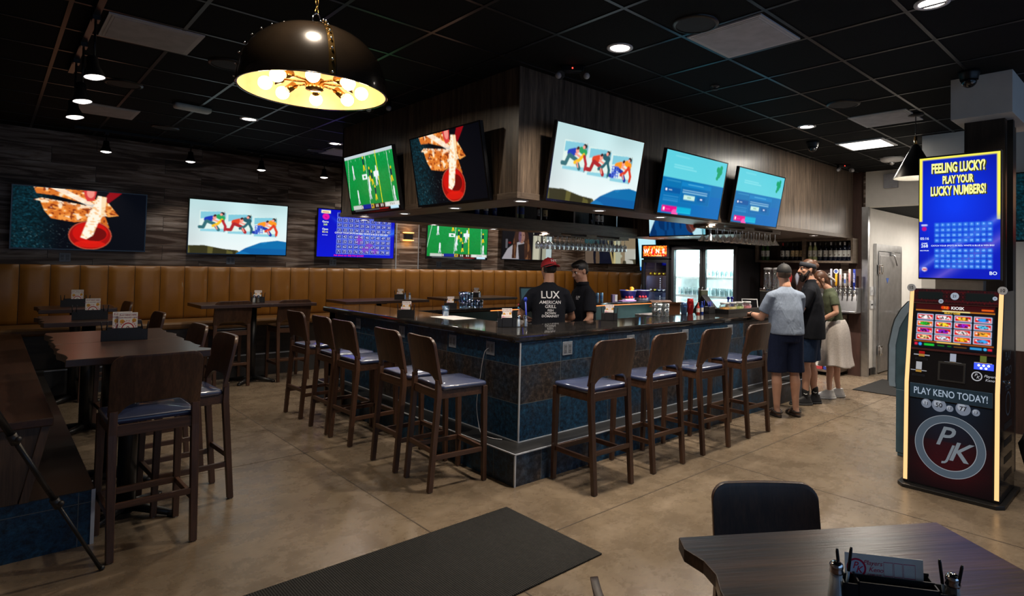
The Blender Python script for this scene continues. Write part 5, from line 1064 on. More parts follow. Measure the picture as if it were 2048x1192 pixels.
for x, z, c in ((-.20, 1.035, (.75, .06, .06)), (.01, 1.02, (.75, .78, .85)), (-.215, .935, (.8, .8, .82)), (.20, 1.04, (.45, .5, .2))):
    mb = MB(); w_ = .02; rd = c[1] < .1; item(x - w_, x + w_, z - (.01 if rd else .03), z + (.01 if rd else .028), c)
    item(x - .055, x + .055, z - .022 if rd else z - .04, z - .014 if rd else z - .034, (.75, .75, .78), .0024); item(x - .02, x + .02, z - .03 if rd else z - .05, z - .012 if rd else z - .034, (.80, .60, .25), .0028); mb.build('instruction_label', KPP, t, fix=False)
for x, z in ((-.20, .985), (-.215, .862)): mb = MB(); item(x - .045, x + .045, z - .008, z + .008, (.10, .10, .11)); item(x - .035, x + .035, z - .003, z + .003, (.01, .01, .01), .0026); mb.build('card_slot', KPP, t, fix=False)
n_ = 32; mb = MB()
for r0_, c, d in ((.034, (.85, .85, .88), .002), (.027, (.02, .01, .02), .0026)): mb.quad([fpt(.165 + r0_ * math.cos(2 * PI * i / n_), .905 + r0_ * math.sin(2 * PI * i / n_), d) for i in range(n_)], 0, lin(c))
for s_, x, z, sz in (('P', .157, .913, .03), ('K', .172, .899, .03), ('Players', .245, .912, .026), ('Keno', .245, .885, .026)): mb.text(s_, sz, T(x, FR(z) - .0034, z) @ RX(PI / 2 - .18), lin((.85, .85, .88)), 0, .005, 'CENTER', .3)
mb.build('keno_emblem', KPP, t, fix=False)
m = MB(); m.prism([(FR(.84) - .006, .84), (FR(.985) - .006, .985), (FR(.985), .985), (FR(.84), .84)], -.085, .095, 'X'); m.build('payout_tray_frame', BLACK, t, .002); m = MB(); m.prism([(FR(.855) - .008, .855), (FR(.97) - .008, .97), (FR(.97) - .006, .97), (FR(.855) - .006, .855)], -.07, .08, 'X'); m.build('payout_door', GLOSSK, t)
m = MB(); m.prism([(FR(.955) - .006, .955), (FR(1.0) - .006, 1.0), (FR(1.0), 1.0), (FR(.955), .955)], .145, .265, 'X'); m.build('bill_acceptor', emit('blue_acceptor', (.02, .06, 1.0), 1.6), t); m = MB()
for i in range(5): zz = .986 if i < 3 else .967; m.sphere((.175 + (.03 * i if i < 3 else .015 + .03 * (i - 3)), FR(zz) - .008, zz), .008, 6)
m.build('acceptor_lamps', emit('white_lamps', (.75, .85, 1), 4), t)
STRIP = emit('warm_light_strip', (1.0, .56, .23), 1.25)
for sx in (-1, 1):
    m = MB(); x0, x1 = sorted((sx * (HW - .005), sx * (HW - .032)))
    for za, zb in ((.05, .80), (.80, 1.515)): m.prism([(FR(za + 1e-4) - .006, za), (FR(zb - 1e-4) - .006, zb), (FR(zb - 1e-4), zb), (FR(za + 1e-4), za)], x0, x1, 'X')
    m.build('light_strip', STRIP, t)
m = MB(); z_ = .62
for k, s_ in enumerate(('PLAY', 'KENO', 'HERE')): m.text(s_, .09, T(HW + .0012, .34, 1.05 - k * .11) @ RZ(PI / 2) @ RX(PI / 2), lin((.30, .33, .36)), 0, .01)
for q in (.16, .28, .40, .52): m.quad([(HW + .001, y_, z) for y_, z in ((.20, q), (.48, q), (.48, q + .05), (.20, q + .05))], 0, lin((.12, .12, .13)))
ringpts = []
for i in range(40):
    a, b_ = 2 * PI * i / 40, 2 * PI * (i + 1) / 40; m.quad([(HW + .001, .34 + q * math.cos(e), .70 + q * math.sin(e)) for q, e in ((.075, a), (.09, a), (.09, b_), (.075, b_))], 0, lin((.35, .37, .40)))
m.build('side_graphics', PRINT, t, fix=False)
m = MB(); m.cyl((HW, .30, .86), (HW + .02, .30, .86), .012, n=14); m.build('side_lock', CHROME, t)
m = MB(); m.box(-.16, .16, .325, .42, 1.53, 1.604); m.build('screen_neck', STEEL, t)
scr = MB(); scr.box(-.278, .278, .305, .36, 1.605, 2.595); scr.build('screen_case', BLACK, t, .006)
mb = screen_mb(.54, .965, pic_lucky())
for v_, s_, z_ in ((.098, 'FEELING LUCKY?', .105), (.197, 'PLAY YOUR', .085), (.287, 'LUCKY NUMBERS!', .100)):
    sxx = .46 if v_ != .185 else .56
    stxt(mb, .54, .965, .505, v_ + .006, s_, z_, (.25, .25, .05), .06, sx=sxx, y=-.0008); stxt(mb, .54, .965, .49, v_, s_, z_, (.99, .98, .60), .04, sx=sxx, y=-.0014)
for u, v_, s_, z_ in ((.545, .735, 'CATCH YOUR SPOTS IN RED, WHITE & BLUE & WIN BIG!', .0165), (.07, .675, '05:16', .028), (.07, .715, 'GAME', .016), (.07, .737, '268', .034), (.07, .775, 'MULTIPLIER', .012), (.92, .955, 'BO', .036)): stxt(mb, .54, .965, u, v_, s_, z_, (.9, .95, 1), .015)
for n_ in range(1, 81):
    r_, c = (n_ - 1) // 10, (n_ - 1) % 10; v_ = (.545 + r_ * .043) if r_ < 4 else (.757 + (r_ - 4) * .043); stxt(mb, .54, .965, .20 + c * .072 + .032, v_ + .018, str(n_), .018, (.65, .8, 1), 0)
mb.build('portrait_screen', SCREENMAT, t, 0, (-.27, .3035, 1.617), fix=False)
# ------------------------------------------------------------------ coolers along the end wall
def make_cooler(x0, x1, y0, y1, z1, name, label, doors, body, inner, handle=True, head=0.0):
    t = thing(name, label, 'refrigerator', (x0, y0, 0)); D, Wd = x1 - x0, y1 - y0; e = .045; zt = z1 - head
    m = MB(); m.box(.04, D, 0, e, 0.1, z1); m.box(.04, D, Wd - e, Wd, .1, z1); m.box(.04, D, 0, Wd, z1 - e, z1); m.box(.04, D, 0, Wd, .1, .18); m.box(D - .03, D, 0, Wd, .1, z1); m.box(.08, D, .02, Wd - .02, 0, .1)
    if head: m.box(.04, D, 0, Wd, zt - .02, zt + .02)
    m.build('cabinet', body, t)
    m = MB(); m.box(.06, D - .031, e, e + .006, .18, zt - e); m.box(.06, D - .031, Wd - e - .006, Wd - e, .18, zt - e); m.box(D - .045, D - .031, e, Wd - e, .18, zt - e); m.box(.06, D - .031, e, Wd - e, zt - e - .006, zt - e); m.build('liner', inner, t)
    n = doors; dw = Wd / n
    for k in range(n):
        a, b_ = k * dw + .004, (k + 1) * dw - .004; f = .055; m = MB()
        for q in ((a, a + f, .14, zt - .02), (b_ - f, b_, .14, zt - .02), (a + f, b_ - f, .14, .14 + f), (a + f, b_ - f, zt - .02 - f, zt - .02)): m.box(-.03, .035, q[0], q[1], q[2], q[3])
        dr = m.build('door_frame', BLACK, t, .004); m = MB(); m.box(.0, .008, a + f, b_ - f, .14 + f, zt - .02 - f); m.build('door_glass', PANE, dr)
        if handle:
            hy = a + .03 if k == 1 else b_ - .03
            m = MB(); m.tube([(-.03, hy, 1.02), (-.075, hy, 1.06), (-.075, hy, 1.30), (-.03, hy, 1.34)], .010, 8); m.build('handle', plain('dark_chrome', (.12, .11, .11), .25, 1), dr)
    return t
cooler = make_cooler(9.2, 10.0, 5.294, 6.65, 2.07, 'double_door_cooler', 'black double glass door cooler glowing white behind the bar', 2, BLACK, plain('white_liner', (.80, .84, .84), .5))
for y in (5.63, 6.31): l_ = area('cooler_lamp', (9.28, y, 1.98), (0, 0, 0), .05, .5, 22, (.80, 1.0, .97)); l_.rotation_euler = (0, R(-18), 0)
for y in (5.36, 5.94, 6.0, 6.58): area('cooler_lamp', (9.285, y, 1.15), (0, R(-90), 0), 1.5, .03, 16, (.80, 1.0, .97))
for z in (1.50, 1.165, .83): m = MB(); m.box(.07, .74, .052, 1.30, z - .012, z); m.build('shelf', WHITEP, cooler); m = MB(); m.box(.062, .07, .052, 1.30, z - .035, z + .006); m.build('shelf_lip', plain('clear_white_lip', (.75, .78, .78), .4), cooler)
MUG = MB(); MUG.lathe([(.030, .0), (.034, .005), (.038, .145), (.036, .145), (.031, .012), (.001, .010)], 12, cap1=False); MUGM = MUG.mesh('mug', [glassm('frosted_mug', (.72, .82, .82), .22)])
for sh, z in (('middle', 1.166), ('lower', .831), ('upper', 1.501)):
    for k in range(14):
        if sh == 'upper' and k > 6: continue
        y = 5.38 + k * .092 + (.02 if k > 6 else 0); tag(link('beer_glass', MUGM, None, 0, (9.32 + .01 * (k % 2), y, z)), 'clear beer glass in the row on the %s shelf of the bright cooler' % sh, 'glass', 'glasses on the %s cooler shelf' % sh)
for k, (y, z) in enumerate(((5.62, 1.86), (6.2, 1.80))): m = MB(); m.box(.40, .74, y - 5.294 - .2, y - 5.294 + .2, z - .05, z + .08); m.build('evaporator_cover' if k == 0 else 'air_duct', WHITEP, cooler, .01)
wf = make_cooler(9.2, 9.85, 6.705, 7.36, 2.10, 'wine_cooler', 'narrow black wine cooler with a glowing orange WINE sign', 1, BLACK, plain('black_liner', (.02, .025, .05), .4), True, .27)
def pic_wine():
    p = Pic(96, 40, (.95, .35, .05), (.80, .12, .03)); n = p.noise(24, 10, 3); p.put(n > .6, (1, .75, .3), .8); p.put(n < .3, (.55, .05, .03), .8); p.ell(.42, .72, .05, .16, (.8, .03, .12)); p.rect(.55, .9, .8, 1, (1, .8, .6), .8)
    for x in (.12, .3, .36, .6, .66): p.rect(x, 0, x + .012, .85, (.45, .06, .02), .8)
    return p.done()
mb = screen_mb(.56, .20, pic_wine())
for k, ch in enumerate('WINE'): stxt(mb, .56, .20, .13 + k * .245, .52, ch, .115, (1, .97, .92), .03)
o = mb.build('wine_sign', attr_mat('wine_sign_glow', 1.8, .3), wf, 0, (-.032, .608, 1.875), -PI / 2, fix=False); m = MB(); m.box(-.03, .04, .0, .655, 1.835, 2.10); m.build('sign_box', BLACK, wf, .004)
m = MB(); m.box(.10, .58, .06, .60, 1.50, 1.504); m.box(.10, .58, .06, .60, 1.18, 1.184); m.box(.10, .58, .06, .60, .86, .864); m.build('wire_rack', plain('chrome_wire', (.4, .42, .45), .25, 1), wf); m = MB(); m.box(.585, .59, .06, .40, 1.62, 1.76); m.build('blue_light_panel', emit('blue_panel', (.02, .04, .8), .8), wf)
m = MB()
for y in (.10, .28):
    for z in [.93 + .036 * i for i in range(6)] + [1.27 + .036 * i for i in range(6)]: m.sphere((.09, y, z), .0085, 6)
m.build('led_dots', emit('white_dots', (.85, .9, 1), 1.2), wf)
for z_ in (1.80, 1.46, 1.14): area('wine_cooler_fill', (9.275, 7.03, z_), (0, R(-75), 0), .05, .5, 4, (.9, .95, 1))  # fill lights added inside the cabinet to make the bottles visible
def bottle_mb(col=0):
    m = MB(); m.lathe([(.001, 0), (.034, .0), (.037, .006), (.037, .185), (.030, .215), (.015, .238), (.0135, .262)], 18, 0); m.lathe([(.0145, .225), (.0145, .285), (.0155, .286), (.0155, .296), (.001, .298)], 14, 1); return m
def label_mb(z0, z1): m = MB(); m.lathe([(.0376, z0), (.0376, z1)], 18, 0, cap0=False, cap1=False); return m
BGLASS = {'dark': plain('dark_bottle_glass', (.006, .008, .018), .08), 'green': plain('green_bottle_glass', (.03, .09, .015), .10), 'pale': plain('pale_bottle_glass', (.30, .34, .16), .10), 'blue': plain('blue_bottle_glass', (.015, .05, .22), .1), 'amber': plain('amber_bottle_glass', (.12, .04, .01), .1)}
CAPC = {c: plain('capsule_' + c, v, .35) for c, v in dict(red=(.35, .02, .02), black=(.01, .01, .01), white=(.6, .6, .58), green=(.06, .16, .03), yellow=(.75, .62, .02), silver=(.45, .45, .48)).items()}
LABM = {c: plain('label_' + c, v, .6) for c, v in dict(white=(.66, .66, .64), cream=(.62, .50, .28), blue=(.05, .10, .35), red=(.5, .05, .05)).items()}
_BM = {}
def make_bottle(loc, glass, cap, lab, label, group, h=1.0, lie=None, name='wine_bottle', txt=None):
    t = thing(name, label, 'bottle', loc, 0, group); k = (glass, cap)
    if k not in _BM: _BM[k] = bottle_mb().mesh('bottle_body', [BGLASS[glass], CAPC[cap]])
    o = link('bottle_body', _BM[k], t); t.scale = (1, 1, h)
    if lab:
        if ('L', lab) not in _BM: _BM['L', lab] = label_mb(.065, .165).mesh('bottle_label', [LABM[lab]])
        link('bottle_label', _BM['L', lab], t)
        m = MB(); m.box(-.0385, -.0376, -.012, .012, .085, .10); m.build('label_mark', plain('label_ink', (.15, .10, .08), .6), t)
    if txt: m = MB(); m.text(txt, .06, T(-.0384, 0, .12) @ RZ(-PI / 2) @ RX(PI / 2), None, 0, .02); m.build('label_letter', BLACK, t, fix=False)
    if lie is not None: t.rotation_euler = lie
    return t
for row, z, caps in (('upper', 1.545, ('yellow',) * 5), ('lower', 1.226, ('white', 'white', 'white', 'yellow', 'white'))):
    for k in range(5): make_bottle((9.60, 6.82 + k * .105, z), 'dark', caps[k], None, '%s capped bottle lying on the %s rack of the wine cooler, %s' % (caps[k], row, ['first from the right', 'second from the right', 'in the middle', 'second from the left', 'first from the left'][k]), 'bottles lying in the wine cooler', 1, (0, R(-90), 0))
# wine shelf
t = thing('wine_shelf', 'oak framed wall shelf holding wine bottles above the taps', 'shelf', (9.78, 3.60, 1.79)); A = lambda nm, x0, x1, y0, y1, z0, z1, mt: part(t, nm, x0, x1, y0, y1, z0, z1, mt, .002)
A('bottom_board', 9.76, 10.029, 3.60, 5.27, 1.79, 1.825, SHELFW); A('top_board', 9.76, 10.029, 3.60, 5.27, 2.15, 2.185, SHELFW)
for y in (3.60, 4.385, 5.235): A('side_board', 9.762, 10.029, y, y + .035, 1.825, 2.15, SHELFW)
A('back_board', 10.015, 10.029, 3.63, 5.24, 1.825, 2.15, wood('shelf_back', (.05, .04, .035), (.10, .08, .065)))
spec = [(5.165, 'green', 'green', 'white', 'left of a pair of green capped bottles'), (5.085, 'green', 'green', 'white', 'right of a pair of green capped bottles'), (4.80, 'dark', 'red', 'white', 'red capped bottle with a C on its label'), (4.715, 'dark', 'black', 'white', 'tall white label by the red capped one'), (4.625, 'dark', 'black', 'cream', 'cream labelled bottle, first of three'), (4.545, 'dark', 'black', 'cream', 'cream labelled bottle, middle of three'), (4.46, 'dark', 'black', 'cream', 'cream labelled bottle beside the shelf divider'),
        (4.32, 'pale', 'white', 'white', 'pale bottle just right of the shelf divider'), (4.24, 'pale', 'white', 'white', 'second pale bottle right of the shelf divider'), (4.155, 'dark', 'black', 'white', 'first dark bottle right of the pale pair'), (4.065, 'dark', 'black', 'white', 'second dark bottle right of the pale pair'), (3.98, 'dark', 'silver', 'white', 'third dark bottle right of the pale pair'), (3.905, 'dark', 'black', 'white', 'fourth dark one right of the pale pair'), (3.835, 'dark', 'silver', 'white', 'fifth dark bottle right of the pale pair'), (3.762, 'dark', 'silver', 'white', 'next to last on the right'), (3.69, 'dark', 'black', 'white', 'last bottle at the right end')]
for y, g_, c, l_, lb in spec: make_bottle((9.86, y, 1.826), g_, c, l_, 'wine bottle on the oak wall shelf, ' + lb, 'bottles on the oak wall shelf', 1.03, txt='C' if c == 'red' else None)
for x, g_, c, l_, lb in ((4.78, 'blue', 'silver', 'blue', 'blue bottle farthest left in the shelf over the bar'), (4.93, 'blue', 'silver', 'white', 'blue bottle with a pale label second from the left in the shelf over the bar'), (5.08, 'blue', 'white', 'blue', 'blue bottle third from the left in the shelf over the bar'), (5.47, 'pale', 'silver', 'blue', 'pale blue labelled bottle left of a divider in the shelf over the bar'), (5.58, 'pale', 'white', 'blue', 'pale blue bottle against a divider in the shelf over the bar'), (5.92, 'amber', 'black', 'white', 'short white labelled bottle in the shelf over the bar'), (6.04, 'dark', 'black', 'cream', 'yellow labelled bottle in the shelf over the bar'), (7.05, 'dark', 'black', None, 'dark bottle beside the post in the shelf over the bar'), (7.20, 'dark', 'silver', 'white', 'left white labelled bottle right of the post in the shelf over the bar'), (7.30, 'dark', 'silver', 'white', 'right white labelled bottle right of the post in the shelf over the bar')):
    o = make_bottle((x, 6.72, 2.331), g_, c, l_, lb, 'bottles in the shelf over the bar', 1.0, (0, 0, R(45)), 'liquor_bottle')
# back counter, taps, dispenser
t = thing('back_counter', 'oak back counter with open shelves under the beer taps', 'counter', (9.55, 3.76, 0)); part(t, 'top', 9.50, 10.029, 3.74, 5.28, .965, 1.0, LEDGE, .004)
for y in (3.76, 4.3, 4.9, 5.25): part(t, 'upright', 9.55, 10.02, y, y + .03, .06, .965, SHELFW)
for z in (.06, .34, .65): part(t, 'shelf', 9.56, 10.02, 3.79, 5.25, z, z + .025, SHELFW)
part(t, 'back_board', 10.01, 10.028, 3.76, 5.28, .06, .965, DKWOOD)
for y, z, c, lb in ((3.90, .086, (.03, .06, .35), 'blue and white box on the bottom shelf of the back counter'), (4.1, .086, (.5, .05, .06), 'red box on the bottom shelf of the back counter')):
    b_ = thing('carton', lb, 'box', (9.72, y, z)); m = MB(); m.box(-.1, .1, -.09, .09, 0, .18); m.build('box', plain('carton_%d' % int(c[0] * 100), c, .6), b_, .004); m = MB(); m.box(-.101, -.1, -.06, .06, .05, .13); m.build('panel', LABM['white'], b_)
t = thing('beer_tap_tower', 'stainless beer tap tower with drip tray and six tap faucets', 'beer tap', (9.78, 3.55, 1.0)); m = MB(); m.box(-.05, .20, 0, .90, 0.0, .03); m.box(.06, .20, 0, .90, .03, .40); m.prism([(.0, .03), (.06, .03), (.06, .30)], .0, .90, 'Y'); m.build('tower', STEEL, t, .006)
tap_y = (3.932, 3.853, 3.785, 3.714, 3.645, 3.575); tcol = [((.45, .47, .55), 'pale blue beer tap handle with ribbon'), ((.80, .42, .03), 'yellow beer tap handle topped with a round badge'), ((.72, .70, .70), 'white beer tap handle with red lettering'), ((.62, .62, .64), 'grey and blue beer tap handle'), ((.66, .58, .58), 'pale square beer tap handle with red lettering'), ((.02, .05, .42), 'blue beer tap handle with white lettering')]
for y in list(tap_y): m = MB(); m.cyl((.06, y - 3.55, .34), (-.02, y - 3.55, .345), .013); m.cyl((-.02, y - 3.55, .36), (-.035, y - 3.55, .27), .011); m.sphere((-.02, y - 3.55, .35), .02, 8); m.build('faucet', CHROME, t)
for k, (y, (c, lb)) in enumerate(zip(tap_y, tcol)):
    h = thing('tap_handle', lb, 'tap handle', (9.76, y, 1.372), 0, 'beer tap handles'); mt = plain('tap_handle_%d' % k, c, .35)
    m = MB(); m.cyl((0, 0, 0), (0, 0, .06), .007); m.build('ferrule', CHROME if k != 5 else mt, h); m = MB(); m.rbox(-.012, .012, -.018, .018, .0, .27 if k not in (1, 3) else .20, .008, M=T(0, 0, .055) @ Matrix.Diagonal((1, 1, 1, 1))); m.build('grip', mt, h)
    if k == 1: m = MB(); m.lathe([(.04, -.012), (.04, .012)], 20, M=T(0, 0, .285) @ RY(PI / 2)); m.lathe([(.026, -.013), (.026, .013)], 16, 1, M=T(-.001, 0, .285) @ RY(PI / 2)); m.build('badge', [WHITEP, LABM['blue']], h)
    if k == 3: m = MB(); m.box(-.0135, -.0125, -.014, .014, .10, .16); m.build('blue_mark', LABM['blue'], h)
    if k in (2, 4, 5):
        s_ = {2: 'LAGER', 4: 'GRAPEFRUIT', 5: 'BUD LIGHT'}[k]; m = MB(); m.text(s_, .03 if k != 4 else .028, T(-.0128, 0, .19) @ RZ(-PI / 2) @ RX(PI / 2) @ RZ(PI / 2), None, 0, .015); m.build('lettering', LABM['white'] if k == 5 else LABM['red'], h, fix=False)
for x, y, z, c, lb in ((9.76, 4.62, 1.372, (.45, .03, .03), 'red beer tap handle in front of the bearded man'), (9.76, 4.50, 1.372, (.30, .32, .40), 'grey round beer tap handle in front of the bearded man')):
    h = thing('tap_handle', lb, 'tap handle', (x, y, z), 0, 'beer tap handles'); m = MB(); m.cyl((0, 0, -.372), (0, 0, .06), .010); m.build('ferrule', CHROME, h); m = MB(); m.lathe([(.012, .05), (.03, .14), (.038, .18), (.02, .23), (.001, .25)], 16); m.build('grip', plain('round_grip_%d' % int(c[0] * 100), c, .4), h)
t = thing('beverage_dispenser', 'clear twin drink dispenser with a chrome base beside the cooler', 'dispenser', (9.50, 4.80, 1.0))
m = MB(); m.box(-.10, .10, -.18, .18, .0, .30); m.build('stand', BLACKM, t, .006); m = MB(); m.box(-.11, .11, -.18, .18, .30, .345); m.build('chrome_base', CHROME, t, .008)
for y in (-.075, .085):
    m = MB(); m.lathe([(.062, .345), (.068, .36), (.068, .66), (.060, .67)], 24, M=T(0, y, 0), cap0=True, cap1=False); m.build('tank', GLASS, t); m = MB(); m.lathe([(.07, .665), (.07, .69), (.02, .70)], 24, M=T(0, y, 0)); m.build('lid', plain('clear_lid', (.5, .5, .52), .2), t); m = MB(); m.cyl((-.10, y, .36), (-.14, y, .36), .012); m.cyl((-.135, y, .36), (-.135, y, .325), .009); m.cyl((-.135, y, .36), (-.135, y, .41), .005); m.build('spigot', CHROME, t)
# ------------------------------------------------------------------ hanging glasses
def rack(name, label, x0, x1, ys, z, drop):
    t = thing('glass_rack', label, 'glass rack', (x0, ys[0], z)); 
    for k, y in enumerate(ys): m = MB(); m.box(0, x1 - x0, y - ys[0] - .045, y - ys[0] - .018, -.022, -.006); m.box(0, x1 - x0, y - ys[0] + .018, y - ys[0] + .045, -.022, -.006); m.build('rail', SHELFW, t)
    for fx in (.08, .5, .92): m = MB(); m.box((x1 - x0) * fx - .12, (x1 - x0) * fx + .12, -.06, ys[-1] - ys[0] + .06, -.006, drop); m.build('lit_board', SHELFW, t)
wx0, wx1 = 6.02, 7.92; wys = (6.68, 6.80, 6.92); rack('r', 'wooden rack of hanging wine glasses under the far shelf', wx0, wx1, wys, 2.135, .024)
WG = MB(); WG.lathe([(.034, 0), (.033, -.003), (.006, -.008), (.0042, -.02), (.0042, -.085), (.012, -.095), (.032, -.115), (.040, -.145), (.037, -.19), (.033, -.215)], 16, cap0=True, cap1=False); WGM = WG.mesh('wine_glass', [HANG])
for r_, y in enumerate(wys):
    for k in range(19):
        tag(link('wine_glass', WGM, None, 0, (wx0 + .06 + k * .099 + .02 * (r_ % 2), y, 2.1285)), 'wine glass hanging upside down in the rack under the far shelf', 'glass', 'hanging wine glasses')
mx0, mx1 = 6.06, 7.80; mys = (3.88, 4.03); rack('m', 'wooden rack of hanging martini glasses under the front of the soffit', mx0, mx1, mys, 2.165, .022)
MG = MB(); MG.lathe([(.036, 0), (.035, -.003), (.006, -.008), (.0042, -.02), (.0042, -.085), (.010, -.095), (.056, -.165)], 16, cap0=True, cap1=False); MGM = MG.mesh('martini_glass', [HANG])
for r_, y in enumerate(mys):
    for k in range(12): tag(link('martini_glass', MGM, None, 0, (mx0 + .07 + k * .146 + .06 * r_, y, 2.1585)), 'martini glass hanging upside down in the rack under the front of the soffit', 'glass', 'hanging martini glasses')
# ------------------------------------------------------------------ things on the bar
def tumbler(nm, r0_, r1_, h, mat, n=14): m = MB(); m.lathe([(r0_, 0), (r1_, h), (r1_ - .002, h), (r0_ - .002, .008), (.001, .007)], n, cap1=False); return m.mesh(nm, [mat])
BLUEG = glassm('bluish_plastic', (.62, .80, .95), .16)
TUM, TUMB = tumbler('drinking_glass', .030, .036, .10, GLASS), tumbler('plastic_tumbler', .032, .040, .11, BLUEG)
tag(link('drinking_glass', TUMB, None, 0, (3.50, 5.44, BT + .0025)), 'single water glass on the paper on the left arm of the bar', 'glass')
m = MB(); m.quad([(0, 0, 0), (.28, 0, 0), (.28, .43, 0), (0, .43, 0)]); m.box(0, .28, 0, .43, .0, .0015); tag(m.build('paper_menu', PAPER, None, 0, (3.32, 5.02, BT + .0006)), 'pale sheet of paper lying on the left arm of the bar', 'paper')
k = 0
for i in range(4):
    for j in range(3):
        if (i, j) in ((3, 2), (0, 2)): continue
        tag(link('plastic_tumbler', TUMB, None, 0, (4.80 + .09 * i + .01 * j, 6.98 + .095 * j, 1.0355)), 'bluish plastic tumbler in the cluster on the far arm of the bar', 'glass', 'tumblers on the far bar arm')
        if i in (0, 1): tag(link('plastic_tumbler', TUMB, None, 0, (4.80 + .09 * i + .01 * j, 6.98 + .095 * j, 1.1475)), 'bluish plastic tumbler stacked on top of the cluster on the far bar arm', 'glass', 'tumblers stacked on the far bar arm')
t = thing('under_bar_shelf', 'dark shelf behind the bar top corner carrying upside down glasses', 'shelf', (3.7, 4.3, .0)); part(t, 'shelf_board', 3.68, 4.14, 4.30, 4.50, .93, .955, STEEL); 
for x in (3.69, 4.10): part(t, 'leg', x, x + .03, 4.32, 4.48, 0, .93, STEEL)
for i in range(5):
    for j in range(2): tag(link('drinking_glass', TUM, None, 0, (3.76 + i * .08, 4.35 + j * .085, .9555)), 'clear glass on the shelf behind the bar corner', 'glass', 'glasses behind the bar corner')
for (x, y) in ((5.54, 4.235), (5.63, 4.20), (5.60, 4.12), (5.51, 4.16)):
    for k in range(2): tag(link('drinking_glass', TUM, None, 0, (x, y, BT + .001 + k * .055 * 1.0)), 'clear glass in the nested stacks on the front arm of the bar', 'glass', 'stacked glasses on the bar')
def shaker_tin(loc, mat, label, h):
    t = thing('cocktail_shaker', label, 'shaker', loc, 0, 'cocktail shakers'); m = MB(); m.lathe([(.030, 0), (.034, .004), (.044, h * .62), (.0455, h * .63)], 20); m.build('tin', mat, t); m = MB(); m.lathe([(.043, h * .62), (.036, h * .98), (.030, h)], 20); m.build('upper_tin', mat, t)
shaker_tin((6.20, 4.20, BT), plain('red_tin', (.42, .015, .02), .25, .3), 'tall red cocktail shaker on the front arm of the bar', .19); shaker_tin((6.12, 4.235, BT), plain('blue_steel_tin', (.12, .22, .42), .2, .7), 'blue steel cocktail shaker beside the red one', .145)
def sauce(loc, c, cap, label, h=.14):
    t = thing('sauce_bottle', label, 'bottle', loc, 0, 'sauce bottles'); m = MB(); m.lathe([(.018, 0), (.020, .004), (.020, h * .6), (.009, h * .75), (.008, h * .88)], 14); m.build('body', plain('sauce_%d' % int(c[0] * 100 + c[2] * 10), c, .2), t); m = MB(); m.cyl((0, 0, h * .86), (0, 0, h), .010); m.build('cap', plain('cap_%d' % int(cap[0] * 100), cap, .4), t); m = MB(); m.lathe([(.0205, h * .15), (.0205, h * .5)], 14, cap0=False, cap1=False); m.build('label_band', LABM['white'], t)
sauce((6.31, 4.16, BT), (.40, .03, .02), (.45, .04, .03), 'small red hot sauce bottle on the front arm of the bar'); sauce((6.41, 4.17, BT), (.02, .06, .35), (.02, .05, .4), 'blue labelled small bottle beside the hot sauce', .15)
t = thing('straw_caddy', 'black caddy stuffed with blue straws and picks on the bar', 'caddy', (6.52, 4.14, BT)); m = MB(); m.box(-.07, .07, -.05, .05, 0, .085); m.build('caddy_box', BLACK, t, .004)
rr = np.random.default_rng(3)
for k in range(9): m = MB(); x, y = rr.uniform(-.055, .055), rr.uniform(-.035, .035); m.cyl((x, y, .08), (x + rr.uniform(-.02, .02), y + rr.uniform(-.015, .015), rr.uniform(.13, .165)), .004, n=8); m.build('straw', plain('cobalt_straw', (.01, .04, .50), .4), t)
t = thing('garnish_tray', 'long dark garnish tray holding fruit jars at the end of the bar', 'tray', (7.05, 4.06, BT)); m = MB(); m.box(-.40, .40, -.12, .12, 0, .012)
for q in ((-.40, .40, -.12, -.11), (-.40, .40, .11, .12), (-.40, -.39, -.12, .12), (.39, .40, -.12, .12)): m.box(q[0], q[1], q[2], q[3], .012, .055)
m.build('tray', BLACKM, t, .003)
for x, c, lb in ((6.76, (.85, .40, .05), 'glass jar of orange slices at the left of the garnish tray'), (6.93, (.80, .62, .22), 'glass jar of pale yellow fruit, second in the garnish tray'), (7.11, (.55, .60, .18), 'glass jar of lime pieces, third in the garnish tray'), (7.31, (.75, .22, .25), 'glass jar of pink cherries at the right of the garnish tray')):
    j_ = thing('garnish_jar', lb, 'jar', (x, 4.06, BT + .0125), 0, 'garnish jars'); m = MB(); m.lathe([(.060, 0), (.066, .01), (.066, .075), (.052, .095), (.056, .11)], 20, cap1=False); m.build('glass', GLASS, j_); m = MB(); m.lathe([(.058, .003), (.062, .01), (.062, .06), (.001, .066)], 20); m.build('fruit', plain('fruit_%d' % int(c[0] * 100 + c[2] * 7), c, .5), j_); m = MB(); m.lathe([(.058, .10), (.058, .122), (.001, .125)], 20); m.build('lid', plain('clear_lid', (.5, .5, .52), .2), j_)
t = thing('cash_register', 'black register seen from behind at the end of the bar', 'register', (6.80, 4.19, BT + .0)); 
t.location = (7.0, 4.50, 1.0); m = MB(); m.prism([(-.16, .0), (.16, .0), (.16, .05), (.02, .30), (-.14, .10)], -.14, .18, 'X', M=RZ(R(20))); m.build('terminal', BLACK, t, .006); m = MB(); m.box(.05, .22, .10, .13, .26, .36); m.build('customer_display', plain('display_olive', (.16, .19, .10), .3), t, .004)
t = thing('service_shelf', 'dark service shelf behind the front arm of the bar', 'shelf', (6.4, 4.30, 0)); part(t, 'shelf_board', 6.3, 7.7, 4.29, 4.74, .965, 1.0, DKWOOD)
for x in (6.32, 7.66): part(t, 'leg', x, x + .03, 4.31, 4.72, 0, .965, BLACKM)
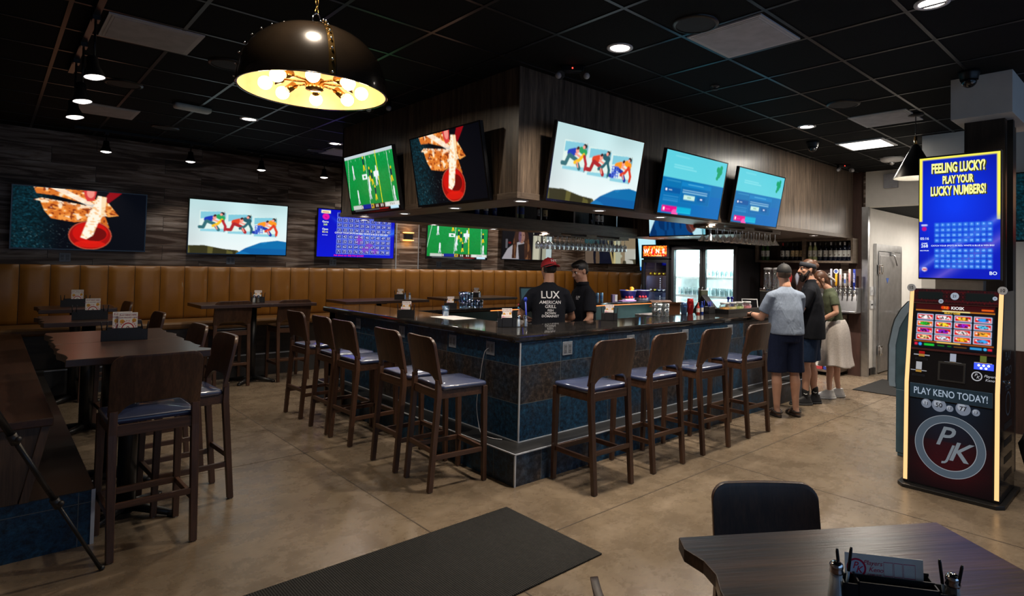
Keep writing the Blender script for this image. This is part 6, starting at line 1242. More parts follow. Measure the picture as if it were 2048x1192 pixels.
for x, y, lb in ((7.42, 4.40, 'blue pour bottle left of the tall man'), (7.55, 4.42, 'cup with a greenish white napkin band beside the blue pour bottle')):
    if 'pour' in lb:
        b_ = thing('pour_bottle', lb, 'bottle', (x, y, 1.0)); m = MB(); m.lathe([(.04, 0), (.042, .14), (.015, .19), (.012, .24)], 16); m.build('body', plain('cobalt_plastic', (.01, .04, .45), .3), b_); m = MB(); m.sphere((0, 0, .25), .022, 8); m.build('spout', plain('cobalt_plastic', (.01, .04, .45), .3), b_)
    else: b_ = thing('napkin_cup', lb, 'cup', (x, y, 1.0)); m = MB(); m.lathe([(.04, 0), (.05, .16)], 18, cap1=False); m.build('cup', plain('mint_white', (.52, .66, .58), .5), b_); m = MB(); m.box(-.03, .03, -.004, .004, .1, .19); m.build('napkin', PAPER, b_)
t = thing('tablet', 'white framed tablet propped up at the bar end beside the pale shirted man', 'tablet', (7.60, 4.16, BT), R(-46)); m = MB(); m.box(-.11, .11, -.004, .004, .005, .165, 0, RX(R(-22))); m.build('frame', WHITEP, t, .002); m = MB(); m.box(-.098, .098, -.0052, -.004, .018, .152, 0, RX(R(-22))); m.build('dark_display', GLOSSK, t); m = MB(); m.add([(-.05, .06, .0), (.05, .06, .0), (.03, .03, .10), (-.03, .03, .10)], [(0, 1, 2, 3)]); o = m.build('kickstand', BLACK, t); sd = o.modifiers.new('s', 'SOLIDIFY'); sd.thickness = .003
t = thing('cardboard_box', 'open brown cardboard box behind the bar in front of the cooler', 'box', (6.86, 5.05, 1.0 - .0), R(-30)); CB = plain('brown_cardboard', (.42, .17, .075), .7)
m = MB(); w_ = .16
for q in ((-w_, w_, -.12, -.116), (-w_, w_, .116, .12), (-w_, -w_ + .004, -.12, .12), (w_ - .004, w_, -.12, .12)): m.box(q[0], q[1], q[2], q[3], 0, .16)
m.box(-w_, w_, -.12, .12, 0, .004); m.build('carton', CB, t)
for sgn, ax in ((-1, 0), (1, 0), (1, 1), (-1, 1)):
    m = MB()
    if ax == 0: m.add([(-w_, sgn * .12, .16), (w_, sgn * .12, .16), (w_, sgn * .22, .19), (-w_, sgn * .22, .19)], [(0, 1, 2, 3)])
    else: m.add([(sgn * w_, -.12, .16), (sgn * w_, .12, .16), (sgn * (w_ + .05), .12, .10), (sgn * (w_ + .05), -.12, .10)], [(0, 1, 2, 3)])
    o = m.build('flap', plain('cardboard_inside', (.55, .25, .12), .7), t); sd = o.modifiers.new('s', 'SOLIDIFY'); sd.thickness = .004
t = thing('prep_counter', 'dark prep counter standing inside the bar under the cardboard box', 'counter', (6.9, 5.1, 0)); part(t, 'counter_body', 6.6, 7.4, 4.86, 5.36, 0, .96, TEALP, .004); part(t, 'counter_top', 6.58, 7.42, 4.84, 5.38, .96, 1.0, STEEL, .004)
make_outlet((7.62, 6.919, .80), 0, 'white outlet on the dark panel below the amber lit counter edge', .07)
BUCK = plain('blue_ice_bucket', (.022, .04, .30), .35)
for x, lb in ((8.50, 'blue ice bucket with lemons on the far arm of the bar'), (8.90, 'blue ice bucket without fruit on the far arm of the bar')):
    t = thing('ice_bucket', lb, 'bucket', (x, 7.12, 1.0355), 0, 'blue ice buckets'); m = MB(); m.lathe([(.115, 0), (.155, .19), (.160, .192), (.160, .198), (.150, .196), (.112, .01), (.001, .008)], 28, cap1=False); m.build('bucket', BUCK, t)
    m = MB(); m.lathe([(.1165, .005), (.127, .055)], 28, cap0=False, cap1=False); m.build('white_band', plain('frost_band', (.40, .45, .58), .5), t); m = MB()
    for a in (-2.3, -1.9, -2.7): rr_ = .142; m.sphere((rr_ * math.cos(a), rr_ * math.sin(a), .07), .026, 8, sc=(.5, 1, 1), M=RZ(a))
    m.build('red_marks', plain('red_mark', (.55, .03, .05), .5), t); m = MB(); m.lathe([(.1605, .188), (.1605, .198)], 28, cap0=False, cap1=False); m.build('rim_line', LABM['white'], t)
for k, (x, y, z, lb) in enumerate(((8.42, 7.08, 1.20, 'orange fruit low at the left in the blue ice bucket'), (8.52, 7.06, 1.205, 'orange fruit in the middle of the blue ice bucket'), (8.60, 7.12, 1.25, 'orange fruit piled highest in the blue ice bucket'))):
    o = thing('orange', lb, 'fruit', (x, y, z), 0, 'oranges in the bucket'); m = MB(); m.sphere((0, 0, 0), .046, 12); m.build('peel', plain('orange_peel', (.85, .36, .02), .45), o); m = MB(); m.sphere((0, 0, .045), .006, 6); m.build('stem_end', CAPC['green'], o)
for x, lb in ((7.60, 'left of two pale blue drink cans on the far bar arm'), (7.71, 'right of two pale blue drink cans on the far bar arm')):
    t = thing('drink_can', lb, 'can', (x, 7.06, 1.0355), 0, 'drink cans'); m = MB(); m.lathe([(.022, 0), (.029, .008), (.029, .155), (.024, .165)], 18); m.build('can', plain('pale_blue_can', (.22, .42, .62), .3, .4), t); m = MB(); m.lathe([(.024, .165), (.022, .163), (.001, .163)], 18); m.build('lid', CHROME, t); m = MB(); m.lathe([(.0294, .06), (.0294, .12)], 18, cap0=False, cap1=False); m.build('band', plain('steel_blue_band', (.08, .18, .36), .4), t)
t = thing('label_carton', 'small purple and white carton on the far bar arm', 'carton', (8.0, 7.02, 1.0355), R(-20)); m = MB(); m.box(-.05, .05, -.03, .03, 0, .13); m.build('carton', plain('violet_card', (.20, .16, .32), .5), t, .002); m = MB(); m.box(.0, .049, -.031, -.03, .01, .125); m.build('label_panel', LABM['white'], t)
t = thing('towel_stack', 'folded lilac cloths lying on the far bar arm before the buckets', 'cloth', (8.30, 6.97, 1.0355)); m = MB(); m.rbox(-.20, .20, -.06, .05, 0, .025, .02); m.build('lower_cloth', plain('lilac_cloth', (.42, .25, .55), .8), t); m = MB(); m.rbox(-.10, .14, -.05, .04, .0255, .045, .015); m.build('upper_cloth', plain('pale_cloth', (.60, .52, .66), .8), t)
t = thing('pos_terminal', 'touch terminal that the red capped bartender is using', 'register', (4.47, 5.05, 1.0), R(-22)); t.location.y += .06; t.scale = (.82, .82, 1); m = MB(); m.box(-.10, .10, -.02, .10, 0, .02); m.cyl((0, .05, .02), (0, .05, .20), .02); m.build('stand', BLACK, t, .004); m = MB(); m.box(-.19, .19, -.012, .012, -.12, .12, 0, T(-.03, .02, .29) @ RX(R(-18))); m.build('monitor', BLACK, t, .006)
m = MB(); m.quad([(-.17, -.0125, -.10), (.17, -.0125, -.10), (.17, -.0125, .10), (-.17, -.0125, .10)], M=T(-.03, .02, .29) @ RX(R(-18))); m.build('lit_display', emit('pos_display', (.06, .16, .20), .3), t)
t = thing('service_station', 'dark service station inside the bar under the touch terminal', 'counter', (4.4, 5.2, 0)); part(t, 'station_body', 3.95, 4.72, 5.08, 5.5, 0, .965, BLACKM, .005); part(t, 'station_top', 3.93, 4.74, 5.06, 5.52, .965, 1.0, STEEL, .004)
t = thing('bottle_opener', 'tall blue tool standing upright behind the bar corner', 'tool', (3.62, 4.36, .956)); m = MB(); m.cyl((0, 0, 0), (-.02, .01, .36), .008); m.build('shaft', plain('cobalt_plastic', (.01, .04, .45), .3), t); m = MB(); m.sphere((-.021, .011, .37), .018, 8, sc=(1, 1, 1.3)); m.build('head', plain('cobalt_plastic', (.01, .04, .45), .3), t)
t.location = (3.72, 4.36, .956)
# leaning pole at the left edge
t = thing('telescoping_pole', 'black telescoping pole leaning across the left edge down to the floor', 'pole', (.478, 3.965, 0)); d_ = Vector((-.60, -.34, 1.30)); P = lambda q: tuple(d_ * q)
m = MB(); m.cyl(P(.012), P(.34), .009); m.build('lower_section', BLACKM, t); m = MB(); m.cyl(P(.33), P(.62), .012); m.build('middle_section', BLACKM, t); m = MB(); m.cyl(P(.61), P(1.0), .015); m.build('upper_section', BLACKM, t)
for q in (.335, .615): m = MB(); m.cyl(P(q - .015), P(q + .02), .020); m.sphere(tuple(Vector(P(q)) + Vector((.015, -.015, 0))), .014, 8); m.build('clamp', BLACK, t)
m = MB(); m.sphere((0, 0, .012), .014, 8); m.build('rubber_foot', BLACK, t)
# ------------------------------------------------------------------ people
def remesh(mb, voxel, smooth=3, fac=.5):
    me = mb.mesh('tmp', [BLACK]); o = bpy.data.objects.new('tmp', me); COL.objects.link(o)
    r = o.modifiers.new('r', 'REMESH'); r.mode = 'VOXEL'; r.voxel_size = voxel; r.use_smooth_shade = True
    s_ = o.modifiers.new('s', 'SMOOTH'); s_.factor = fac; s_.iterations = smooth
    dg = bpy.context.evaluated_depsgraph_get(); dg.update(); out = bpy.data.meshes.new_from_object(o.evaluated_get(dg))
    bpy.data.objects.remove(o); bpy.data.meshes.remove(me); out.polygons.foreach_set('use_smooth', [True] * len(out.polygons)); out.update(); return out
def limb(m, p, q, r1, r2):
    p, q = Vector(p), Vector(q); d = q - p; L = d.length
    M = Matrix.Translation(p) @ d.to_track_quat('Z', 'Y').to_matrix().to_4x4()
    prof = [(max(1e-5, r1 * math.sin(a)), -r1 * math.cos(a)) for a in (0, PI / 8, PI / 4, PI * 3 / 8, PI / 2)] + [(r1 + (r2 - r1) * k / 4, L * k / 4) for k in (1, 2, 3)] + [(max(1e-5, r2 * math.sin(a)), L - r2 * math.cos(a)) for a in (PI / 2, PI * 5 / 8, PI * .75, PI * 7 / 8, PI)]
    return m.lathe(prof, 14, 0, M, True, False, False)
def loft(m, secs, n=20):
    """secs: (center, rx, ry[, rot matrix]) closed with flat ends"""
    vs = []
    for c in secs:
        Rm = c[3] if len(c) > 3 else Matrix.Identity(3)
        for i in range(n):
            a = 2 * PI * i / n; q = Rm @ Vector((c[1] * math.cos(a), c[2] * math.sin(a), 0)); vs.append(Vector(c[0]) + q)
    k = len(secs); m.add(vs, [(j * n + i, j * n + (i + 1) % n, (j + 1) * n + (i + 1) % n, (j + 1) * n + i) for j in range(k - 1) for i in range(n)], 0, True)
    m.add(vs[:n], [tuple(range(n))[::-1]]); m.add(vs[-n:], [tuple(range(n))]); return m
def hand(m, w, d, up, side, curl=.5, k=1.0, thumb=1):
    """w wrist, d finger direction, up back-of-hand normal, side direction of the thumb"""
    w, d, up, side = Vector(w), Vector(d).normalized(), Vector(up), Vector(side)
    up = (up - d * up.dot(d)).normalized(); side = d.cross(up) * (1 if d.cross(up).dot(side) > 0 else -1)
    limb(m, w, w + d * .03 * k, .023 * k, .026 * k)
    for s_ in (-.026, -.009, .009, .026): limb(m, w + d * .02 * k + side * s_ * .7 * k, w + d * .085 * k + side * s_ * k, .015 * k, .0125 * k)
    for s_, L in ((.030, .070), (.010, .080), (-.010, .075), (-.029, .058)):
        b_ = w + d * .088 * k + side * s_ * k; p = b_; a = curl * .5
        for q, (f, r_) in enumerate(((.44, .0090), (.32, .0083), (.26, .0075))):
            v = (d * math.cos(a) - up * math.sin(a)).normalized(); e = p + v * L * f * k; limb(m, p, e, r_ * k, r_ * .93 * k); p = e; a += curl * .55
    b_ = w + d * .028 * k + side * .028 * k; v = (d * .72 + side * .62 - up * .25 * curl).normalized(); e = b_ + v * .045 * k; limb(m, b_, e, .012 * k, .0105 * k); v2 = (d * .95 + side * .15 - up * .4 * curl).normalized(); limb(m, e, e + v2 * .03 * k, .0102 * k, .0085 * k)
def rotm(yaw=0, pitch=0, roll=0): return (Matrix.Rotation(yaw, 3, 'Z') @ Matrix.Rotation(-pitch, 3, 'X') @ Matrix.Rotation(roll, 3, 'Y'))
def person(label, loc, rz, P, skin, hgroup=None):
    """P: joints in local metres (front is +Y, right is +X)."""
    t = thing('person', label, 'person', loc, rz)
    k = P.get('k', 1.0); m = MB(); hc = Vector(P['head']); H = P['headrot']; w = P.get('w', 1.0)
    def hp(x, y, z): return hc + H @ Vector((x * k, y * k, z * k))
    def he(c, r_): m.sphere(hp(*c), 1.0, 12, 0, tuple(q * k for q in r_), H.to_4x4())
    he((0, -.012, .025), (.073, .092, .092)); he((0, .020, -.035), (.062, .072, .072)); he((0, .045, -.078), (.040, .040, .032)); he((0, .066, -.098), (.022, .018, .016))
    he((0, .072, .030), (.050, .018, .014)); limb(m, hp(0, .082, .018), hp(0, .108, -.022), .009 * k, .0135 * k)
    for s_ in (-1, 1): limb(m, hp(s_ * .010, .094, -.026), hp(s_ * .010, .096, -.026), .009 * k, .009 * k); he((s_ * .038, .060, -.015), (.022, .022, .018)); he((s_ * .074, -.008, -.008), (.010, .019, .030)); he((s_ * .079, -.016, .008), (.006, .013, .016))
    he((0, .086, -.053), (.024, .010, .006)); he((0, .084, -.064), (.021, .010, .007))
    nb = Vector(P['neck']); limb(m, hp(0, -.012, -.06), nb, .052 * k * P.get('neckw', 1), .060 * k * P.get('neckw', 1))
    pv, ch = Vector(P['pelvis']), Vector(P['chest']); wst = pv.lerp(ch, .42); TR = rotm(P.get('tyaw', 0), P.get('lean', 0))
    bel = P.get('belly', 0)
    loft(m, [(pv + Vector((0, 0, -.09)), .145 * w, .105 * w), (pv, .165 * w, .115 * w), (wst, .140 * w + bel * .5, .100 * w + bel * .6, TR), (wst.lerp(ch, .6), .155 * w + bel * .3, .110 * w + bel * .3, TR), (ch, .165 * w, .110 * w, TR), (nb - TR @ Vector((0, 0, .075)), .135 * w, .080, TR), (nb - TR @ Vector((0, 0, .03)), .085 * w, .065, TR), (nb, .06, .055, TR)])
    for s_, S_ in ((-1, 'l'), (1, 'r')):
        sh, el, wr = Vector(P['sh' + S_]), Vector(P['el' + S_]), Vector(P['wr' + S_]); aw = P.get('aw', 1.0)
        limb(m, nb.lerp(sh, .35) - Vector((0, 0, .03)), sh, .048 * w, .052 * aw); limb(m, sh, sh.lerp(el, .5), .053 * aw, .048 * aw); limb(m, sh.lerp(el, .5), el, .048 * aw, .037 * aw); limb(m, el, el.lerp(wr, .35), .038 * aw, .041 * aw); limb(m, el.lerp(wr, .35), wr, .041 * aw, .025 * aw)
        hd = P['hand' + S_]; hand(m, wr, hd[0], hd[1], hd[2], hd[3] if len(hd) > 3 else .5, k * P.get('hk', 1.0))
        hip, kn, an = Vector(P['hip' + S_]), Vector(P['kn' + S_]), Vector(P['an' + S_]); lw = P.get('lw', 1.0); td = Vector(P.get('toe', (0, 1, 0)))
        limb(m, hip, hip.lerp(kn, .5), .088 * lw, .075 * lw); limb(m, hip.lerp(kn, .5), kn, .075 * lw, .053 * lw); limb(m, kn, kn.lerp(an, .28) - td * .012, .050 * lw, .055 * lw); limb(m, kn.lerp(an, .28) - td * .012, kn.lerp(an, .62), .055 * lw, .042 * lw); limb(m, kn.lerp(an, .62), an, .042 * lw, .032 * lw)
        heel = an - td * .035; heel.z = an.z - .05; toe = an + td * .15; toe.z = an.z - .062
        limb(m, an, heel, .034, .028); limb(m, an + Vector((0, 0, -.01)), an + td * .09 + Vector((0, 0, -.05)), .034, .028); limb(m, heel, toe, .028, .020); sd = Vector((td.y, -td.x, 0))
        limb(m, an + td * .08 + sd * .018 + Vector((0, 0, -.06)), toe + sd * .018, .018, .015); limb(m, an + td * .08 - sd * .018 + Vector((0, 0, -.06)), toe - sd * .02 - td * .01, .018, .013)
    me = remesh(m, .0058, 3, .5); me.materials.clear(); me.materials.append(skin); link('body', me, t)
    for s_ in (-1, 1):
        if P.get('eyes', True):
            m = MB(); m.sphere(hp(s_ * .030, .073, .006), .0115 * k, 8); e = m.build('eye', plain('eye_white', (.45, .42, .40), .2), t); m = MB(); m.sphere(hp(s_ * .030, .0795, .006), .0065 * k, 8); m.build('iris', plain('dark_iris', (.015, .01, .008), .15), e)
            m = MB(); limb(m, hp(s_ * .016, .088, .024), hp(s_ * .045, .080, .027), .0045 * k, .003 * k); m.build('eyebrow', P['hairmat'], t)
    m = MB(); m.sphere(hp(0, .0925, -.059), 1, 8, 0, (.019 * k, .006 * k, .006 * k), H.to_4x4()); m.build('lips', plain('lip_tone', (.33, .12, .10), .4), t)
    t['_k'] = k; return t, hp, H, k
def cloth(t, nm, mb, mat, voxel=.010, smooth=5):
    me = remesh(mb, voxel, smooth, .45); me.materials.clear(); me.materials.append(mat); return link(nm, me, t)
def torso_shirt(P, hem, infl=.022, sleeve=.62, loose=0.0, collar=False):
    m = MB(); w = P.get('w', 1.0); pv, ch, nb = Vector(P['pelvis']), Vector(P['chest']), Vector(P['neck']); wst = pv.lerp(ch, .42); TR = rotm(P.get('tyaw', 0), P.get('lean', 0)); bel = P.get('belly', 0); i = infl
    hem = Vector(hem)
    loft(m, [(hem, .155 * w + i + bel * .2 + loose, .118 * w + i + bel * .55 + loose), (pv.lerp(wst, .4), .153 * w + i + bel * .3 + loose, .115 * w + i + bel * .6 + loose), (wst, .146 * w + i + bel * .35 + loose, .108 * w + i + bel * .65 + loose, TR), (wst.lerp(ch, .6), .157 * w + i + bel * .2 + loose * .5, .115 * w + i + bel * .3 + loose * .5, TR), (ch, .170 * w + i, .114 * w + i, TR), (nb - TR @ Vector((0, 0, .075)), .138 * w + i, .082 + i, TR), (nb - TR @ Vector((0, 0, .030)), .092 * w + i * .6, .070 + i * .5, TR), (nb - TR @ Vector((0, 0, .004)), .070 + i * .2, .062 + i * .2, TR), (nb + TR @ Vector((0, .0, .012 if not collar else .035)), .062, .060, TR)], 24)
    for s_, S_ in ((-1, 'l'), (1, 'r')):
        sh, el = Vector(P['sh' + S_]), Vector(P['el' + S_]); aw = P.get('aw', 1.0); limb(m, nb.lerp(sh, .3) - Vector((0, 0, .03)), sh, .046 * w + i * .4, .052 * aw + i * .4)
        d = (el - sh); Q = d.to_track_quat('Z', 'Y').to_matrix(); e = sh + d * sleeve
        loft(m, [(sh - d.normalized() * .015, .055 * aw + i * .4, .055 * aw + i * .4, Q), (sh + d * sleeve * .5, .064 * aw + i * .45, .062 * aw + i * .4, Q), (e, .062 * aw + i * .6, .060 * aw + i * .55, Q)], 18)
    return m
def shorts(P, hemz, infl=.022, flare=.01, top=.07):
    m = MB(); w = P.get('w', 1.0); pv = Vector(P['pelvis']); lw = P.get('lw', 1.0); bel = P.get('belly', 0)
    loft(m, [(pv + Vector((0, 0, top)), .155 * w + infl + bel * .4, .108 * w + infl + bel * .4), (pv, .168 * w + infl + bel * .2, .122 * w + infl + bel * .2), (pv + Vector((0, 0, -.10)), .158 * w + infl, .120 * w + infl)], 24)
    for S_ in 'lr':
        hip, kn = Vector(P['hip' + S_]), Vector(P['kn' + S_]); f = (hip.z - hemz) / (hip.z - kn.z)
        loft(m, [(hip + Vector((0, 0, .02)), .088 * lw + infl, .092 * lw + infl), (hip.lerp(kn, f * .55), .083 * lw + infl, .085 * lw + infl), (hip.lerp(kn, f), .080 * lw + infl + flare, .082 * lw + infl + flare)], 20)
    return m
def letters(t, surf, lines, origin_fn, col, bold=.02):
    """lay lettering onto a garment: origin_fn(u, v) -> ray start and direction in local space"""
    bm = bmesh.new(); bm.from_mesh(surf.data); bv = BVHTree.FromBMesh(bm); m = MB()
    for s_, size, v0, sh in lines:
        V, F = text_geo(s_, 'CENTER', bold, sh); pts = []
        for x, y in V:
            o_, d_ = origin_fn(x * size, y * size + v0); h_ = bv.ray_cast(o_, d_); pts.append((h_[0] - d_ * .003) if h_[0] is not None else o_ + d_ * .2)
        m.add(pts, F)
    bm.free(); m.build('shirt_lettering', col, t, fix=False)
WHITEINK = plain('white_ink', (.70, .70, .70), .6)
NAVYC, BLACKC, DENIM = fabric('navy_shorts_cloth', (.010, .016, .045)), fabric('black_shirt_cloth', (.007, .008, .012), spec=.15), fabric('blue_shorts_cloth', (.010, .024, .06))
HAIRB, HAIRD, HAIRR = plain('dark_brown_hair', (.022, .012, .008), .45, bump=.4), plain('black_hair', (.010, .008, .007), .45, bump=.4), plain('auburn_hair', (.085, .032, .014), .45, bump=.4)
def standing(h, lean=0.0, w=1.0, stance=.11, **kw):
    s = h / 1.75; ln = lean; c, n = math.cos(ln), math.sin(ln)
    def up(x, y, z): zz = z * s - .95 * s; return Vector((x * s * w, y * s + zz * n, .95 * s + zz * c))
    P = dict(k=min(1.04, s), w=w * s, pelvis=Vector((0, 0, .95 * s)), chest=up(0, .0, 1.29), neck=up(0, -.012, 1.475), shl=up(-.168, -.012, 1.366), shr=up(.168, -.012, 1.366), lean=ln,
             hipl=Vector((-.088 * s, 0, .90 * s)), hipr=Vector((.088 * s, 0, .90 * s)), knl=Vector((-stance * .95, .015, .49 * s)), knr=Vector((stance * .95, .015, .49 * s)), anl=Vector((-stance, -.02, .085)), anr=Vector((stance, -.02, .085)))
    P['head'] = up(0, .02, 1.625) ; P['headrot'] = rotm(0, 0); P.update(kw); return P
def shoe(t, P, S_, mat, sole, nm='shoe', high=.0):
    an = Vector(P['an' + S_]); td = Vector(P.get('toe', (0, 1, 0))); sd = Vector((td.y, -td.x, 0)); Q = Matrix((sd, td, Vector((0, 0, 1)))).transposed()
    m = MB(); B = lambda f, z: Vector((an.x, an.y, z)) + td * f
    loft(m, [(B(.055, .022), .046, .140, Q), (B(.055, .04), .045, .138, Q), (B(.045, .065), .042, .115, Q), (B(.008, .095), .038, .066, Q), (B(-.01, .115 + high), .037, .048, Q)], 24); o = cloth(t, nm, m, mat, .007, 2)
    m = MB(); loft(m, [(B(.055, .001), .047, .142, Q), (B(.055, .024), .050, .145, Q)], 28); m.build('sole', sole, o); m = MB()
    for q in range(4): p = B(.045 + .028 * q, .096 - .012 * q); m.tube([p - sd * .026, p + Vector((0, 0, .008)), p + sd * .026], .004, 6)
    m.build('laces', sole, o)
SKN = lambda v: Vector(v)
# 1  man in pale grey shirt, back to the camera
P = standing(1.735, .08, 1.03, .115, belly=.045, lw=1.05, aw=1.02)
P.update(ell=(-.255, .10, 1.10), wrl=(-.25, .36, 1.125), elr=(.20, .14, 1.11), wrr=(.06, .33, 1.12), handl=((.25, .9, .02), (0, 0, 1), (1, 0, 0), .7), handr=((-.5, .8, .05), (.3, 0, 1), (-1, 0, 0), .6), headrot=rotm(R(-12), R(6)), hairmat=HAIRD, eyes=True, neckw=1.12)
t, hp, H, k = person('man in a pale blue grey shirt, navy shorts and black cap leaning on the bar', (6.575, 3.15, 0), R(-36), P, SKIN1)
TEE = fabric('pale_heather_cloth', (.215, .265, .36))
cloth(t, 'shirt', torso_shirt(P, (0, -.005, .93), .020, .72, .012), TEE); cloth(t, 'shorts', shorts(P, .50, .018, .014), NAVYC)
def cap(t, hp, H, k, mat, brim=1, name='cap'):
    m = MB(); m.sphere(hp(0, -.012, .030), 1, 14, 0, (.083 * k, .102 * k, .096 * k), H.to_4x4()); mm = MB(); mm.add([], [])
    me = m.mesh('cap', [mat]); bm = bmesh.new(); bm.from_mesh(me); pt = hp(0, 0, .022); nr = H @ Vector((0, -.12 * brim, 1)); geom = bm.verts[:] + bm.edges[:] + bm.faces[:]
    bmesh.ops.bisect_plane(bm, geom=geom, plane_co=pt, plane_no=nr, clear_inner=True); bm.to_mesh(me); bm.free(); o = link(name, me, t)
    b_ = MB(); n = 10; vs = []
    for i in range(n + 1):
        a = -1.15 + 2.3 * i / n
        for q, dz in ((.95, .0), (1.30, -.004), (1.62, -.012)): rr_ = q; x = .080 * math.sin(a) * (rr_ if q < 1 else 1.0 + (q - 1) * .25); y = brim * (.098 * math.cos(a) * .93 + (q - .95) * .115 * math.cos(a * .8)); vs.append(hp(x, -.012 + y, .026 + dz - .012 * abs(math.sin(a))))
    b_.add(vs, [(i * 3 + q, (i + 1) * 3 + q, (i + 1) * 3 + q + 1, i * 3 + q + 1) for i in range(n) for q in (0, 1)], 0, True); bo = b_.build('brim', mat, o); sd = bo.modifiers.new('s', 'SOLIDIFY'); sd.thickness = .004
    m = MB(); m.sphere(hp(0, -.012, .127), .008 * k, 6); m.build('button', mat, o); return o
cap(t, hp, H, k, plain('black_cap_cloth', (.010, .010, .012), .7))
m = MB(); m.sphere(hp(0, -.030, .005), 1, 12, 0, (.0755 * k, .080 * k, .066 * k), H.to_4x4()); cloth(t, 'hair', m, plain('short_grey_brown_hair', (.10, .065, .045), .6), .006, 1)
for S_ in 'lr':
    an = Vector(P['an' + S_]); m = MB(); loft(m, [(an + Vector((0, .06, -.084)), .052, .145), (an + Vector((0, .06, -.060)), .052, .145)], 26); so = m.build('sandal_sole', plain('brown_sole', (.025, .016, .012), .6), t); STR = plain('brown_strap', (.030, .018, .013), .55)
    for (y0, z0, w_, up_) in ((-.065, -.035, .046, .0), (.04, -.055, .050, .055), (.11, -.055, .048, .03)):
        m = MB(); m.tube([an + Vector((w_ * math.cos(a), y0 + (.0 if y0 > 0 else -.012 * math.sin(a)), z0 + up_ * math.sin(a) - .004)) for a in [PI * q / 8 for q in range(9)]] if y0 > 0 else [an + Vector((w_ * math.cos(a), -.01 - .055 * math.sin(a), z0)) for a in [PI * q / 8 for q in range(9)]], .011, 8); m.build('strap', STR, so)
    m = MB(); m.tube([an + Vector((w_ * math.cos(a), -.005 + .03 * math.sin(a), -.02 + .012 * math.sin(a))) for a in [2 * PI * q / 14 for q in range(14)]], .010, 8, closed=True); m.build('ankle_strap', STR, so)
m = MB(); wl_, el_ = Vector(P['wrl']), Vector(P['ell']); dd = (el_ - wl_).normalized(); m.cyl(wl_ + dd * .015, wl_ + dd * .04, .031, .033); m.build('wristwatch', BLACK, t)
# 2  tall bearded man in black
P = standing(1.80, .05, 1.02, .08, lw=1.0, aw=.95)
P.update(ell=(-.22, .12, 1.17), wrl=(-.14, .34, 1.16), elr=(.24, .06, 1.17), wrr=(.16, .30, 1.14), handl=((.5, .8, .1), (0, 0, 1), (1, 0, 0), .8), handr=((-.5, .8, .05), (0, 0, 1), (-1, 0, 0), .8), headrot=rotm(R(26), R(2)), hairmat=HAIRB, toe=(-.32, .947, 0), anl=(-.05, .06, .085), anr=(.10, -.05, .085), knl=(-.06, .06, .50), knr=(.10, 0, .50))
t, hp, H, k = person('tall bearded man in a black shirt, blue shorts and dark headband', (7.355, 3.20, 0), R(24), P, SKIN1)
cloth(t, 'shirt', torso_shirt(P, (0, 0, .82), .020, .80, .022, True), BLACKC); cloth(t, 'shorts', shorts(P, .54, .020, .015), DENIM)
m = MB(); m.sphere(hp(0, -.022, .036), 1, 14, 0, (.079 * k, .096 * k, .094 * k), H.to_4x4()); m.sphere(hp(0, -.055, -.005), 1, 10, 0, (.068 * k, .052 * k, .06 * k), H.to_4x4()); m.sphere(hp(0, -.115, .045), .034 * k, 10); m.sphere(hp(.01, -.10, .09), .03 * k, 8); cloth(t, 'hair', m, HAIRR, .006, 1)
m = MB(); loft(m, [(hp(0, -.008, .020), .083 * k, .104 * k, H @ Matrix.Rotation(R(14), 3, 'X')), (hp(0, -.012, .048), .085 * k, .105 * k, H @ Matrix.Rotation(R(14), 3, 'X')), (hp(0, -.016, .074), .079 * k, .098 * k, H @ Matrix.Rotation(R(14), 3, 'X'))], 28); m.build('headband', plain('slate_headband', (.028, .032, .045), .8), t)
m = MB(); m.sphere(hp(0, .052, -.088), 1, 10, 0, (.046 * k, .046 * k, .050 * k), H.to_4x4()); m.sphere(hp(0, .064, -.118), 1, 10, 0, (.030 * k, .030 * k, .034 * k), H.to_4x4())
for s_ in (-1, 1): limb(m, hp(s_ * .066, .008, -.018), hp(s_ * .052, .042, -.075), .015 * k, .022 * k); limb(m, hp(s_ * .026, .082, -.044), hp(s_ * .032, .074, -.078), .007 * k, .011 * k)
limb(m, hp(-.022, .093, -.041), hp(.022, .093, -.041), .006 * k, .006 * k); cloth(t, 'beard', m, HAIRD, .006, 1)
for S_ in 'lr':
    shoe(t, P, S_, plain('black_trainer', (.012, .012, .014), .6), plain('dark_rubber_sole', (.03, .03, .032), .6)); an = Vector(P['an' + S_]); m = MB(); limb(m, an + Vector((0, 0, .0)), an + Vector((0, .004, .10)), .040, .043); so = cloth(t, 'sock', m, plain('black_sock', (.010, .010, .011), .85), .008, 1)
    m = MB(); m.tube([an + Vector((-.045, -.02, .06)), an + Vector((-.047, .0, .054)), an + Vector((-.044, .022, .066))], .004, 6); m.build('sock_mark', WHITEINK, so)
# 3  woman in olive top and pale skirt
P = standing(1.70, .22, .84, .07, lw=.86, aw=.80)
P.update(ell=(-.20, .06, 1.13), wrl=(-.12, .26, 1.0), elr=(.15, .26, 1.12), wrr=(.08, .44, 1.10), handl=((.35, .75, -.5), (-.8, 0, .3), (0, .4, 1), .5), handr=((-.3, .9, -.1), (0, 0, 1), (-1, 0, 0), .6), headrot=rotm(R(10), R(22)), hairmat=HAIRR, anl=(-.06, .10, .085), anr=(.09, -.06, .085), knl=(-.05, .10, .47), knr=(.07, .0, .47))
P['head'] = P['head'] + Vector((0, .05, -.025)); P['neckw'] = .82; P['hk'] = .92
t, hp, H, k = person('woman in an olive top and pale satin skirt leaning forward', (8.0, 3.15, 0), R(38), P, SKIN1)
OLV = fabric('olive_cloth', (.085, .10, .062)); cloth(t, 'top', torso_shirt(P, (0, .0, 1.0), .008, .55, 0), OLV)
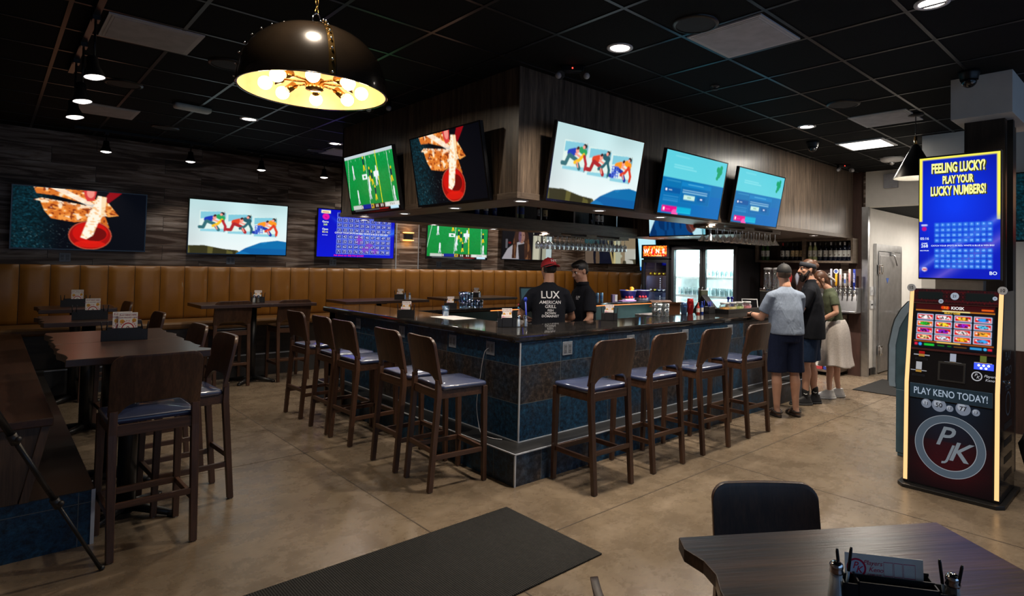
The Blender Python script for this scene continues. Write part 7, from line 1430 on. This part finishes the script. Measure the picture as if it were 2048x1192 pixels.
SKT = fabric('pale_satin', (.50, .455, .43), .5, .35, .25, 4.0); m = MB(); n = 44; secs = []
for z, rx, ry, am in ((1.03, .125, .095, 0), (.98, .155, .125, .0), (.88, .182, .155, .006), (.70, .185, .165, .013), (.55, .190, .172, .019), (.42, .222, .20, .028)):
    secs.append([Vector(((rx + am * math.sin(8 * a + z * 3)) * math.cos(a), (ry + am * math.sin(6 * a)) * math.sin(a) + .0, z + (.015 * math.sin(3 * a) if z < .5 else 0))) for a in [2 * PI * i / n for i in range(n)]])
vs = [v for s_ in secs for v in s_]; m.add(vs, [(j * n + i, j * n + (i + 1) % n, (j + 1) * n + (i + 1) % n, (j + 1) * n + i) for j in range(5) for i in range(n)], 0, True); o = m.build('skirt', SKT, t, fix=False); sd = o.modifiers.new('s', 'SOLIDIFY'); sd.thickness = .004
sb = o.modifiers.new('u', 'SUBSURF'); sb.levels = 1; sb.render_levels = 1
m = MB(); m.sphere(hp(0, -.020, .032), 1, 14, 0, (.080 * k, .098 * k, .094 * k), H.to_4x4()); m.sphere(hp(0, -.06, -.02), 1, 10, 0, (.066 * k, .05 * k, .06 * k), H.to_4x4()); limb(m, hp(0, -.095, -.02), hp(0, -.075, -.16), .04 * k, .035 * k); limb(m, hp(0, -.075, -.16), hp(.02, -.02, -.30), .036 * k, .016 * k)
for s_ in (-1, 1): limb(m, hp(s_ * .066, .03, .03), hp(s_ * .07, .025, -.09), .016 * k, .008 * k)
cloth(t, 'hair', m, HAIRR, .006, 1)
SCF = plain('white_scarf', (.55, .52, .52), .7); m = MB(); m.sphere(hp(0, -.115, .015), 1, 8, 0, (.030 * k, .022 * k, .024 * k), H.to_4x4()); limb(m, hp(-.02, -.12, .01), hp(-.06, -.16, -.06), .018 * k, .012 * k); limb(m, hp(.0, -.12, .01), hp(-.02, -.18, -.09), .018 * k, .011 * k); limb(m, hp(-.02, -.12, .02), hp(-.05, -.13, .045), .016 * k, .01 * k); cloth(t, 'hair_scarf', m, SCF, .006, 1)
for S_ in 'lr': shoe(t, P, S_, plain('white_sneaker', (.58, .58, .58), .5), plain('white_sole', (.60, .60, .60), .5))
# 4  bartender with red cap, back to the camera
P = standing(1.74, .10, 1.0, .11, aw=1.0)
P.update(ell=(-.30, .07, 1.12), wrl=(-.20, .29, 1.07), elr=(.27, .10, 1.10), wrr=(.17, .30, 1.08), handl=((.3, .9, -.1), (0, 0, 1), (1, 0, 0), .5), handr=((-.4, .9, -.1), (0, 0, 1), (-1, 0, 0), .6), headrot=rotm(R(20), R(14)), hairmat=HAIRD)
t, hp, H, k = person('bartender in a red cap and black lettered shirt, seen from behind', (4.27, 4.66, 0), R(-34), P, SKIN2)
sh = cloth(t, 'shirt', torso_shirt(P, (0, -.005, 1.015), .018, .72, .014), BLACKC)
tr = MB(); pv = Vector(P['pelvis'])
tr = shorts(P, .16, .016, .0, .12); cloth(t, 'trousers', tr, plain('khaki_cloth', (.25, .16, .09), .8, bump=.1))
letters(t, sh, [('LUX', .105, .0, 0), ('AMERICAN', .046, -.075, .15), ('GRILL', .046, -.118, .1), ('FISH', .034, -.158, .1), ('DOWN', .034, -.187, .1), ('DOMAINIST', .034, -.217, .1)], lambda x, y: (Vector((x, -.6, 1.345 + y)), Vector((0, 1, 0))), WHITEINK, .012)
c_ = cap(t, hp, H, k, plain('red_cap_cloth', (.42, .012, .020), .7), -1); m = MB(); m.text('NY', .05, Matrix.Translation(hp(.012, -.1135, .070)) @ (H.to_4x4()) @ RX(PI / 2 - .45), None, 0, .01); m.build('cap_letters', WHITEINK, c_, fix=False)
m = MB(); m.sphere(hp(0, -.026, .008), 1, 12, 0, (.0775 * k, .086 * k, .070 * k), H.to_4x4()); cloth(t, 'hair', m, HAIRD, .006, 1)
m = MB(); m.sphere(hp(0, .048, -.082), 1, 10, 0, (.042 * k, .042 * k, .036 * k), H.to_4x4()); cloth(t, 'beard', m, HAIRD, .006, 1)
for S_ in 'lr': shoe(t, P, S_, BLACKC, BLACK)
sl = Vector(P['shl']).lerp(Vector(P['ell']), .66); dl = (Vector(P['ell']) - Vector(P['shl'])).normalized()
m = MB(); m.sphere(sl + Vector((-.066, -.045, .0)), 1, 8, 0, (.010, .030, .014)); m.build('blue_sleeve_patch', plain('blue_patch', (.03, .22, .42), .6), t); m = MB(); m.sphere(sl + Vector((-.066, -.045, .035)), 1, 8, 0, (.010, .026, .014)); m.build('red_sleeve_patch', plain('red_patch', (.30, .02, .03), .6), t)
# 5  second bartender, dark polo, looking down to the left
P = standing(1.72, .07, .97, .11, aw=.98)
P.update(ell=(-.25, .06, 1.09), wrl=(-.22, .22, .90), elr=(.26, .02, 1.08), wrr=(.24, .18, .88), handl=((.1, .7, -.6), (-.6, .3, .5), (1, .3, 0), .6), handr=((-.1, .7, -.6), (.6, .3, .5), (-1, .3, 0), .6), headrot=rotm(R(8), R(20)), hairmat=HAIRD)
t, hp, H, k = person('dark haired bartender in a black polo shirt looking down', (4.87, 4.72, 0), R(72), P, SKIN3)
sh = cloth(t, 'polo_shirt', torso_shirt(P, (0, 0, .88), .018, .78, .012, True), BLACKC); cloth(t, 'trousers', shorts(P, .16, .016, .0, .06), plain('dark_trouser_cloth', (.02, .02, .025), .8))
nbv = Vector(P['neck']); m = MB(); loft(m, [(nbv + Vector((0, .006, -.012)), .078, .076), (nbv + Vector((0, .0, .030)), .070, .068)], 26); m.build('collar', BLACKC, t)
letters(t, sh, [('LUX', .030, .0, 0), ('GRILL', .016, -.022, 0)], lambda x, y: (Vector((-.075 - x, .6, 1.31 + y)), Vector((0, -1, 0))), WHITEINK, .01)
m = MB(); m.sphere(hp(0, -.022, .040), 1, 14, 0, (.078 * k, .096 * k, .090 * k), H.to_4x4()); m.sphere(hp(0, -.055, -.005), 1, 10, 0, (.068 * k, .050 * k, .058 * k), H.to_4x4()); m.sphere(hp(0, .03, .088), 1, 10, 0, (.062 * k, .055 * k, .034 * k), H.to_4x4()); cloth(t, 'hair', m, HAIRD, .006, 1)
for S_ in 'lr': shoe(t, P, S_, BLACKC, BLACK)
for o in bpy.data.objects:
    if '_k' in o: del o['_k']
